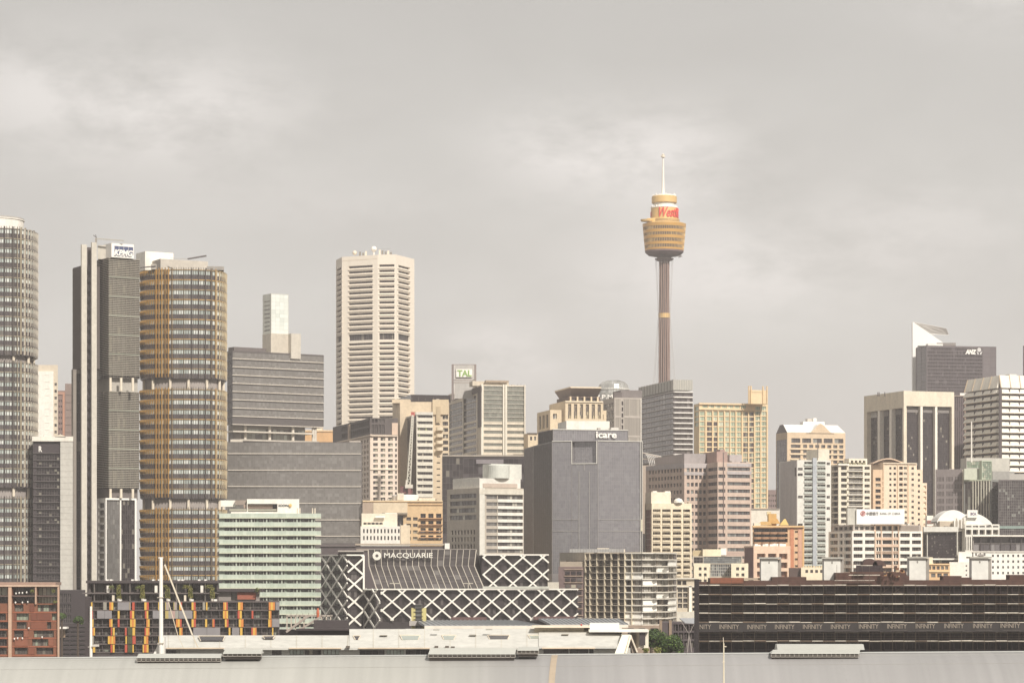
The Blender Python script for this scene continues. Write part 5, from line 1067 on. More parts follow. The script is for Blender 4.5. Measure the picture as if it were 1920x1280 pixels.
# ------------------------------------------------------------------ grey building and glass neighbours at the right
D = 1240
b = Bld('office_building', 'grey office building with slit windows in groups of five, right of the column tower', corner(1754, 1806.5, 1811, D, 70), 879, wm('#8c8280'), t=.6)
f = b.F[0]
for j in range(9):
    for (x0, x1) in ((1757, 1770.5), (1774, 1787), (1790.5, 1804)): b.grid(0, x0, x1, 5, .42, 893+13.7*j, 902+13.7*j, 1, 1, 'slit_window', G_BLK)
b.done()
b.fbox('light_edge', 1, 1806.6, 1811, 880, 1010, .02, .5, wm('#cfc4b0'))
clutter(b, 0, 1758, 1803, 879, 5, 13, 2.5)
D = 1230
b = Bld('glass_office_block', 'glass office block with white vertical mullions and a pale green glass penthouse', corner(1807, 1858.5, 1872, D, 60), 898, wm('#8f908a'), t=.4)
gf = gm('#55504f', '#75736e', '#a9ab9f', .35, .12, .3)
b.op(0, 1809, 1857, 903, 1010, 'curtain_wall', gf, pn=(9, 8), fw=.12, t=.3); b.grid(1, 1860, 1871, 1, .9, 901, 1010, 8, .8, g=G_MID, pn=(4, 1), fd=.2); b.done()
b.posts('vertical_mullion', 0, [1824+5.1*k for k in range(7)], 1.1, 900, 1010, .6, wm('#d9d3c0'), each=True); b.bands('green_sill', 0, 1807, 1858, [899.5], 2.6, .5, wm('#b9c0a6'))
v = b.sub('penthouse', corner(1801, 1812, 1893, D+12, 12), 858, 899, wm('#c3bfb4'), D=D+12); v.op(1, 1813, 1838, 864, 877, 'green_glass', G_GREEN, pn=(8, 2)); v.done(); 
v = b.sub('green_glass_box', corner(1836, 1841, 1860, D+2, 12), 863, 899, wm('#b7c2aa'), D=D+2); v.op(1, 1842, 1859, 865, 898, 'green_glass', G_GREEN, pn=(5, 8), fw=.1); v.done()
prism_part(b.e, 'side_screen', corner(1806, 1808, 1836, D+4, 12), 878, 899, D+4, wm('#c9ccb8')); prism_part(b.e, 'grey_plant', corner(1856, 1861, 1902, D+9, 12), 883, 899, D+9, wm('#a5a29c'))
D = 1215
b = Bld('glass_office_block', 'dark finely gridded glass office block cut off by the right edge', front(1872, 1990, D, 24, 0), 899, wm('#6e6766'), t=.3)
b.op(0, 1873, 1985, 901, 1004, 'curtain_wall', gm('#544d4e', '#6b6563', '#a1a299', .35, .06, .3), pn=(28, 20), fw=.1, fm=wm('#8f8986'), t=.2)
b.bands('teal_band', 0, 1873, 1985, [988], 5, .25, wm('#8fa29a')); b.done(); prism_part(b.e, 'roof_plant', front(1893, 1960, D+10, 8), 888, 900, D+10, wm('#b9b5ad'))
# ------------------------------------------------------------------ white building with roof sign
D = 985
wn = wm('#efeade', .95); pnk = wm('#e0c2a8')
b = Bld('office_building', 'white office building with peach centre bay and a large white rooftop sign', corner(1553.5, 1598, 1729, D, 14), 995, wn, t=.8)
for k in range(8):
    y = 999+13.0*k
    for (x0, x1) in ((1556.5, 1570.5), (1574, 1579.5), (1583, 1595)): b.op(0, x0, x1, y, y+7.5, 'side_window', G_DARK, pn=(3, 1))
    for (x0, x1) in ((1600.5, 1617.5), (1622, 1639.5), (1688, 1706), (1710, 1727)): b.op(1, x0, x1, y, y+7, 'ribbon_window', G_DARK, pn=(4, 1))
    for (x0, x1) in ((1643.5, 1647), (1648, 1651.5), (1655, 1672), (1676, 1679.5), (1680.5, 1684.5)): b.op(1, x0, x1, y, y+7.3, 'window', G_DARK, pn=(1, 1))
    if k > 2: b.fbox('peach_spandrel', 1, 1641, 1686, y+7.6, y+12.7, .02, .35, pnk); b.fbox('peach_spandrel', 1, 1641, 1686, y-5.2, y-.2, .02, .35, pnk) if k == 3 else None
    else: b.fbox('peach_spandrel', 1, 1641, 1686, y+7.6, y+12.7, .02, .35, pnk)
b.done(); b.posts('peach_pilaster', 1, [1641.8, 1653.2, 1674, 1685.6], 1.8, 995, 1100, .45, pnk, each=True)
v = b.sub('set_back_storey', corner(1560, 1600, 1727, D+5, 14), 983.5, 1000, wm('#b5aaa0'), D=D+5); v.grid(0, 1563, 1599, 4, .75, 986, 993, 1, .9, 'upper_window', G_MID, pn=(3, 1)); v.grid(1, 1601, 1641, 4, .7, 986, 993, 1, .9, 'upper_window', G_MID, pn=(2, 1)); v.grid(1, 1641, 1686, 4, .6, 985, 993, 1, .9, 'upper_window', G_DARK, pn=(2, 1)); v.done()
v.fbox('peach_top', 1, 1641, 1686, 981, 985, -1, .5, pnk); v.fbox('plant_mesh', 1, 1688, 1723, 985, 995, .02, .8, wm('#8c8076'))
for x in (1641, 1653, 1674, 1685): v.fbox('peach_pier', 1, x-1.6, x+1.2, 985, 995, .02, .6, pnk)
clutter(b, 1, 1700, 1726, 984, 4, 11, 3)
clutter(b, 0, 1558, 1596, 984, 4, 12, 3)
sg = thing('rooftop_sign', 'long white billboard with red round emblem and bank lettering on the peach-bay building', 'sign', W(1606, 981, D+4))
Ds = D+4; mb = MB(); mb.box(wx(1606, Ds), wx(1696, Ds), Ds, Ds+5, wz(982, Ds), wz(954, Ds)); pn = mb.obj('sign_panel', pm_('#faf8f4', .97), sg)
mb = MB(); mb.box(wx(1589, Ds+1), wx(1605.7, Ds+1), Ds+1, Ds+5, wz(983, Ds), wz(952, Ds)); mb.obj('side_box', wm('#c9c5b9'), sg)
def ringmesh(cx_, zc, y, R, r, mat, par, name='emblem_ring'):
    mb = MB(); n = 24
    for k in range(n):
        a, c = 2*math.pi*k/n, 2*math.pi*(k+1)/n
        P = lambda rr, aa, yy: (cx_+rr*math.cos(aa), yy, zc+rr*math.sin(aa))
        mb.face([P(r, a, y), P(R, a, y), P(R, c, y), P(r, c, y)]); mb.face([P(R, a, y), P(R, a, y+.15), P(R, c, y+.15), P(R, c, y)]); mb.face([P(r, a, y), P(r, c, y), P(r, c, y+.15), P(r, a, y+.15)])
    return mb.obj(name, mat, par)
red = pm_('#c5605a'); q = W(1618, 962, Ds); ringmesh(q.x, q.z, Ds-.2, .95, .72, red, pn)
mb = MB(); mb.box(q.x-.08, q.x+.08, Ds-.2, Ds-.02, q.z-.72, q.z+.72); mb.box(q.x-.42, q.x+.42, Ds-.22, Ds-.02, q.z-.35, q.z-.22); mb.box(q.x-.42, q.x+.42, Ds-.22, Ds-.02, q.z+.22, q.z+.35); mb.box(q.x-.42, q.x-.3, Ds-.22, Ds-.02, q.z-.22, q.z+.22); mb.box(q.x+.3, q.x+.42, Ds-.22, Ds-.02, q.z-.22, q.z+.22); mb.obj('emblem_square', red, pn)
text3('中国银行', (wx(1624.5, Ds), Ds-.12, wz(965.5, Ds)), 0, wx(1647, Ds)-wx(1624.5, Ds), wz(959, Ds)-wz(965.5, Ds), wm('#8d8a85'), pn, bold=.01, ext=.08, shear=.1); text3('BANK OF CHINA', (wx(1650, Ds), Ds-.12, wz(964.3, Ds)), 0, wx(1688, Ds)-wx(1650, Ds), wz(960, Ds)-wz(964.3, Ds), wm('#a9a59e'), pn, ext=.06)
# ------------------------------------------------------------------ vault-roofed building
D = 1010
b = Bld('vaulted_office_building', 'white building with curved vault roof, arcade row and small lettered sign', corner(1735, 1809.5, 1874, D, 14), 982, wm('#e9e4d8', .93), t=.8)
for i in range(5):
    x0 = 1811.5+12.6*i; b.op(1, x0, x0+10, 992.5, 1001.5, 'arcade_window', G_BLK, pn=(2, 1), t=1.6); b.op(1, x0, x0+10, 985, 988, 'clerestory', G_MID, pn=(3, 1), t=.4)
for i in range(5): b.op(1, 1810+4.2*i, 1812+4.2*i, 1006, 1031, 'slit_window', G_DARK, t=.5)
b.op(0, 1796, 1804, 992, 1032, 'side_glass', G_DARK, pn=(2, 5)); b.op(1, 1824, 1873, 1006, 1032, 'terrace_glass', G_DARK, pn=(8, 2), t=2.5); b.done()
v = b.sub('black_glass_cube', corner(1730, 1738, 1796, D-12, 8), 988, 1100, wm('#cfcabd'), D=D-12)
v.op(1, 1739.5, 1794, 998, 1046, 'black_glass', G_BLK, pn=(22, 16), fw=.06, fm=wm('#544b4c'), t=.4); v.op(0, 1731, 1737.5, 999, 1050, 'black_glass', G_BLK, pn=(3, 12), t=.3); v.op(1, 1750, 1796, 1050, 1057, 'lower_window', G_DARK, pn=(8, 1)); v.done()
v.fbox('white_roof_slab', 1, 1732, 1797, 987, 996.5, .02, 1.5, wm('#dad7cd')); v.fbox('white_base', 1, 1749, 1797, 1046.5, 1049, .02, 1.2, WHITE)
clutter(v, 1, 1736, 1792, 988, 5, 14, 2.5)
# vault: two curved shells
def vault(x0, x1, yb_, yt, Da, dep, nm, skew=0.0, p=1.0):
    mb = MB(); N = 18
    def P(t, q): return (wx(x0+(x1-x0)*t, Da), Da+q, wz(yb_+(yt-yb_)*math.sin(math.pi*(t**p))**.8+skew*t, Da))
    for k in range(N):
        a, c = P(k/N, 0), P((k+1)/N, 0); a2, c2 = P(k/N, dep), P((k+1)/N, dep)
        mb.face([a, c, (c[0], c[1]+dep, c[2]), (a[0], a[1]+dep, a[2])]); mb.face([(a[0], Da, wz(yb_+2, Da)), (c[0], Da, wz(yb_+2, Da)), c, a])
        mb.face([(a[0], Da+dep, a[2]), (c[0], Da+dep, c[2]), (c[0], Da+dep, wz(yb_+2, Da)), (a[0], Da+dep, wz(yb_+2, Da))])
    return mb.obj(nm, pm_('#f5f2ea', .95), b.e, smooth=False)
vault(1757, 1822, 977, 955.5, D+6, 16, 'vault_shell', 0, .9); vault(1801, 1860, 981, 962, D+2, 16, 'vault_shell', 0, .8)
prism_part(b.e, 'vault_wall', corner(1757, 1762, 1792, D+4, 8), 976.5, 992, D+4, wm('#c9b9a3')); prism_part(b.e, 'vault_wall', corner(1786, 1790, 1812, D+1, 8), 976, 995, D+1, wm('#d9d0c0'))
for k in range(7): mb = MB(); q = W(1790+3.2*k, 980-abs(3-k)*1.5, D+.5); mb.box(q.x-.25, q.x+.25, q.y-.3, q.y, wz(990, D), q.z+1.2); mb.obj('vault_strut', wm('#b3a898') if k % 2 else WHITE, b.e)
mb = MB(); Dq = D+.6; mb.box(wx(1814, Dq), wx(1833, Dq), Dq, Dq+1, wz(970, Dq), wz(955.5, Dq)); pnl = mb.obj('sign_box', WHP, b.e); text3('BCA', (wx(1819.8, Dq), Dq-.05, wz(965.3, Dq)), 0, wx(1830.6, Dq)-wx(1819.8, Dq), wz(960, Dq)-wz(965.3, Dq), pm_('#7d6f86'), pnl, bold=.05, ext=.05)
b = Bld('terrace_block', 'dark glass terrace block above the small-windowed white hotel at the right edge', front(1824, 1990, 985, 12), 1003.5, wm('#8c8480'), t=.8)
b.op(0, 1826, 1985, 1007, 1018, 'terrace_glass', G_DARK, pn=(12, 1), fw=.2, t=2); b.op(0, 1826, 1985, 1019, 1032, 'terrace_glass', gm('#6e686a', '#8a8486', '#a8a3a2', .4, .2, .35), pn=(16, 1), fw=.15, t=.4); b.bands('roof_slab', 0, 1824, 1990, [1004], 2.2, 1.8, WHITE); b.posts('post', 0, [1839+19*k for k in range(8)], 1, 1004, 1032, .3, wm('#5b5254')); b.done()
D = 962
b = Bld('hotel', 'white hotel with a regular grid of tiny square windows at the right edge', front(1823, 1995, D, 14), 1033, wm('#f4f0e6', .95), t=.4)
b.grid(0, 1857, 1990, 14, .38, 1036, 1079, 4, .42, g=G_MID); b.grid(0, 1826, 1850, 3, .4, 1036, 1042, 1, .8, g=G_DARK); b.done(); b.bands('parapet', 0, 1823, 1995, [1034], 1.2, .4, WHITE); b.fbox('grey_plant', 0, 1835, 1846, 1038, 1041, .02, .8, wm('#a59e98'))
b = Bld('plain_block', 'blank white block stepping down beside the orange window row', front(1780, 1825, D-5, 12), 1053, wm('#ece7dc', .93)); b.grid(0, 1808, 1824, 2, .35, 1056, 1090, 4, .35, g=G_DARK, t=.3); b.done()
v = b.sub('taller_part', front(1797, 1825, D, 10), 1034, 1060, wm('#eee9df', .93), D=D); v.done()
b = Bld('low_building', 'small orange building with one row of dark windows between the grey lift shafts', front(1738, 1781, D-12, 12), 1056, wm('#e5bd8c'), t=.4); b.grid(0, 1739, 1779, 5, .7, 1060.5, 1067.5, 1, .9, g=G_DARK, pn=(3, 1)); b.grid(0, 1744, 1779, 3, .7, 1074, 1082, 1, .9, g=G_MID, pn=(2, 1)); b.bands('ledge', 0, 1738, 1781, [1057.5, 1071], 1.6, .5, wm('#f0cf9f')); b.done(); b.fbox('cream_stair', 0, 1738, 1749, 1044, 1058, -4, -1, wm('#f0e2c4'))
b = Bld('plain_block', 'small white and red-brown block right of the cream stepped tower', corner(1735, 1738, 1750, 1040, 10), 966, WHITE); b.fbox('brick_band', 1, 1738.5, 1750, 975, 981, .02, .3, wm('#9a6f66')); b.fbox('brick_band', 1, 1738.5, 1750, 986, 992, .02, .3, wm('#b06a58')); b.done()
# ------------------------------------------------------------------ lattice-framed building
D = 850
gl_ = gm('#433c3d', '#595152', '#7a7370', .3, .08, .2); glf = wm('#3a3334'); white = pm_('#f3eee2', .97, .5)
e = thing('lattice_office_building', 'black glass office in a white diagonal lattice, disc and capital letters on its glass prow', 'building', (wx(700, D), D, 0))
def vol(name, V, yt, yb, faces, Dq):
    v = Bld(name, None, V, yt, wm('#3b3435'), D=Dq, yb=yb, parent=e, t=.3)
    for (i, x0, x1, y0, y1, nx, ny) in faces:
        h = (y1-y0)/ny
        for k in range(ny):
            v.op(i, x0, x1, y0+h*k+.8, y0+h*(k+1)-4.2, 'window_band', gl_, pn=(nx, 1), fw=.09, fm=glf, t=.4)
    v.done(); return v
def lattice(v, i, x0, x1, y0, y1, xc, yc, P, Q, out=.9, w=.5, name='lattice_bar', rail=True):
    """each straight diagonal is a bar of its own"""
    f = v.F[i]; sl = Q/P
    for sg in (1, -1):
        k0 = int((x0-xc)/P)-int((y1-y0)/Q)-3; k1 = int((x1-xc)/P)+int((y1-y0)/Q)+3
        for k in range(k0, k1):
            # y = yc + sg*sl*(x-(xc+kP))
            xs = xc+k*P; pts = []
            xa, xb = x0, x1
            ya, yb = yc+sg*sl*(xa-xs), yc+sg*sl*(xb-xs)
            t0, t1 = 0.0, 1.0
            for (p, q) in ((-(yb-ya), ya-y0), ((yb-ya), y1-ya)):
                if abs(p) < 1e-9: continue
                r = q/p
                if p < 0: t0 = max(t0, r)
                else: t1 = min(t1, r)
            if t1-t0 < .004: continue
            A = (xa+(xb-xa)*t0, ya+(yb-ya)*t0); B = (xa+(xb-xa)*t1, ya+(yb-ya)*t1)
            mb = MB(); o = out+(.02 if sg > 0 else -.05); mb.bar(f.pt(f.u(A[0], o), o, v.z(A[1])), f.pt(f.u(B[0], o), o, v.z(B[1])), w, .35, up=(f.n[0], f.n[1], 0)); mb.obj(name, white, e)
    if rail: mb = MB(); f.bx(mb, f.u(x0, out), f.u(x1, out), out-.25, out+.22, v.z(y0+1.2), v.z(y0-1.2)); mb.obj('top_rail', white, e)
v = vol('lower_hall', poly([(668, D+4), (705, D-12), (1083, D-11)], 20), 1105, 1250, [(0, 671, 704, 1106, 1172, 5, 4), (1, 707, 1080, 1106, 1170, 72, 4)], D-12)
lattice(v, 1, 714, 1084, 1104, 1162, 716.5, 1111, 37.4, 32.4); lattice(v, 0, 671, 712, 1104, 1178, 692, 1128, 20.5, 32.4, out=.7, w=.5, rail=False)
mb = MB(); f = v.F[1]
for (x0, x1, y0) in ((846, 912, 1156), (1000, 1078, 1155)): f.bx(mb, f.u(x0), f.u(x1), .05, 2.2, v.z(y0+6), v.z(y0))
mb.obj('brown_canopy', wm('#6b4f4c'), e)
v2 = vol('upper_hall', corner(897, 903, 1027, D-2, 2.5), 1040, 1106, [(1, 905, 1026, 1042, 1106, 24, 4)], D-2)
lattice(v2, 1, 905, 1029, 1039.5, 1103, 906, 1044.5, 37.2, 32.2, name='lattice_bar')
v3 = vol('left_hall', corner(602, 651, 683, D-6, 22), 1040, 1250, [(0, 604, 650, 1042, 1172, 6, 8), (1, 653, 681, 1042, 1172, 5, 8)], D-6)
lattice(v3, 0, 600.5, 651, 1040, 1166, 601, 1040, 20.8, 32.6, out=.7, w=.5); lattice(v3, 1, 652, 682.5, 1040, 1172, 664, 1061.5, 36.5, 33, out=.8, w=.55)
mb = MB(); f = v3.F[1]; f.bx(mb, f.u(680.3, .9), f.u(683.3, .9), .6, 1.15, v3.z(1105), v3.z(1041)); mb.obj('corner_post', white, e)
prism_part(e, 'top_plinth', front(634, 682, D-2, 8), 1031.5, 1041, D, wm('#5a5152')); mb = MB(); mb.box(wx(634, D-4), wx(682, D-4), D-4.5, D-2.2, wz(1034, D-4), wz(1031.2, D-4)); mb.obj('plinth_rim', wm('#b0a79f'), e)
# glass prow: upright top, leaning lower part
mb = MB(); pr = gm('#625b5a', '#6f6867', '#8f8985', .35, .08, .35, .2); nP = 17
def PT(t, r):   # t across 0..1, r 0 top 1 kink 2 foot
    x = [(690.5, 893), (692, 889.5), (706, 908)][r]; y = (1030, 1060, 1103)[r]; d = (D+1, D+1, D-9)[r]
    return W(x[0]+(x[1]-x[0])*t, y, d)
for r in (0, 1):
    rows = 3 if r == 0 else 5
    for k in range(nP):
        for j in range(rows):
            a0, a1 = PT(k/nP, r).lerp(PT(k/nP, r+1), j/rows), PT(k/nP, r).lerp(PT(k/nP, r+1), (j+1)/rows); c0, c1 = PT((k+1)/nP, r).lerp(PT((k+1)/nP, r+1), j/rows), PT((k+1)/nP, r).lerp(PT((k+1)/nP, r+1), (j+1)/rows)
            mb.face([a1, c1, c0, a0], 0, rng.random())
top0, top1 = PT(0, 0), PT(1, 0); bk = Vector((0, 12, 0)); ft0, ft1, k0, k1 = PT(0, 2), PT(1, 2), PT(0, 1), PT(1, 1)
mb.face([top0, top1, top1+bk, top0+bk]); mb.face([top0, top0+bk, Vector((ft0.x, top0.y+12, ft0.z)), ft0, k0]); mb.face([top1+bk, top1, k1, ft1, Vector((ft1.x, top1.y+12, ft1.z))]); mb.obj('glass_prow', pr, e)
for k in range(nP+1):
    mb = MB(); o = Vector((0, -.25, 0)); mb.bar(PT(k/nP, 0)+o, PT(k/nP, 1)+o, .3 if k in (0, nP) else .2, .3); mb.bar(PT(k/nP, 1)+o, PT(k/nP, 2)+o, .3 if k in (0, nP) else .2, .3); mb.obj('prow_rib', wm('#cfc6b6'), e)
mb = MB()
for (r, t) in ((0, .5), (1, .0), (1, .45), (1, .7)): a = PT(0, r).lerp(PT(0, r+1), t); c = PT(1, r).lerp(PT(1, r+1), t); o = Vector((0, -.12, 0)); mb.bar(a+o, c+o, .1)
mb.obj('prow_lines', wm('#8a8380'), e)
mb = MB(); mb.bar(PT(0, 0)+Vector((0, -.2, .1)), PT(1, 0)+Vector((0, -.2, .1)), .3); mb.obj('prow_top_edge', wm('#8f8781'), e)
q = W(707, 1041.3, D); ringmesh(q.x, q.z, D-.9, 1.42, .5, pm_('#e9e6da', .95), e, 'sign_disc')
mb = MB(); mb.lathe(0, 0, [(.2, 0)], 3) if False else None
for (dx_, dz_) in ((-.16, 0), (.16, 0), (0, .18)): mb.box(q.x+dx_-.1, q.x+dx_+.1, D-.8, D-.6, q.z+dz_-.2, q.z+dz_+.14)
mb.obj('disc_mark', wm('#6a625e'), e)
text3('MACQUARIE', (wx(720.5, D), D-.6, wz(1046.8, D)), 0, wx(811.5, D)-wx(720.5, D), wz(1035.8, D)-wz(1046.8, D), pm_('#e9e6da', .95), e, bold=.012, ext=.2)
mb = MB(); mb.box(wx(683, D-3), wx(905, D-3), D-10, D-3, wz(1105, D-3), wz(1103.2, D-3)); mb.box(wx(905, D-13), wx(1030, D-13), D-12.6, D-12.4, wz(1103, D-12), wz(1098.5, D-12)); mb.obj('terrace_glass', wm('#c9c9bd'), e)
prism_part(e, 'roof_kiosk', front(1027, 1048, D-2, 6), 1091, 1106, D-2, wm('#cdc6b6')); 
for x in (740, 878): mb = MB(); mb.box(wx(x-9, D-10), wx(x+9, D-10), D-11, D-10, wz(1093.6, D-10), wz(1092.4, D-10)); mb.box(wx(x-.6, D-10), wx(x+.6, D-10), D-11, D-10.5, wz(1103, D-10), wz(1093, D-10)); mb.obj('terrace_umbrella', wm('#cfc8b6'), e)
# ------------------------------------------------------------------ scaffolded building
D = 520
b = Bld('building_under_construction', 'long dark unfinished building with red-brown parapet, wrapped in scaffolding', front(1307, 1990, D+3, 18), 1096, wm('#33262a', .9), t=.6)
b.grid(0, 1310, 1985, 31, .96, 1098, 1218, 7, .92, 'open_bay', gm('#261d20', '#2e2427', '#463a38', .3, .06, .0, .9), t=1.2, pn=(2, 1), fw=.06, fm=wm('#2e2428')); b.done()
brick = wm('#593c33', .85, var=.3); rn = random.Random(21); x = 1311
prof = [(1311, 1330, 1090), (1330, 1395, 1083), (1395, 1448, 1088), (1448, 1512, 1081), (1512, 1567, 1087), (1567, 1598, 1073), (1598, 1700, 1071), (1700, 1705, 1079), (1705, 1768, 1087), (1768, 1803, 1079), (1803, 1822, 1082), (1822, 1893, 1086), (1893, 1990, 1077)]
for (a, c, y) in prof: b.fbox('parapet_section', 0, a+.05, c-.05, y, 1096, -4, -.02, brick)
b.fbox('brick_pile', 0, 1332, 1394, 1082.5, 1093, .02, 1.2, wm('#8a5138', .9, var=.3)); b.fbox('roof_ledge', 0, 1395, 1448, 1083, 1087, -5, -4.1, wm('#b8a892'))
for (a, c, y0) in ((1427, 1458.5, 1044), (1545, 1576, 1044), (1705, 1736, 1043), (1822, 1853, 1043)):
    v = b.sub('lift_shaft', corner(a-1, a, c, D+6, 60), y0+2, 1096, wm('#c0bcb0'), D=D+6); 
    v = None
bb = b
for (a, c, y0) in ((1427, 1458.5, 1044), (1545, 1576, 1044), (1705, 1736, 1043), (1822, 1853, 1043)):
    mb = MB(); q0, q1 = wx(a, D+6), wx(c, D+6); mb.box(q0, q1, D+6, D+9, wz(1096, D+6), wz(y0+3, D+6)); o = mb.obj('lift_shaft', wm('#dedcd4', .95), b.e)
    mb = MB(); mb.box(q0-.5, q1+.6, D+5.4, D+9.5, wz(y0+3, D+6)+.002, wz(y0, D+6)); mb.obj('shaft_cap', wm('#b1ada3'), o)
    mb = MB(); mb.box(q0+1.5, q0+1.75, D+5.95, D+5.99, wz(y0+12, D+6), wz(y0+8, D+6)); mb.obj('shaft_vent', wm('#8f8b84'), o)
    mb = MB(); mb.box(q1+.002, q1+.7, D+6.3, D+8.8, wz(1096, D+6), wz(y0+4, D+6)); mb.obj('shaft_return', wm('#9a948c'), o)
# rooftop arches and clutter
v = b.sub('rooftop_block', front(1605, 1655, D+4, 5), 1059, 1096, wm('#3c3032', .9), D=D+4); v.done()
for (xc, r, y0) in ((1631, 14, 1059), (1648, 12.5, 1060)):
    mb = MB(); N = 14; R = r*(D+5)/F; z0 = wz(y0+1, D+5); X = wx(xc, D+5)
    for k in range(N):
        a, c = math.pi*k/N, math.pi*(k+1)/N; P = lambda aa, yy: (X+R*math.cos(aa), yy, z0+R*.95*math.sin(aa)); mb.face([P(a, D+4.6), P(c, D+4.6), P(c, D+8), P(a, D+8)][::-1]); mb.face([(X, D+4.6, z0), P(c, D+4.6), P(a, D+4.6)][::-1])
    mb.obj('roof_arch', wm('#5c4540', .85), b.e)
sc = thing('scaffolding', 'tube scaffolding with pale planks and a black lettered banner, along the dark unfinished building', 'scaffolding', (wx(1306, D), D, 0))
z = lambda y: wz(y, D); tube = pm_('#7a6450', .45, .6, 0); plank = wm('#e0d6c4', .95, var=.35)
ys = [1079, 1097, 1114.3, 1131.7, 1149, 1166.3, 1184, 1201.5, 1219]
xs = [1310.5, 1329]+[1350+21.55*k for k in range(30)]
rn = random.Random(2)
for x in xs:
    mb = MB(); yt = 1062 if 1600 < x < 1660 else 1086+rn.random()*6; mb.bar((wx(x, D), D-.1, 0), (wx(x, D), D-.1, z(yt)), .055); mb.obj('standard', tube, sc)
for y in ys[1:-1]:
    for i in range(len(xs)-1):
        dy = rn.uniform(-.35, .35); hh = .11 if rn.random() < .7 else .17
        mb = MB(); mb.box(wx(xs[i], D)+.02, wx(xs[i+1], D)-.02, D, D+1.0, z(y+dy), z(y+dy)+hh); mb.obj('plank_deck', plank if rn.random() < .7 else wm('#8d7a66', .9, var=.2), sc)
    mb = MB(); mb.bar((wx(1307, D), D-.15, z(y+2)), (wx(1990, D), D-.15, z(y+2)), .04); mb.bar((wx(1307, D), D-.15, z(y-5.5)), (wx(1990, D), D-.15, z(y-5.5)), .035); mb.bar((wx(1307, D), D-.15, z(y-9.5)), (wx(1990, D), D-.15, z(y-9.5)), .03); mb.obj('ledger', tube, sc)
for k in range(26):
    i = rn.randrange(len(xs)-2); j = rn.choice([1, 2, 3, 4, 6]); s_ = rn.random() < .5; mb = MB()
    mb.bar((wx(xs[i] if s_ else xs[i+1], D), D+.9, z(ys[j])), (wx(xs[i+1] if s_ else xs[i], D), D+.9, z(ys[j+1])), .05); mb.obj('diagonal_brace', tube, sc)
for (x0, x1, y) in ((1592, 1650, 1078), (1614, 1636, 1060), (1565, 1640, 1088)): mb = MB(); mb.box(wx(x0, D), wx(x1, D), D, D+1, z(y), z(y)+.12); mb.obj('plank_deck', plank, sc)
for (x0, y0, x1, y1) in ((1616, 1060, 1622, 1095), (1331, 1062, 1331, 1097), (1321, 1078, 1321, 1097), (1569, 1058, 1569, 1096), (1590, 1046, 1590, 1090), (1600, 1052, 1600, 1085), (1671, 1055, 1671, 1090), (1680, 1056, 1680, 1090), (1661, 1058, 1661, 1090)): mb = MB(); mb.bar(W(x0, y0, D), W(x1, y1, D), .06); mb.obj('standard', tube, sc)
for y in (1058, 1065, 1072): mb = MB(); mb.bar(W(1582, y, D), W(1605, y, D), .05); mb.bar(W(1655, y, D), W(1692, y, D), .05); mb.obj('ledger', wm('#8c6a4c'), sc)
for k in range(16): q = W(1655+rn.random()*36, 1062+rn.random()*20, D+1); mb = MB(); w = .2+rn.random()*.5; mb.box(q.x, q.x+w, q.y, q.y+.5, q.z, q.z+w*.7); mb.obj('site_clutter', wm(rn.choice(['#8a5a40', '#b98a5c', '#54403a', '#cbb490'])), sc)
mb = MB(); N = 120; rnb = random.Random(4)
zs = [.35*math.sin(k*.5)*.12+.05*rnb.random() for k in range(N+1)]
for k in range(N):
    x0, x1 = 1310+k*5.8, 1310+(k+1)*5.8; y0, y1 = D-.3-zs[k], D-.3-zs[k+1]
    mb.face([(wx(x0, D), y0, z(1183.5)), (wx(x1, D), y1, z(1183.5)), (wx(x1, D), y1-.02, z(1167)), (wx(x0, D), y0-.02, z(1167))])
ban = mb.obj('banner', wm('#3c3736', .8, var=.15), sc)
lt = pm_('#a99c8c', .85)
t0 = text3('INFINITY', (wx(1349, D-.5), D-.48, wz(1178.5, D-.5)), 0, wx(1385.5, D)-wx(1349, D), z(1170.5)-z(1178.8), lt, ban, bold=0, ext=.02, space=.92)
for (x, y) in ((1401, 1179), (1453, 1178.8), (1505.5, 1178.6), (1558, 1178.6), (1610.5, 1178), (1663.5, 1177.8), (1717, 1177.4), (1770.5, 1177), (1824.5, 1177), (1876, 1176.5), (1929, 1176)):
    o = t0.copy(); COL.objects.link(o); o.location = Vector((wx(x, D-.5), D-.48, wz(y-.3, D-.5)))-org(ban)
text3('NITY', (wx(1312, D-.5), D-.48, wz(1178.5, D-.5)), 0, wx(1333, D)-wx(1312, D), z(1170.5)-z(1178.8), lt, ban, bold=0, ext=.02)
mb = MB()
for x in [1349+53*k for k in range(11)]: mb.box(wx(x+2, D), wx(x+34, D), D-.5, D-.47, z(1181.8), z(1181.2))
mb.obj('small_print', wm('#6d655f'), ban)
mb = MB(); mb.box(wx(1302.5, D), wx(1310, D), D-.6, D+1.2, 0, z(1085)); mb.obj('debris_net', wm('#2f2729', .8, var=.3), sc)
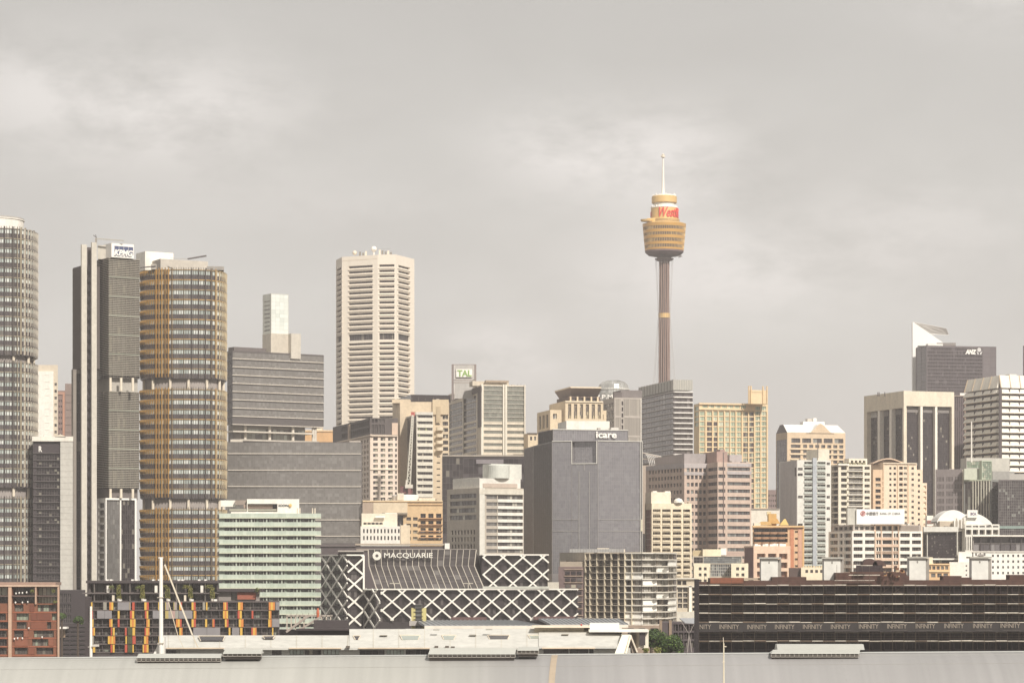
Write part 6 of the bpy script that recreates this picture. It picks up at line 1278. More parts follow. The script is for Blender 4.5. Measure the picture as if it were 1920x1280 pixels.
# ------------------------------------------------------------------ red-brown apartments at the left
D = 600
b = Bld('terracotta_apartments', 'red-brown panelled apartment block framed in pale posts, bottom left corner', front(-60, 110, D, 16), 1098, wm('#976044', .72), t=1.0)
rr_ = random.Random(9); gcur = gm('#5a524c', '#857d70', '#a8b29c', .3, .2, .1, .35); gbr = gm('#c3cdb6', '#d6dcc8', '#e8ead6', .4, .2, .05, .4); gdk = gm('#3f3735', '#544a46', '#7d7468', .3, .1, .15)
for (x0, x1, r0) in ((-58, 14, 0), (23, 65, 1), (69, 107.5, 2)):
    b.op(0, x0, x1, 1100.5, 1115.5, 'terrace_door', gbr if r0 != 1 else gdk, pn=(5, 1), t=2.2, fw=.1); b.op(0, x0, x1, 1118, 1130.5, 'terrace_door', gbr if r0 == 2 else gdk, pn=(7, 1), t=2.0, fw=.1)
rows = [(1133, 1145.5), (1149.5, 1162), (1165.5, 1178), (1181.5, 1194), (1197.5, 1210), (1213.5, 1226)]
wins = [[(-40, 0), (27, 44), (70, 106)], [(-30, 11), (30, 54), (97, 106)], [(-40, 15), (31, 50), (88, 96)], [(-20, 13), (26, 44), (63, 101)], [(-30, 13), (60, 90)], [(-30, 13), (27, 52), (68, 100)]]
for (y0, y1), ws in zip(rows, wins):
    for q, (x0, x1) in enumerate(ws): b.op(0, x0, x1, y0, y1, 'window', gcur if rr_.random() < .6 else gdk, pn=(max(2, int((x1-x0)/5)), 1), fw=.06, t=.9)
b.done()
for (y0, y1), ws in zip(rows, wins):
    b.bands('floor_line', 0, 23, 107, [y1+1.6], 1.2, .12, wm('#b96b4c')); b.bands('floor_line', 0, -58, 15, [y1+1.6], 1.2, .12, wm('#b96b4c'))
rp = [(27, 31, 1149.5, 1162), (56, 64, 1132, 1146), (58, 69, 1148, 1162), (70, 95, 1149.5, 1162), (52, 56, 1165, 1178), (58, 86, 1165.5, 1178), (45, 53, 1181, 1194), (28, 52, 1197.5, 1210), (91, 100, 1197.5, 1210), (54, 64, 1213, 1226)]
for (x0, x1, y0, y1) in rp: b.fbox('cladding_panel', 0, x0, x1, y0, y1, .02, .14+.1*rr_.random(), wm(rr_.choice(['#9a5a40', '#a36449', '#8b503a']), .72))
fp = wm('#c9a68c')
b.fbox('frame_post', 0, 15.5, 21.5, 1098, 1250, .02, .6, fp); b.fbox('frame_post', 0, 65.5, 68.3, 1098, 1132, .02, .6, fp); b.fbox('frame_post', 0, 107.8, 110.8, 1096, 1250, .02, .7, fp); b.fbox('frame_beam', 0, -60, 110.8, 1096, 1099, .02, .8, wm('#d3b59c')); b.fbox('roof_slab', 0, -60, 104, 1091, 1096, -8, -.2, wm('#a58878'))
b.bands('terrace_slab', 0, 22, 107, [1116.6], 2.4, .4, wm('#6a5650')); b.bands('terrace_slab', 0, -58, 15, [1116.6], 2.4, .4, wm('#6a5650'))
def shrub(name, label, p, r, n=260, col='#6f7a3c', parent=None, flat=.8, group=None, cat='shrub', trunk=0, sz=.13, cols=None):
    e = None if parent else thing(name, label, cat, (p[0], p[1], p[2]-r*flat-trunk), group)
    mb = MB(); rs = random.Random(int(p[0]*7+p[2]*13)); lob = [(Vector((rs.uniform(-.5, .5), rs.uniform(-.5, .5), rs.uniform(-.35, .45)))*r, rs.uniform(.45, .75)*r) for _ in range(7)]
    for k in range(n):
        c, q = lob[rs.randrange(7)]; d = Vector((rs.gauss(0, 1), rs.gauss(0, 1), rs.gauss(0, 1))).normalized()*q*(.55+.5*rs.random()); o = Vector(p)+Vector((c.x+d.x, c.y+d.y, (c.z+d.z)*flat)); s_ = sz*rs.uniform(.6, 1.4)
        a = Vector((rs.gauss(0, 1), rs.gauss(0, 1), rs.gauss(0, 1))).normalized(); t = a.cross(Vector((rs.gauss(0, 1), rs.gauss(0, 1), rs.gauss(0, 1)))).normalized()
        mb.face([o-a*s_, o-t*s_*.6, o+a*s_, o+t*s_*.6], rs.randrange(2), 0)
    cc = cols or (col, '#98a04e')
    f = mb.obj('foliage' if not parent else name, [wm(cc[0], .8, var=.3), wm(cc[1], .75, var=.3)], parent or e)
    if not parent:
        mb = MB(); mb.lathe(p[0], p[1], [(.16+trunk*.03, p[2]-r*flat-trunk), (.12, p[2])], 8)
        if trunk:
            for c, q in lob[:4]: mb.bar((p[0], p[1], p[2]-r*.4), (p[0]+c.x, p[1]+c.y, p[2]+c.z*flat), .1)
        mb.obj('trunk', wm('#5d4a3c'), e)
    return e
for (x, y, l) in ((60, 1108, 'small bush at the right of the middle upper terrace'), (100, 1107, 'yellowish bush on the top right terrace of the red-brown block'), (103, 1127, 'yellowish bush on the second right terrace of the red-brown block')):
    shrub('potted_bush', l, W(x, y, D-.6), .55, 110, '#8c8a42', cat='plant', group='bushes on the red-brown terraces')
for k, (x, y) in enumerate(((30, 1111), (36, 1110), (42, 1110), (50, 1109), (29, 1128), (42, 1128), (52, 1127), (54, 1176), (27, 1196), (33, 1195), (42, 1195), (79, 1193))):
    mb = MB(); q = W(x, y, D-.55); mb.lathe(q.x, q.y, [(.12, q.z-.3), (.2, q.z-.05), (.12, q.z+.1)], 8); o = mb.obj('balcony_furniture', WHP, None, off=(q.x, q.y, q.z-.35)); tag(o, 'small white object standing on a balcony of the red-brown block', 'furniture', 'white things on the red-brown balconies')
# ------------------------------------------------------------------ colourful panelled apartments
D = 640
b = Bld('colourful_apartments', 'dark balcony apartment block dotted with yellow, orange and red upright panels', front(172, 524, D, 14), 1126.5, wm('#544c4c', .9), t=1.1)
X = lambda v_: 130+v_/4.8
gbx = gm('#3a3333', '#5b5350', '#8d857a', .35, .12, .12); gby = gm('#4b4644', '#7c7b72', '#a6ac9c', .4, .15, .12, .3)
R0 = 1128; PR = 15.85; YE, OR, RE, GR, GN, ST = '#f0c044', '#e89036', '#d0583c', '#918d8e', '#4c4f34', '#b3ac98'
pans = [
 [(195, 207, 'y'), (305, 335, 't'), (360, 395, 'oy'), (435, 540, 'g'), (540, 552, 's'), (565, 587, 'r'), (675, 715, 'yr'), (800, 815, 'y'), (862, 900, 's'), (938, 968, 's'), (990, 1014, 'yr'), (1100, 1136, 'yr'), (1200, 1222, 't'), (1230, 1243, 'y'), (1385, 1425, 'oyr'), (1518, 1562, 'yo'), (1795, 1850, 'oyo'), (1856, 1890, 'g')],
 [(198, 212, 'r'), (250, 317, 'g'), (319, 382, 'g'), (435, 452, 'y'), (545, 583, 'ry'), (680, 710, 'ry'), (750, 815, 'g'), (862, 982, 's'), (985, 1108, 'g'), (1118, 1142, 'yo'), (1383, 1428, 'yoy'), (1515, 1552, 'ry'), (1640, 1656, 'r'), (1795, 1818, 'yo')],
 [(203, 217, 'y'), (360, 388, 'oy'), (435, 452, 'r'), (547, 595, 'yoy'), (693, 722, 'oy'), (960, 1010, 'oyr'), (1100, 1138, 'yr'), (1222, 1240, 'y'), (1288, 1308, 'or'), (1400, 1432, 'yr'), (1525, 1567, 'yo'), (1790, 1820, 'yo'), (1825, 1890, 'g')],
 [(208, 230, 'oy'), (373, 384, 'r'), (390, 408, 'y'), (500, 516, 'r'), (525, 566, 'n'), (568, 591, 'y'), (678, 720, 'ryo'), (990, 1018, 'yo'), (1115, 1237, 'g'), (1239, 1357, 'g'), (1434, 1449, 'y'), (1465, 1530, 'g'), (1536, 1558, 'y'), (1638, 1685, 'ryo'), (1825, 1836, 'y')],
 [(205, 220, 't'), (347, 412, 'yoyo'), (505, 518, 'y'), (525, 566, 'n'), (568, 596, 'r'), (672, 710, 'yo'), (803, 822, 'y'), (1210, 1260, 'yo'), (1740, 1800, 'ry')],
 [(211, 232, 'y'), (371, 386, 'r'), (390, 407, 'y'), (500, 521, 'r'), (525, 566, 'n'), (568, 580, 'y'), (660, 712, 'yroy')]]
for k in range(6):
    b.grid(0, 176, 522, 22, .92, R0+PR*k+1, R0+PR*(k+1)-2, 1, 1, 'balcony_door', gs=lambda a, c: gbx if rr_.random() < .55 else gby, pn=(4, 1), fw=.05, fm=wm('#4b4443'))
b.done()
cm = {'y': YE, 'o': OR, 'r': RE, 'g': GR, 't': '#a8a294', 'n': GN}
for k, row in enumerate(pans):
    y0, y1 = R0+PR*k+.3, R0+PR*(k+1)-.9
    for (a, c, s_) in row:
        n = len(s_) if s_ != 's' else 4
        for q in range(n):
            xa, xb = X(a+(c-a)*q/n)+.05, X(a+(c-a)*(q+1)/n)-.05; col = ('#c9b46a', '#b0aaa0', '#c5a59c', '#a8a69a')[q] if s_ == 's' else cm[s_[q]]
            b.fbox('facade_panel', 0, xa, xb, y0, y1, .3, .62 if s_[0] != 'g' else .5, pm_(col, .82) if s_ not in ('g', 'n') else wm(col))
for k in range(7): b.bands('floor_slab', 0, 172, 524, [R0+PR*k-.3], 1.5, .28, wm('#6a615e'), each=True)
for k in range(6): b.bands('balcony_rail', 0, 174, 523, [R0+PR*k+9.6], .35, .27, wm('#857c76'), o0=.2)
v = b.sub('side_wall', front(159, 172, D+1, 13), 1118, 1260, wm('#453c3d', .9), D=D+1); v.done()
# upper terraces
v = b.sub('terrace_storey', front(166, 410, D+5, 9), 1092, 1127.5, wm('#5d5553', .9), D=D+5)
v.grid(0, 168, 408, 8, .88, 1093, 1110, 1, .9, 'terrace_door', gs=lambda a, c: gby if rr_.random() < .6 else gbx, pn=(5, 1), t=2.5, fw=.06); v.grid(0, 168, 408, 8, .85, 1112, 1126, 1, .85, 'terrace_door', gs=lambda a, c: gby if rr_.random() < .4 else gbx, pn=(5, 1), t=1.5, fw=.06); v.done()
v.fbox('roof_slab', 0, 161, 410, 1088, 1092.5, -7, 1.6, wm('#4e4646', .9)); v.fbox('terrace_slab', 0, 154, 410, 1110.5, 1112.5, -4, 1.8, wm('#6d6461'))
for x in (176, 210, 243, 268, 298, 330, 355, 384): v.fbox('terrace_divider', 0, x, x+1, 1092.5, 1126, .02, 1.3, wm('#877e76'))
for x in (200, 290, 376): v.fbox('white_panel', 0, x, x+5, 1097, 1110, .02, 1.2, WHITE)
v.fbox('white_panel', 0, 210, 214.5, 1115, 1126, .02, 1.5, CREAM); v.fbox('white_panel', 0, 345, 349, 1115, 1126, .02, 1.5, CREAM)
for x in (222, 268, 313, 357, 401): v.fbox('planter_box', 0, x, x+5.5, 1122.5, 1127, 1, 2.2, WHP)
for x in (199, 206, 246, 254, 285, 296, 333, 340, 371, 383): v.fbox('roof_vent', 0, x, x+4, 1085.5, 1088.2, -3, -1, WHP)
for k, (x, l) in enumerate(((222, 'leftmost tall hanging plant on the colourful block terraces'), (267, 'second tall hanging plant from the left on the colourful block terraces'), (314, 'hanging plant just right of the ship mast'), (357, 'fourth tall hanging plant on the colourful block terraces'), (398, 'rightmost broad hanging plant on the colourful block terraces'))):
    e_ = thing('hanging_plant', l, 'plant', W(x, 1122, D+3), 'plants on the colourful block terraces'); mb = MB(); rs = random.Random(k)
    for q in range(420):
        t = rs.random(); o = W(x+rs.uniform(-4.5, 5)*(1-.3*t)+(rs.uniform(-12, 0) if (t > .75 and k > 1) else 0), 1121-25*t, D+3+rs.uniform(-.5, .5)); a = Vector((rs.gauss(0, 1), rs.gauss(0, 1), rs.gauss(0, 1))).normalized()*.16; c = a.cross(Vector((.3, 1, .2))).normalized()*.11; mb.face([o-a, o-c, o+a, o+c], rs.randrange(2))
    mb.obj('foliage', [wm('#6f7436', .8, var=.3), wm('#a39a4a', .8, var=.3)], e_); mb = MB(); q = W(x, 1123, D+3); mb.lathe(q.x, q.y, [(.3, q.z-.5), (.35, q.z+.2)], 8); mb.obj('pot', wm('#cfc8ba'), e_)
for x in (208, 259): shrub('potted_bush', 'round green bush on the upper terrace, %s' % ('nearer the left end' if x == 208 else 'left of the ship mast'), W(x, 1101, D+3), .75, 150, '#5f6c38', cat='plant', group='plants on the colourful block terraces')
# lower roof house right of the terraces
v = b.sub('grey_roof_house', front(407, 487, D+6, 9), 1109, 1127.5, wm('#948c86'), D=D+6); v.op(0, 433, 444, 1110, 1127, 'door', G_BLK, t=1); v.done(); v.fbox('dark_roof', 0, 407, 490, 1103.5, 1108.5, -6, 1.5, wm('#4a4243', .9)); v.fbox('terracotta_panel', 0, 445, 480, 1109.5, 1123, .02, .5, wm('#a5604a'))
shrub('roof_hedge', 'dark hedge on the roof end of the colourful apartment block', W(484, 1107, D+4), 1.0, 160, '#4a4a34', cat='hedge')
# ------------------------------------------------------------------ white wharf building with long roof
cw = wm('#e1dfd6', .8, var=.12); cg = wm('#d9d8cc', .9, var=.05); Dn = 430
e = thing('wharf_building', 'very long low white building with sloping roofs, skylights and a gabled right end', 'building', (wx(290, Dn), Dn, 0))
def slope(name, x0, x1, yt, yb, dt, db, mat, th=.35, sk=0):
    a, c, d_, g_ = W(x0, yb, db), W(x1, yb, db), W(x1+sk, yt, dt), W(x0+sk, yt, dt); mb = MB(); u = Vector((0, 0, -th)); mb.hexa([a+u, c+u, d_+u, g_+u], [a, c, d_, g_]); return mb.obj(name, mat, e)
bod = Bld('white_wall', None, front(296, 1182, Dn+1.5, 14), 1214, cw, yb=1300, parent=e, t=.5, D=Dn+1.5)
for (x0, x1, n, gq) in ((312, 338, 3, G_MID), (510, 528, 3, G_DARK), (543, 569, 4, G_OPAL), (571, 602, 4, G_DARK), (606, 636, 4, G_OPAL), (674, 721, 4, G_DARK), (725, 757, 5, G_OPAL), (761, 806, 5, G_DARK), (1019, 1066, 4, G_DARK), (1068, 1103, 2, G_MID), (1105, 1113, 1, G_DARK)): bod.op(0, x0, x1, 1215.5, 1227, 'window', gq, pn=(n, 1), fw=.1, t=.4)
bod.done()
slope('roof_slope', 300, 560, 1190.5, 1213.5, Dn+9, Dn, cw, sk=0); slope('roof_slope', 560, 655, 1190.5, 1213.5, Dn+9, Dn, cw); slope('roof_slope', 655, 760, 1178.5, 1213.5, Dn+12, Dn, cw); slope('roof_slope', 760, 1010, 1178, 1213, Dn+12, Dn, cw); slope('roof_slope', 1010, 1166, 1176, 1211, Dn+12, Dn, cw)
prism_part(e, 'roof_core', front(300, 1160, Dn+9.2, 6), 1192, 1300, Dn+9.2, cw)
for (x0, x1) in ((672, 806), (1016, 1116), (542, 640), (306, 420)): mb = MB(); mb.box(wx(x0, Dn), wx(x1, Dn), Dn-.35, Dn+.2, wz(1215.3, Dn), wz(1213.4, Dn)); mb.obj('gutter', wm('#e3cdb0'), e)
def skylight(x0, x1, yt, yb, gq, sl=4):
    t = lambda y: (y-1178)/(1213-1178); dd = lambda y: Dn+12-12*t(y)-.35; q = [W(x0+sl, yb, dd(yb)), W(x1-sl, yb, dd(yb)), W(x1, yt, dd(yt)), W(x0, yt, dd(yt))]
    mb = MB(); mb.hexa([p+Vector((0, .3, -.2)) for p in q], q, 0, .5); o = mb.obj('skylight', gq, e); mb = MB(); mb.bar(q[3], q[2], .16); mb.bar(q[0], q[3], .12); mb.bar(q[1], q[2], .12); mb.obj('skylight_frame', CREAM, o)
for a in ((372, 422, 1191.5, 1200, G_BLK), (492, 516, 1191.5, 1196, G_BLK), (662, 676, 1191, 1198, G_BLK), (750, 788, 1190, 1198, G_OPAL), (828, 855, 1190, 1198, G_OPAL), (914, 956, 1190, 1197, G_MID), (990, 1020, 1190, 1196, G_OPAL), (1096, 1130, 1188, 1196, G_MID)): skylight(*a)
for k in range(18):
    x = 316+48*k; yt = 1190.5 if x < 655 else 1178.5; dt = Dn+9 if x < 655 else Dn+12; mb = MB(); mb.bar(W(x, 1213, Dn)+Vector((0, 0, .03)), W(x, yt, dt)+Vector((0, 0, .03)), .06); mb.obj('roof_seam', wm('#cfc7b4'), e)
for (x, y) in ((818, 1213), (838, 1213), (849, 1214), (652, 1213)): mb = MB(); q = W(x, y, Dn-1); mb.box(q.x-.3, q.x+.3, q.y, q.y+1, q.z-.1, q.z+.25); mb.obj('roof_vent', wm('#6b6157'), e)
mb = MB()
for (x0, x1, y) in ((712, 726, 1190.5), (880, 893, 1189.5), (1053, 1066, 1188.7), (812, 824, 1180), (911, 923, 1179.5)): mb.box(wx(x0, Dn+7), wx(x1, Dn+7), Dn+6.5, Dn+7.5, wz(y+.6, Dn+7), wz(y-.6, Dn+7))
mb.obj('ridge_slots', wm('#8c8474'), e)
# right end: upper lounge and gable
prism_part(e, 'roof_lounge', front(1002, 1095, Dn+10, 6), 1172.5, 1190, Dn+10, wm('#d6cbb4')); mb = MB(); mb.box(wx(998, Dn+8), wx(1106, Dn+8), Dn+8, Dn+15, wz(1176, Dn+8), wz(1173, Dn+8)); mb.obj('lounge_roof', CREAM, e)
prism_part(e, 'white_roof_room', front(1106, 1161, Dn+9, 6), 1168, 1182, Dn+9, WHP); mb = MB(); mb.box(wx(1104, Dn+7), wx(1216, Dn+7), Dn+6, Dn+12, wz(1184, Dn+7), wz(1179.5, Dn+7)); mb.obj('flat_canopy', WHITE, e)
prism_part(e, 'end_room', corner(1182, 1197, 1216, Dn+7, 14), 1184, 1214, Dn+7, wm('#e8dfca', .93)); mb = MB(); q0, q1 = W(1199, 1209, Dn+6.6), W(1210, 1185, Dn+6.6); mb.box(q0.x, q1.x, q0.y, q0.y+.3, q0.z, q1.z, 0, .5); mb.obj('end_window', G_MID, e)
ap, l, r = W(1183, 1190, Dn+2), W(1160, 1226, Dn-2), W(1197, 1226, Dn+2); mb = MB(); th = Vector((0, 7, 0))
mb.face([W(1152, 1226, Dn-1.8), W(1172, 1226, Dn-1.2), ap, W(1166, 1190, Dn+2)]); mb.face([ap, ap+th, W(1166, 1190, Dn+2)+th, W(1166, 1190, Dn+2)]); mb.obj('gable_left_slope', wm('#f0ead9', .95), e)
mb = MB(); mb.hexa([Vector((ap.x+.2, ap.y, l.z)), r, r+th, Vector((ap.x+.2, ap.y+7, l.z))], [ap+Vector((-.3, 0, -.1)), ap, ap+th, ap+th+Vector((-.3, 0, -.1))]); mb.obj('gable_right_slope', wm('#8d8074'), e)
mb = MB(); mb.bar(W(1173, 1225, Dn-1.6), W(1182.5, 1191, Dn+1.6), .3, .3); mb.bar(W(1182.5, 1191, Dn+1.6), W(1195, 1222, Dn+1.6), .25, .25); mb.obj('gable_trim', CREAM, e)
mb = MB(); q = W(1090, 1170.7, Dn+8); mb.lathe(q.x, q.y, [(0, q.z-.2), (.22, q.z), (0, q.z+.2)], 8); tag(mb.obj('warning_light', pm_('#d8453a'), None, off=(q.x, q.y, q.z-.2)), 'tiny red light on the wharf building roof', 'light')
# grey metal canopy roofs behind it
def canopy(label, x0, x1, yt, yb, x0b, x1b):
    c = thing('metal_canopy', label, 'canopy', W((x0+x1)/2, yb, 470)); a = [W(x0b, yb, 465), W(x1b, yb, 465), W(x1, yt, 482), W(x0, yt, 482)]
    mb = MB(); u = Vector((0, 0, -.3)); mb.hexa([p+u for p in a], a); mb.obj('metal_roof', pm_('#b5b8ba', .8, .4, .4), c)
    mb = MB(); n = int((x1-x0)/8)
    for k in range(n+1): mb.bar(a[0].lerp(a[1], k/n)+Vector((0, 0, .08)), a[3].lerp(a[2], k/n)+Vector((0, 0, .08)), .1, m=0)
    mb.obj('roof_seams', pm_('#9c9fa2'), c); mb = MB(); mb.bar(a[0]+u, a[1]+u, .5); mb.obj('eave', wm('#efe6d6'), c)
    mb = MB(); mb.box(a[0].x+2, a[1].x-2, 467, 480, 0, a[0].z-.5); mb.obj('dark_hall', wm('#463d3e', .9), c); return c
canopy('long grey metal canopy roof rising behind the white wharf building, left piece', 780, 962, 1162, 1172, 796, 1015); canopy('grey ribbed metal canopy roof behind the white roof room', 1010, 1158, 1159, 1170, 1032, 1178)
b = Bld('dark_pavilion', 'low black flat-roofed pavilion at the foot of the lattice building', front(558, 790, 500, 12), 1180, wm('#3b3334', .9)); b.done(); b.fbox('roof_edge', 0, 555, 670, 1178, 1181, -3, 1, wm('#453c3d', .9)); b.fbox('upper_volume', 0, 588, 652, 1163, 1180, -8, -4, wm('#4b4344', .9))
# lift kiosk
e = thing('lift_kiosk', 'small glass lift tower with yellow sides in front of the lattice', 'kiosk', (wx(785, 480), 480, 0)); z = lambda y: wz(y, 480)
for (x0, x1, m, yt, n_) in ((771.5, 779, '#c9bd7c', 1139, 'yellow_side'), (791, 799, '#c9bd7c', 1139, 'yellow_side')): mb = MB(); mb.box(wx(x0, 480), wx(x1, 480), 479.5, 481.5, 0, z(yt)); mb.obj(n_, wm(m), e)
mb = MB(); mb.box(wx(778, 480)+.01, wx(791, 480)-.01, 479.8, 481.2, 0, z(1132)); mb.obj('glass_shaft', gm('#8d8f8c', '#a9aba6', '#c9cbc4', .4, .2, .3), e); mb = MB()
for y in (1133, 1139, 1146, 1154, 1160): mb.box(wx(776, 480), wx(793, 480), 479.3, 479.7, z(y+.5), z(y-.3))
mb.obj('shaft_frame', wm('#5f5654'), e); mb = MB(); mb.box(wx(768, 480), wx(790, 480), 478.5, 479.2, z(1172), z(1163)); mb.obj('grey_base', wm('#b0aaa4'), e)
# stair ramp at left of the lattice
e = thing('access_ramp', 'grey elevated ramp with sloping stairs beside the green glass building', 'ramp', (wx(560, 560), 560, 0)); Dr = 560
mb = MB(); mb.bar(W(537, 1184, Dr), W(578, 1154, Dr), .45, 1.5); mb.bar(W(562, 1180, Dr), W(602, 1155, Dr), .4, 1.5); mb.obj('stair_flight', wm('#a89b90'), e); mb = MB(); mb.box(wx(536, Dr), wx(622, Dr), Dr, Dr+3, wz(1155, Dr), wz(1152.5, Dr)); mb.obj('deck', wm('#b3a79a'), e)
for x in (538, 546, 554, 562, 570, 595, 603, 612, 620): mb = MB(); y1 = 1180 if x < 580 else 1166; mb.box(wx(x, Dr)-.12, wx(x, Dr)+.12, Dr, Dr+.3, wz(y1, Dr), wz(1153, Dr)); mb.obj('post', wm('#c2b5a5'), e)
for k, x in enumerate((545, 556, 567, 578, 590, 601)): mb = MB(); mb.bar(W(x, 1153, Dr), W(x+1, 1148, Dr), .08); mb.obj('rail_post', wm('#8d837a'), e)
prism_part(e, 'dark_under_deck', front(524, 600, Dr+5, 6), 1180, 1250, Dr+5, wm('#4a4142', .9))
mb = MB(); q = W(596, 1148, Dr); mb.lathe(q.x, q.y, [(.25, q.z-1), (.35, q.z), (.2, q.z+1)], 8); mb.obj('flag_cloth', pm_('#c9673f'), e)
# ------------------------------------------------------------------ masts
def mast(name, label, cat, x, yt, yb, Dm, r0, r1, col=WHP, extra=None):
    e = thing(name, label, cat, (wx(x, Dm), Dm, 0)); mb = MB(); mb.lathe(wx(x, Dm), Dm, [(r0, 0), (r0, wz(yb, Dm)), (r1, wz(yt, Dm))], 12); mb.obj('mast', col, e)
    if extra: extra(e, Dm)
    return e
def ex1(e, Dm):
    mb = MB(); mb.box(wx(297.5, Dm), wx(306, Dm), Dm-.2, Dm+.2, wz(1046, Dm), wz(1044, Dm)); mb.obj('mast_head', WHP, e)
    mb = MB(); mb.bar(W(299, 1044, Dm), W(298, 1020, Dm), .04); mb.obj('aerial', pm_('#8b837c'), e)
    mb = MB(); mb.bar(W(309, 1058, Dm), W(361, 1190, Dm-3), .22); mb.obj('boom', pm_('#e3d6bd'), e)
    for (x0, y0, x1, y1) in ((311, 1063, 370, 1212), (316, 1128, 334, 1192), (361, 1190, 372, 1214), (334, 1192, 344, 1214)): mb = MB(); mb.bar(W(x0, y0, Dm), W(x1, y1, Dm-2), .06 if x0 > 340 or x0 == 334 else .1); mb.obj('stay', pm_('#d6c7ab'), e)
    mb = MB(); mb.box(wx(301, Dm)-.5, wx(301, Dm)+.5, Dm-.4, Dm+.4, wz(1120, Dm), wz(1118.5, Dm)); mb.box(wx(301, Dm)-.45, wx(301, Dm)+.45, Dm-.4, Dm+.4, wz(1207, Dm), wz(1204, Dm)); mb.obj('spreader', wm('#b8ae9e'), e)
    mb = MB(); a, c, d_, g_ = W(287, 1226, Dm+1), W(308, 1226, Dm+1), W(308, 1194, Dm+1), W(302, 1196, Dm+1); th = Vector((0, 1.5, 0)); mb.hexa([a, c, c+th, a+th], [g_, d_, d_+th, g_+th]); mb.obj('mast_house', WHP, e)
mast('ship_mast', 'tall white mast with slanting boom standing before the colourful apartments', 'mast', 302, 1046, 1226, 415, .36, .27, extra=ex1)
def ex2(e, Dm):
    mb = MB(); mb.box(wx(165, Dm), wx(180, Dm), Dm-.2, Dm+.2, wz(1212.5, Dm), wz(1211.5, Dm)); mb.box(wx(174, Dm), wx(187, Dm), Dm-.6, Dm-.5, wz(1211, Dm), wz(1207, Dm)); mb.obj('crossarm', wm('#cdc6bb'), e)
mast('ship_mast', 'shorter white pole at the left corner of the colourful apartments', 'mast', 170.5, 1136, 1226, 412, .24, .18, extra=ex2)
def ex3(e, Dm):
    mb = MB(); mb.bar(W(1356, 1194, Dm), W(1357, 1209, Dm), .05); mb.box(wx(1358, Dm), wx(1362, Dm), Dm-.1, Dm+.1, wz(1212, Dm), wz(1210.5, Dm)); mb.box(wx(1354.5, Dm), wx(1359, Dm), Dm-.1, Dm+.1, wz(1241, Dm), wz(1239.5, Dm)); mb.obj('lamp_fitting', CREAM, e)
mast('flagpole', 'thin cream pole rising in front of the grey roof at right', 'pole', 1357, 1205, 1280, 262, .09, .055, pm_('#efe3c6'), ex3)
e = thing('canopy_mast', 'slender v-shaped steel mast holding a small metal roof left of the scaffolding', 'mast', (wx(1292, 600), 600, 0))
mb = MB(); mb.bar(W(1292, 1188, 600), W(1278, 1165, 600), .12); mb.bar(W(1292, 1188, 600), W(1302, 1168, 600), .12); mb.bar(W(1292, 1186, 600), W(1289, 1222, 600), .25); mb.bar(W(1292, 1186, 600), W(1297, 1222, 600), .25); mb.obj('v_mast', wm('#9a918a'), e)
a = [W(1284, 1166, 600), W(1303, 1167, 600), W(1303, 1158, 608), W(1274, 1158, 608)]; mb = MB(); mb.hexa([p+Vector((0, 0, -.2)) for p in a], a); mb.obj('metal_roof', pm_('#c9ccd0', .8, .4, .3), e)
b = Bld('low_quay_building', 'low dark glazed building with brown posts behind the round trees', front(1236, 1303, 640, 12), 1166, wm('#5a5052', .9)); b.grid(0, 1262, 1302, 4, .85, 1168, 1215, 3, .8, g=G_BLK, pn=(2, 1)); b.done(); b.posts('brown_post', 0, [1239, 1257], 5, 1162, 1222, .5, wm('#9c8670'), each=True)
# ------------------------------------------------------------------ trees
def tree(label, x, y, r, Dt, seed, group='trees beside the wharf building', cols=('#47622a', '#6c8636', '#33491f')):
    p = W(x, y, Dt); R = r*Dt/F; rs = random.Random(seed); e = thing('tree', label, 'tree', (p.x, p.y, 0), group)
    mb = MB(); mb.lathe(p.x, p.y, [(.35, 0), (.25, p.z-R*.6), (.12, p.z+R*.2)], 10)
    for k in range(7): a = k*.9; mb.bar((p.x, p.y, p.z-R*.6), (p.x+R*.6*math.cos(a), p.y+R*.6*math.sin(a), p.z+R*.25*rs.random()), .14)
    mb.obj('trunk', wm('#54463a'), e); mb = MB(); lob = []
    for k in range(16): d = Vector((rs.gauss(0, 1), rs.gauss(0, 1), rs.gauss(.2, .8))).normalized()*rs.uniform(.35, .72); lob.append((d, rs.uniform(.28, .45)))
    for k in range(5200):
        c, q = lob[rs.randrange(16)]; d = Vector((rs.gauss(0, 1), rs.gauss(0, 1), rs.gauss(0, 1))).normalized()*q*(.7+.4*rs.random()); o = Vector((p.x+(c.x+d.x)*R, p.y+(c.y+d.y)*R, p.z+(c.z+d.z)*R*.85)); s_ = rs.uniform(.1, .22)
        n_ = (c+d+Vector((rs.gauss(0, .5), rs.gauss(0, .5), rs.gauss(0, .5)))).normalized(); a = n_.cross(Vector((rs.gauss(0, 1), rs.gauss(0, 1), rs.gauss(0, 1)))).normalized(); t = n_.cross(a); mb.face([o-a*s_, o-t*s_*.7, o+a*s_, o+t*s_*.7], rs.randrange(3))
    mb.obj('crown', [wm(c, .8, var=.35, rough=.7) for c in cols], e)
tree('rounded bright green tree, the right one of the pair by the wharf gable', 1255, 1208, 30, 450, 3); tree('darker green tree partly hidden by the wharf gable end', 1221, 1197, 25, 462, 5, cols=('#3d5626', '#587230', '#2c401c')); tree('small round tree on the terrace between dark tower and colourful block', 146, 1162, 11, 700, 9, None)
tree('dim leafy tree beside the right edge of the red-brown block', 116, 1155, 9, 720, 12, None)
shrub('shrub', 'low yellowish shrub at the foot of the bright green tree', W(1236, 1220, 440), 1.0, 240, '#8c8a3c', cat='shrub'); shrub('shrub', 'small yellow-green shrub under the wharf building end room', W(1211, 1219, 440), .8, 200, '#80853c', cat='shrub')
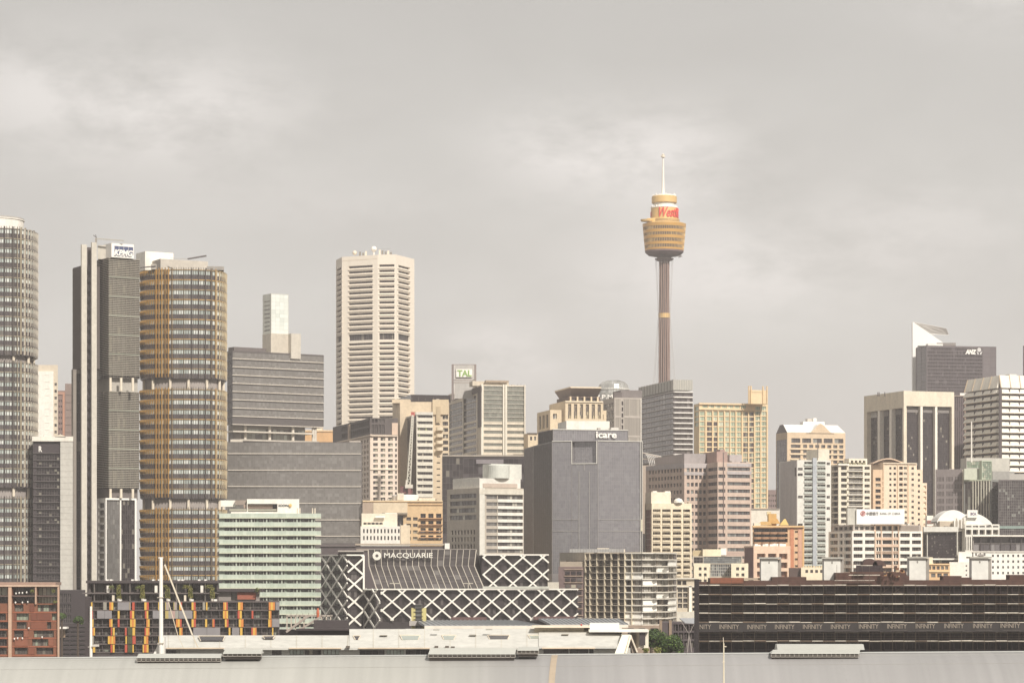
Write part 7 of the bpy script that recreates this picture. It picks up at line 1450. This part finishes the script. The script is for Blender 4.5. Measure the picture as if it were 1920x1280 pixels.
# street furniture between the left blocks
b = Bld('dark_gangway_building', 'dark low building with horizontal shutters between the red-brown and colourful blocks', front(112, 166, 760, 14), 1168, wm('#40383a', .9)); b.grid(0, 114, 164, 3, .9, 1172, 1230, 7, .4, g=G_BLK); b.done(); b.fbox('white_awning', 0, 110, 125, 1174, 1177.5, .5, 4, WHP); b.fbox('tan_screen', 0, 111, 122, 1178, 1194, .5, 1, wm('#a58c72'))
# ------------------------------------------------------------------ foreground roof
def roofz(t): return t
e = thing('terminal_roof_building', 'huge pale grey curved metal roof filling the bottom of the picture', 'building', (0, 300, 0))
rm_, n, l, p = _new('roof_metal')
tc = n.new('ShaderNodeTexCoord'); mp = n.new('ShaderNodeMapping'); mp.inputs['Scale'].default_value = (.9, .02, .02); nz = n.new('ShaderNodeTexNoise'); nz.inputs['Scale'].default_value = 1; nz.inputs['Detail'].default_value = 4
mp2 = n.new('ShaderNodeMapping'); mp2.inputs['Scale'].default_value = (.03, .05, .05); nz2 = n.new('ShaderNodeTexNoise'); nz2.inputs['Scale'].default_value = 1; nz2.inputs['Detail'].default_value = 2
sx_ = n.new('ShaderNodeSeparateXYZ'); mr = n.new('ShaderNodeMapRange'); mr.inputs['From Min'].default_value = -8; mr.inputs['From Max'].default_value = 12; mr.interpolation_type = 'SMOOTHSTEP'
rmp = n.new('ShaderNodeMix'); rmp.data_type = 'RGBA'; rmp.inputs['A'].default_value = hx('#c2c1ba', .8); rmp.inputs['B'].default_value = hx('#acaaa9', .82)  # pale left to grey right: uneven sky reflection put into the roof colour
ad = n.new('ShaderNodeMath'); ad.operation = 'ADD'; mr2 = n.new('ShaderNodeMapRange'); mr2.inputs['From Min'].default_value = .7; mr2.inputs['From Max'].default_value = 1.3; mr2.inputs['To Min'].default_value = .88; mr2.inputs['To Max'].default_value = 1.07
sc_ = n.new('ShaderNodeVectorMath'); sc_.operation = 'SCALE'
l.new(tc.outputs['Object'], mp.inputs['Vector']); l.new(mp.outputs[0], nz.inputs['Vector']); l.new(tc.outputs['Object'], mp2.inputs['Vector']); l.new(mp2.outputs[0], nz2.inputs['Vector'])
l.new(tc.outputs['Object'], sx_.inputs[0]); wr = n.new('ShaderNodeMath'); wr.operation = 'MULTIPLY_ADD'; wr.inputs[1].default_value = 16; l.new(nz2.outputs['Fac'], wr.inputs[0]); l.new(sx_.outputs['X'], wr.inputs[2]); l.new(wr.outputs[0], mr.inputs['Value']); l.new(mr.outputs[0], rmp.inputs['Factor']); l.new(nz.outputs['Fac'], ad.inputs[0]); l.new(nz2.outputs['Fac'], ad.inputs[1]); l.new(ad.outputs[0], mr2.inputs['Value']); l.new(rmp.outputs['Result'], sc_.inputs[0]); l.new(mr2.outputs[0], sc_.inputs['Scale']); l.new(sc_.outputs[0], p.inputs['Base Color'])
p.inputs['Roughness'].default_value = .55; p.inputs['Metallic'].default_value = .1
RY, RZ = 300.0, wz(1227.5, 300)       # ridge
def RP(x, t):      # t 0 at the ridge, 1 at the near eave; barrel curve towards the camera
    y = RY-14*t; rise = (x/60.0)*.42+.05; zz_ = RZ+rise*.9-1.2*t-9.0*t*t
    return Vector((x, y, zz_))
mb = MB(); xs = [-75+2.5*k for k in range(61)]; ts = [k/24 for k in range(25)]
for i in range(len(xs)-1):
    for j in range(len(ts)-1): mb.face([RP(xs[i], ts[j+1]), RP(xs[i+1], ts[j+1]), RP(xs[i+1], ts[j]), RP(xs[i], ts[j])])
for i in range(len(xs)-1):
    a, c = RP(xs[i], 0), RP(xs[i+1], 0); mb.face([a, c, c+Vector((0, 40, -6)), a+Vector((0, 40, -6))]); a, c = RP(xs[i], 1), RP(xs[i+1], 1); mb.face([Vector((a.x, a.y, 0)), Vector((c.x, c.y, 0)), c, a])
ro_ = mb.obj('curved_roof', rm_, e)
for pp in ro_.data.polygons: pp.use_smooth = True
mb = MB()
for k in range(13):
    x = -75+12.5*k
    for j in range(0, 24, 3): mb.bar(RP(x, ts[j])+Vector((0, 0, .012)), RP(x, ts[j+3])+Vector((0, 0, .012)), .035, .03)
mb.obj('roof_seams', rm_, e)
for tt in (.12, .3):
    mb = MB()
    for i in range(0, 60): mb.bar(RP(xs[i], tt)+Vector((0, 0, .01)), RP(xs[i+1], tt)+Vector((0, 0, .01)), .06, .03, up=(0, 0, 1))
    mb.obj('sheet_lap', pm_('#b9b7b0', .8), e)
for i in range(30):
    x0 = -75+5*i; mb = MB(); a, c = RP(x0, 0), RP(x0+4.98, 0); mb.bar(a+Vector((0, -.2, .02)), c+Vector((0, -.2, .02)), .9, .12, up=(0, 0, 1)); mb.obj('ridge_cap', pm_('#c9cac6', .85, .5, .1), e)
def pxr(px, t):   # roof point under photo column px at parameter t
    x = wx(px, RY-14*t); return RP(x, t)
def monitor(x0, x1, yt, yb, y2, label):
    """raised roof light: sheet-metal lid over a row of openings"""
    Dm = 297.0; m = []
    mb = MB(); a, c = W(x0+4, yb, Dm), W(x1-2, yb, Dm); up_ = [W(x0+8, yt, Dm+2), W(x1, yt, Dm+2)]
    mb.hexa([a+Vector((0, -.1, -.05)), c+Vector((0, -.1, -.05)), c+Vector((0, 3, -.05)), a+Vector((0, 3, -.05))], [a, c, Vector((up_[1].x, Dm+2, up_[1].z)), Vector((up_[0].x, Dm+2, up_[0].z))])
    o = mb.obj('roof_light', pm_('#cfcfc6', .88, .5, .1), e)
    mb = MB(); mb.box(a.x+.1, c.x-.1, Dm+.25, Dm+1.5, wz(y2, Dm)-.3, a.z-.06); mb.obj('dark_opening', wm('#5c544f', .8), o)
    nn = max(4, int((x1-x0)/9)); mb = MB()
    for k in range(nn+1): X_ = a.x+(c.x-a.x)*k/nn; mb.box(X_-.04, X_+.04, Dm, Dm+.2, wz(y2, Dm), a.z-.05)
    mb.box(a.x, c.x, Dm, Dm+.15, wz(y2, Dm)-.02, wz(y2, Dm)+.06); mb.bar((a.x, Dm+.1, (a.z+wz(y2, Dm))/2), (c.x, Dm+.1, (a.z+wz(y2, Dm))/2), .05); mb.obj('opening_bars', wm('#a39c93'), o); return o
monitor(252, 416, 1224.5, 1232, 1239, ''); monitor(414, 492, 1216.5, 1224, 1230, ''); monitor(799, 968, 1214, 1225, 1232, ''); monitor(966, 1012, 1212, 1218, 1225, ''); monitor(1442, 1613, 1217, 1224, 1231, '')
mb = MB(); q0, q1 = W(1458, 1217.5, 299.5), W(1619, 1207, 300.5); mb.hexa([(q0.x, 299.5, q0.z), (q1.x, 299.5, q0.z), (q1.x, 303, q0.z), (q0.x, 303, q0.z)], [(q0.x, 300.5, q1.z), (q1.x, 300.5, q1.z), (q1.x, 302, q1.z), (q0.x, 302, q1.z)]); mb.obj('ridge_housing', pm_('#c4c4bc', .85, .5, .1), e)
mb = MB()
for j in range(24):
    a, c = pxr(1041-(j*.55), ts[j]), pxr(1041-((j+1)*.55), ts[j+1]); a2, c2 = a+Vector((.35, 0, 0)), c+Vector((.35, 0, 0)); u = Vector((0, 0, .05)); mb.hexa([c-Vector((.35, 0, 0)), c2, a2, a-Vector((.35, 0, 0))], [c-Vector((.35, 0, 0))+u, c2+u, a2+u, a-Vector((.35, 0, 0))+u])
mb.obj('roof_walkway', wm('#b3a28c'), e)
for (x, y) in ((16, 1233), (22, 1233), (156, 1233), (161, 1233), (596, 1229), (601, 1229), (744, 1228), (749, 1228), (1024, 1226), (1083, 1226)):
    mb = MB(); q = pxr(x, .02); mb.box(q.x-.1, q.x+.1, q.y-.3, q.y+.3, q.z-.05, q.z+.08); mb.obj('roof_vent', wm('#9a928c'), e)
# ------------------------------------------------------------------ ground, light, sky, air, camera
gmat = wm('#57534f', .6, .9, .25, sc=.02); mb = MB(); mb.face([(-2600, -60, 0), (2600, -60, 0), (2600, 6000, 0), (-2600, 6000, 0)]); tag(mb.obj('ground', gmat), kind='structure')
mb = MB(); mb.face([(-400, 740, .004), (600, 740, .004), (600, 760, .004), (-400, 760, .004)]); tag(mb.obj('road', wm('#4b4846', .6, .9, .2), None), kind='structure')
mb = MB(); mb.box(-2700, 2700, -80, 6100, -1, 345); hz = mb.obj('haze', []); hz['kind'] = 'stuff'; hm = bpy.data.materials.new('haze_air'); hm.use_nodes = True; nt = hm.node_tree; nt.nodes.clear()
ou = nt.nodes.new('ShaderNodeOutputMaterial'); vo = nt.nodes.new('ShaderNodeVolumePrincipled'); vo.inputs['Color'].default_value = (.94, .9, .89, 1); vo.inputs['Density'].default_value = HAZE; vo.inputs['Anisotropy'].default_value = 0.0; nt.links.new(vo.outputs[0], ou.inputs['Volume']); hz.data.materials.append(hm)
SUN_AZ, SUN_EL = math.radians(27), math.radians(37)      # behind the camera, to the right
s = Vector((math.sin(SUN_AZ)*math.cos(SUN_EL), -math.cos(SUN_AZ)*math.cos(SUN_EL), math.sin(SUN_EL)))
la = bpy.data.lights.new('sun', 'SUN'); la.energy = SUNP; la.angle = math.radians(2.0); la.color = (1.0, .94, .86); lo = bpy.data.objects.new('sun', la); COL.objects.link(lo); lo.rotation_euler = s.to_track_quat('Z', 'Y').to_euler()
w = bpy.data.worlds.new('World'); SC.world = w; w.use_nodes = True; nt = w.node_tree; n = nt.nodes; l = nt.links; bg = n['Background']
sky = n.new('ShaderNodeTexSky'); sky.sky_type = 'NISHITA'; sky.sun_disc = False; sky.sun_elevation = SUN_EL; sky.sun_rotation = math.pi-SUN_AZ; sky.dust_density = 3
tc = n.new('ShaderNodeTexCoord'); sp_ = n.new('ShaderNodeSeparateXYZ'); l.new(tc.outputs['Generated'], sp_.inputs[0])
def mth(op, a, c=None, clamp=False):
    m = n.new('ShaderNodeMath'); m.operation = op; m.use_clamp = clamp
    for i, x in enumerate((a, c)):
        if x is None: continue
        if isinstance(x, (int, float)): m.inputs[i].default_value = x
        else: l.new(x, m.inputs[i])
    return m.outputs[0]
U = sp_.outputs['X']; V_ = sp_.outputs['Z']
mp = n.new('ShaderNodeMapping'); mp.inputs['Scale'].default_value = (9, 9, 17); l.new(tc.outputs['Generated'], mp.inputs['Vector'])
nz = n.new('ShaderNodeTexNoise'); nz.inputs['Scale'].default_value = 1.0; nz.inputs['Detail'].default_value = 7; nz.inputs['Roughness'].default_value = .5; nz.inputs['Distortion'].default_value = .3; l.new(mp.outputs[0], nz.inputs['Vector'])
mp3 = n.new('ShaderNodeMapping'); mp3.inputs['Scale'].default_value = (20, 20, 42); l.new(tc.outputs['Generated'], mp3.inputs['Vector'])
nz3 = n.new('ShaderNodeTexNoise'); nz3.inputs['Scale'].default_value = 1.0; nz3.inputs['Detail'].default_value = 6; nz3.inputs['Roughness'].default_value = .62; nz3.inputs['Distortion'].default_value = .1; l.new(mp3.outputs[0], nz3.inputs['Vector'])
tot = None
# cloud banks, given by where they stand in the sky: centre column, row, half width, half height, strength
for (cx_, cy_, rx_, ry_, k_) in ((300, 230, 300, 130, 1.0), (60, 190, 110, 90, .45), (1060, 290, 170, 90, .95), (1270, 320, 170, 110, .95), (1350, 520, 300, 100, 1.1), (930, 670, 150, 70, 1.0), (1720, 430, 240, 110, .5), (620, 400, 300, 60, .25), (1900, 20, 260, 90, .6)):
    ux, vz = (cx_-960)/F, (HZ-cy_)/F
    dx_ = mth('DIVIDE', mth('SUBTRACT', U, ux), rx_/F); dz_ = mth('DIVIDE', mth('SUBTRACT', V_, vz), ry_/F)
    r2 = mth('ADD', mth('MULTIPLY', dx_, dx_), mth('MULTIPLY', dz_, dz_)); g = mth('MULTIPLY', mth('POWER', 2.718, mth('MULTIPLY', r2, -1.3)), k_)
    tot = g if tot is None else mth('ADD', tot, g)
wisp = mth('SUBTRACT', mth('MULTIPLY', nz3.outputs['Fac'], 4.2), 1.45, True)
cl_ = mth('MULTIPLY', tot, wisp, True)
mr = n.new('ShaderNodeMapRange'); mr.inputs['From Min'].default_value = .3; mr.inputs['From Max'].default_value = .7; l.new(nz.outputs['Fac'], mr.inputs['Value'])
base = n.new('ShaderNodeMix'); base.data_type = 'RGBA'; base.inputs['A'].default_value = hx('#c9c5bf', SKY); base.inputs['B'].default_value = hx('#d7d4ce', SKY); l.new(mr.outputs[0], base.inputs['Factor'])
up = n.new('ShaderNodeMix'); up.data_type = 'RGBA'; up.inputs['B'].default_value = hx('#bdbab5', SKY); mr5 = n.new('ShaderNodeMapRange'); mr5.inputs['From Min'].default_value = .10; mr5.inputs['From Max'].default_value = .235; mr5.inputs['To Max'].default_value = .75; l.new(V_, mr5.inputs['Value']); l.new(mr5.outputs[0], up.inputs['Factor']); l.new(base.outputs['Result'], up.inputs['A'])
cmx = n.new('ShaderNodeMix'); cmx.data_type = 'RGBA'; cmx.inputs['B'].default_value = hx('#e9e4df', SKY); l.new(cl_, cmx.inputs['Factor']); l.new(up.outputs['Result'], cmx.inputs['A'])
sm = n.new('ShaderNodeVectorMath'); sm.operation = 'SCALE'; sm.inputs['Scale'].default_value = 1.0; l.new(sky.outputs[0], sm.inputs[0])
# the overcast layer lets a little blue sky through; background strength stays at 0.1
ov = n.new('ShaderNodeVectorMath'); ov.operation = 'SCALE'; ov.inputs['Scale'].default_value = 10.0; l.new(cmx.outputs['Result'], ov.inputs[0])
fin_ = n.new('ShaderNodeMix'); fin_.data_type = 'RGBA'; fin_.inputs['Factor'].default_value = .97; l.new(sm.outputs[0], fin_.inputs['A']); l.new(ov.outputs[0], fin_.inputs['B']); l.new(fin_.outputs['Result'], bg.inputs['Color']); bg.inputs['Strength'].default_value = .1
cam = bpy.data.cameras.new('camera'); co = bpy.data.objects.new('camera', cam); COL.objects.link(co); co.location = (0, 0, CZ); co.rotation_euler = (math.radians(90), 0, 0); cam.sensor_width = 36; cam.lens = 36*F/1920; cam.shift_y = (HZ-640)/1920; cam.clip_end = 12000; cam.clip_start = 1; SC.camera = co
SC.view_settings.view_transform = 'Standard'; SC.view_settings.look = 'None'; SC.view_settings.gamma = 1; SC.view_settings.exposure = EXPO; SC.view_settings.use_curve_mapping = False
SC.cycles.volume_bounces = 1; SC.cycles.max_bounces = 6; SC.cycles.diffuse_bounces = 3; SC.cycles.glossy_bounces = 3
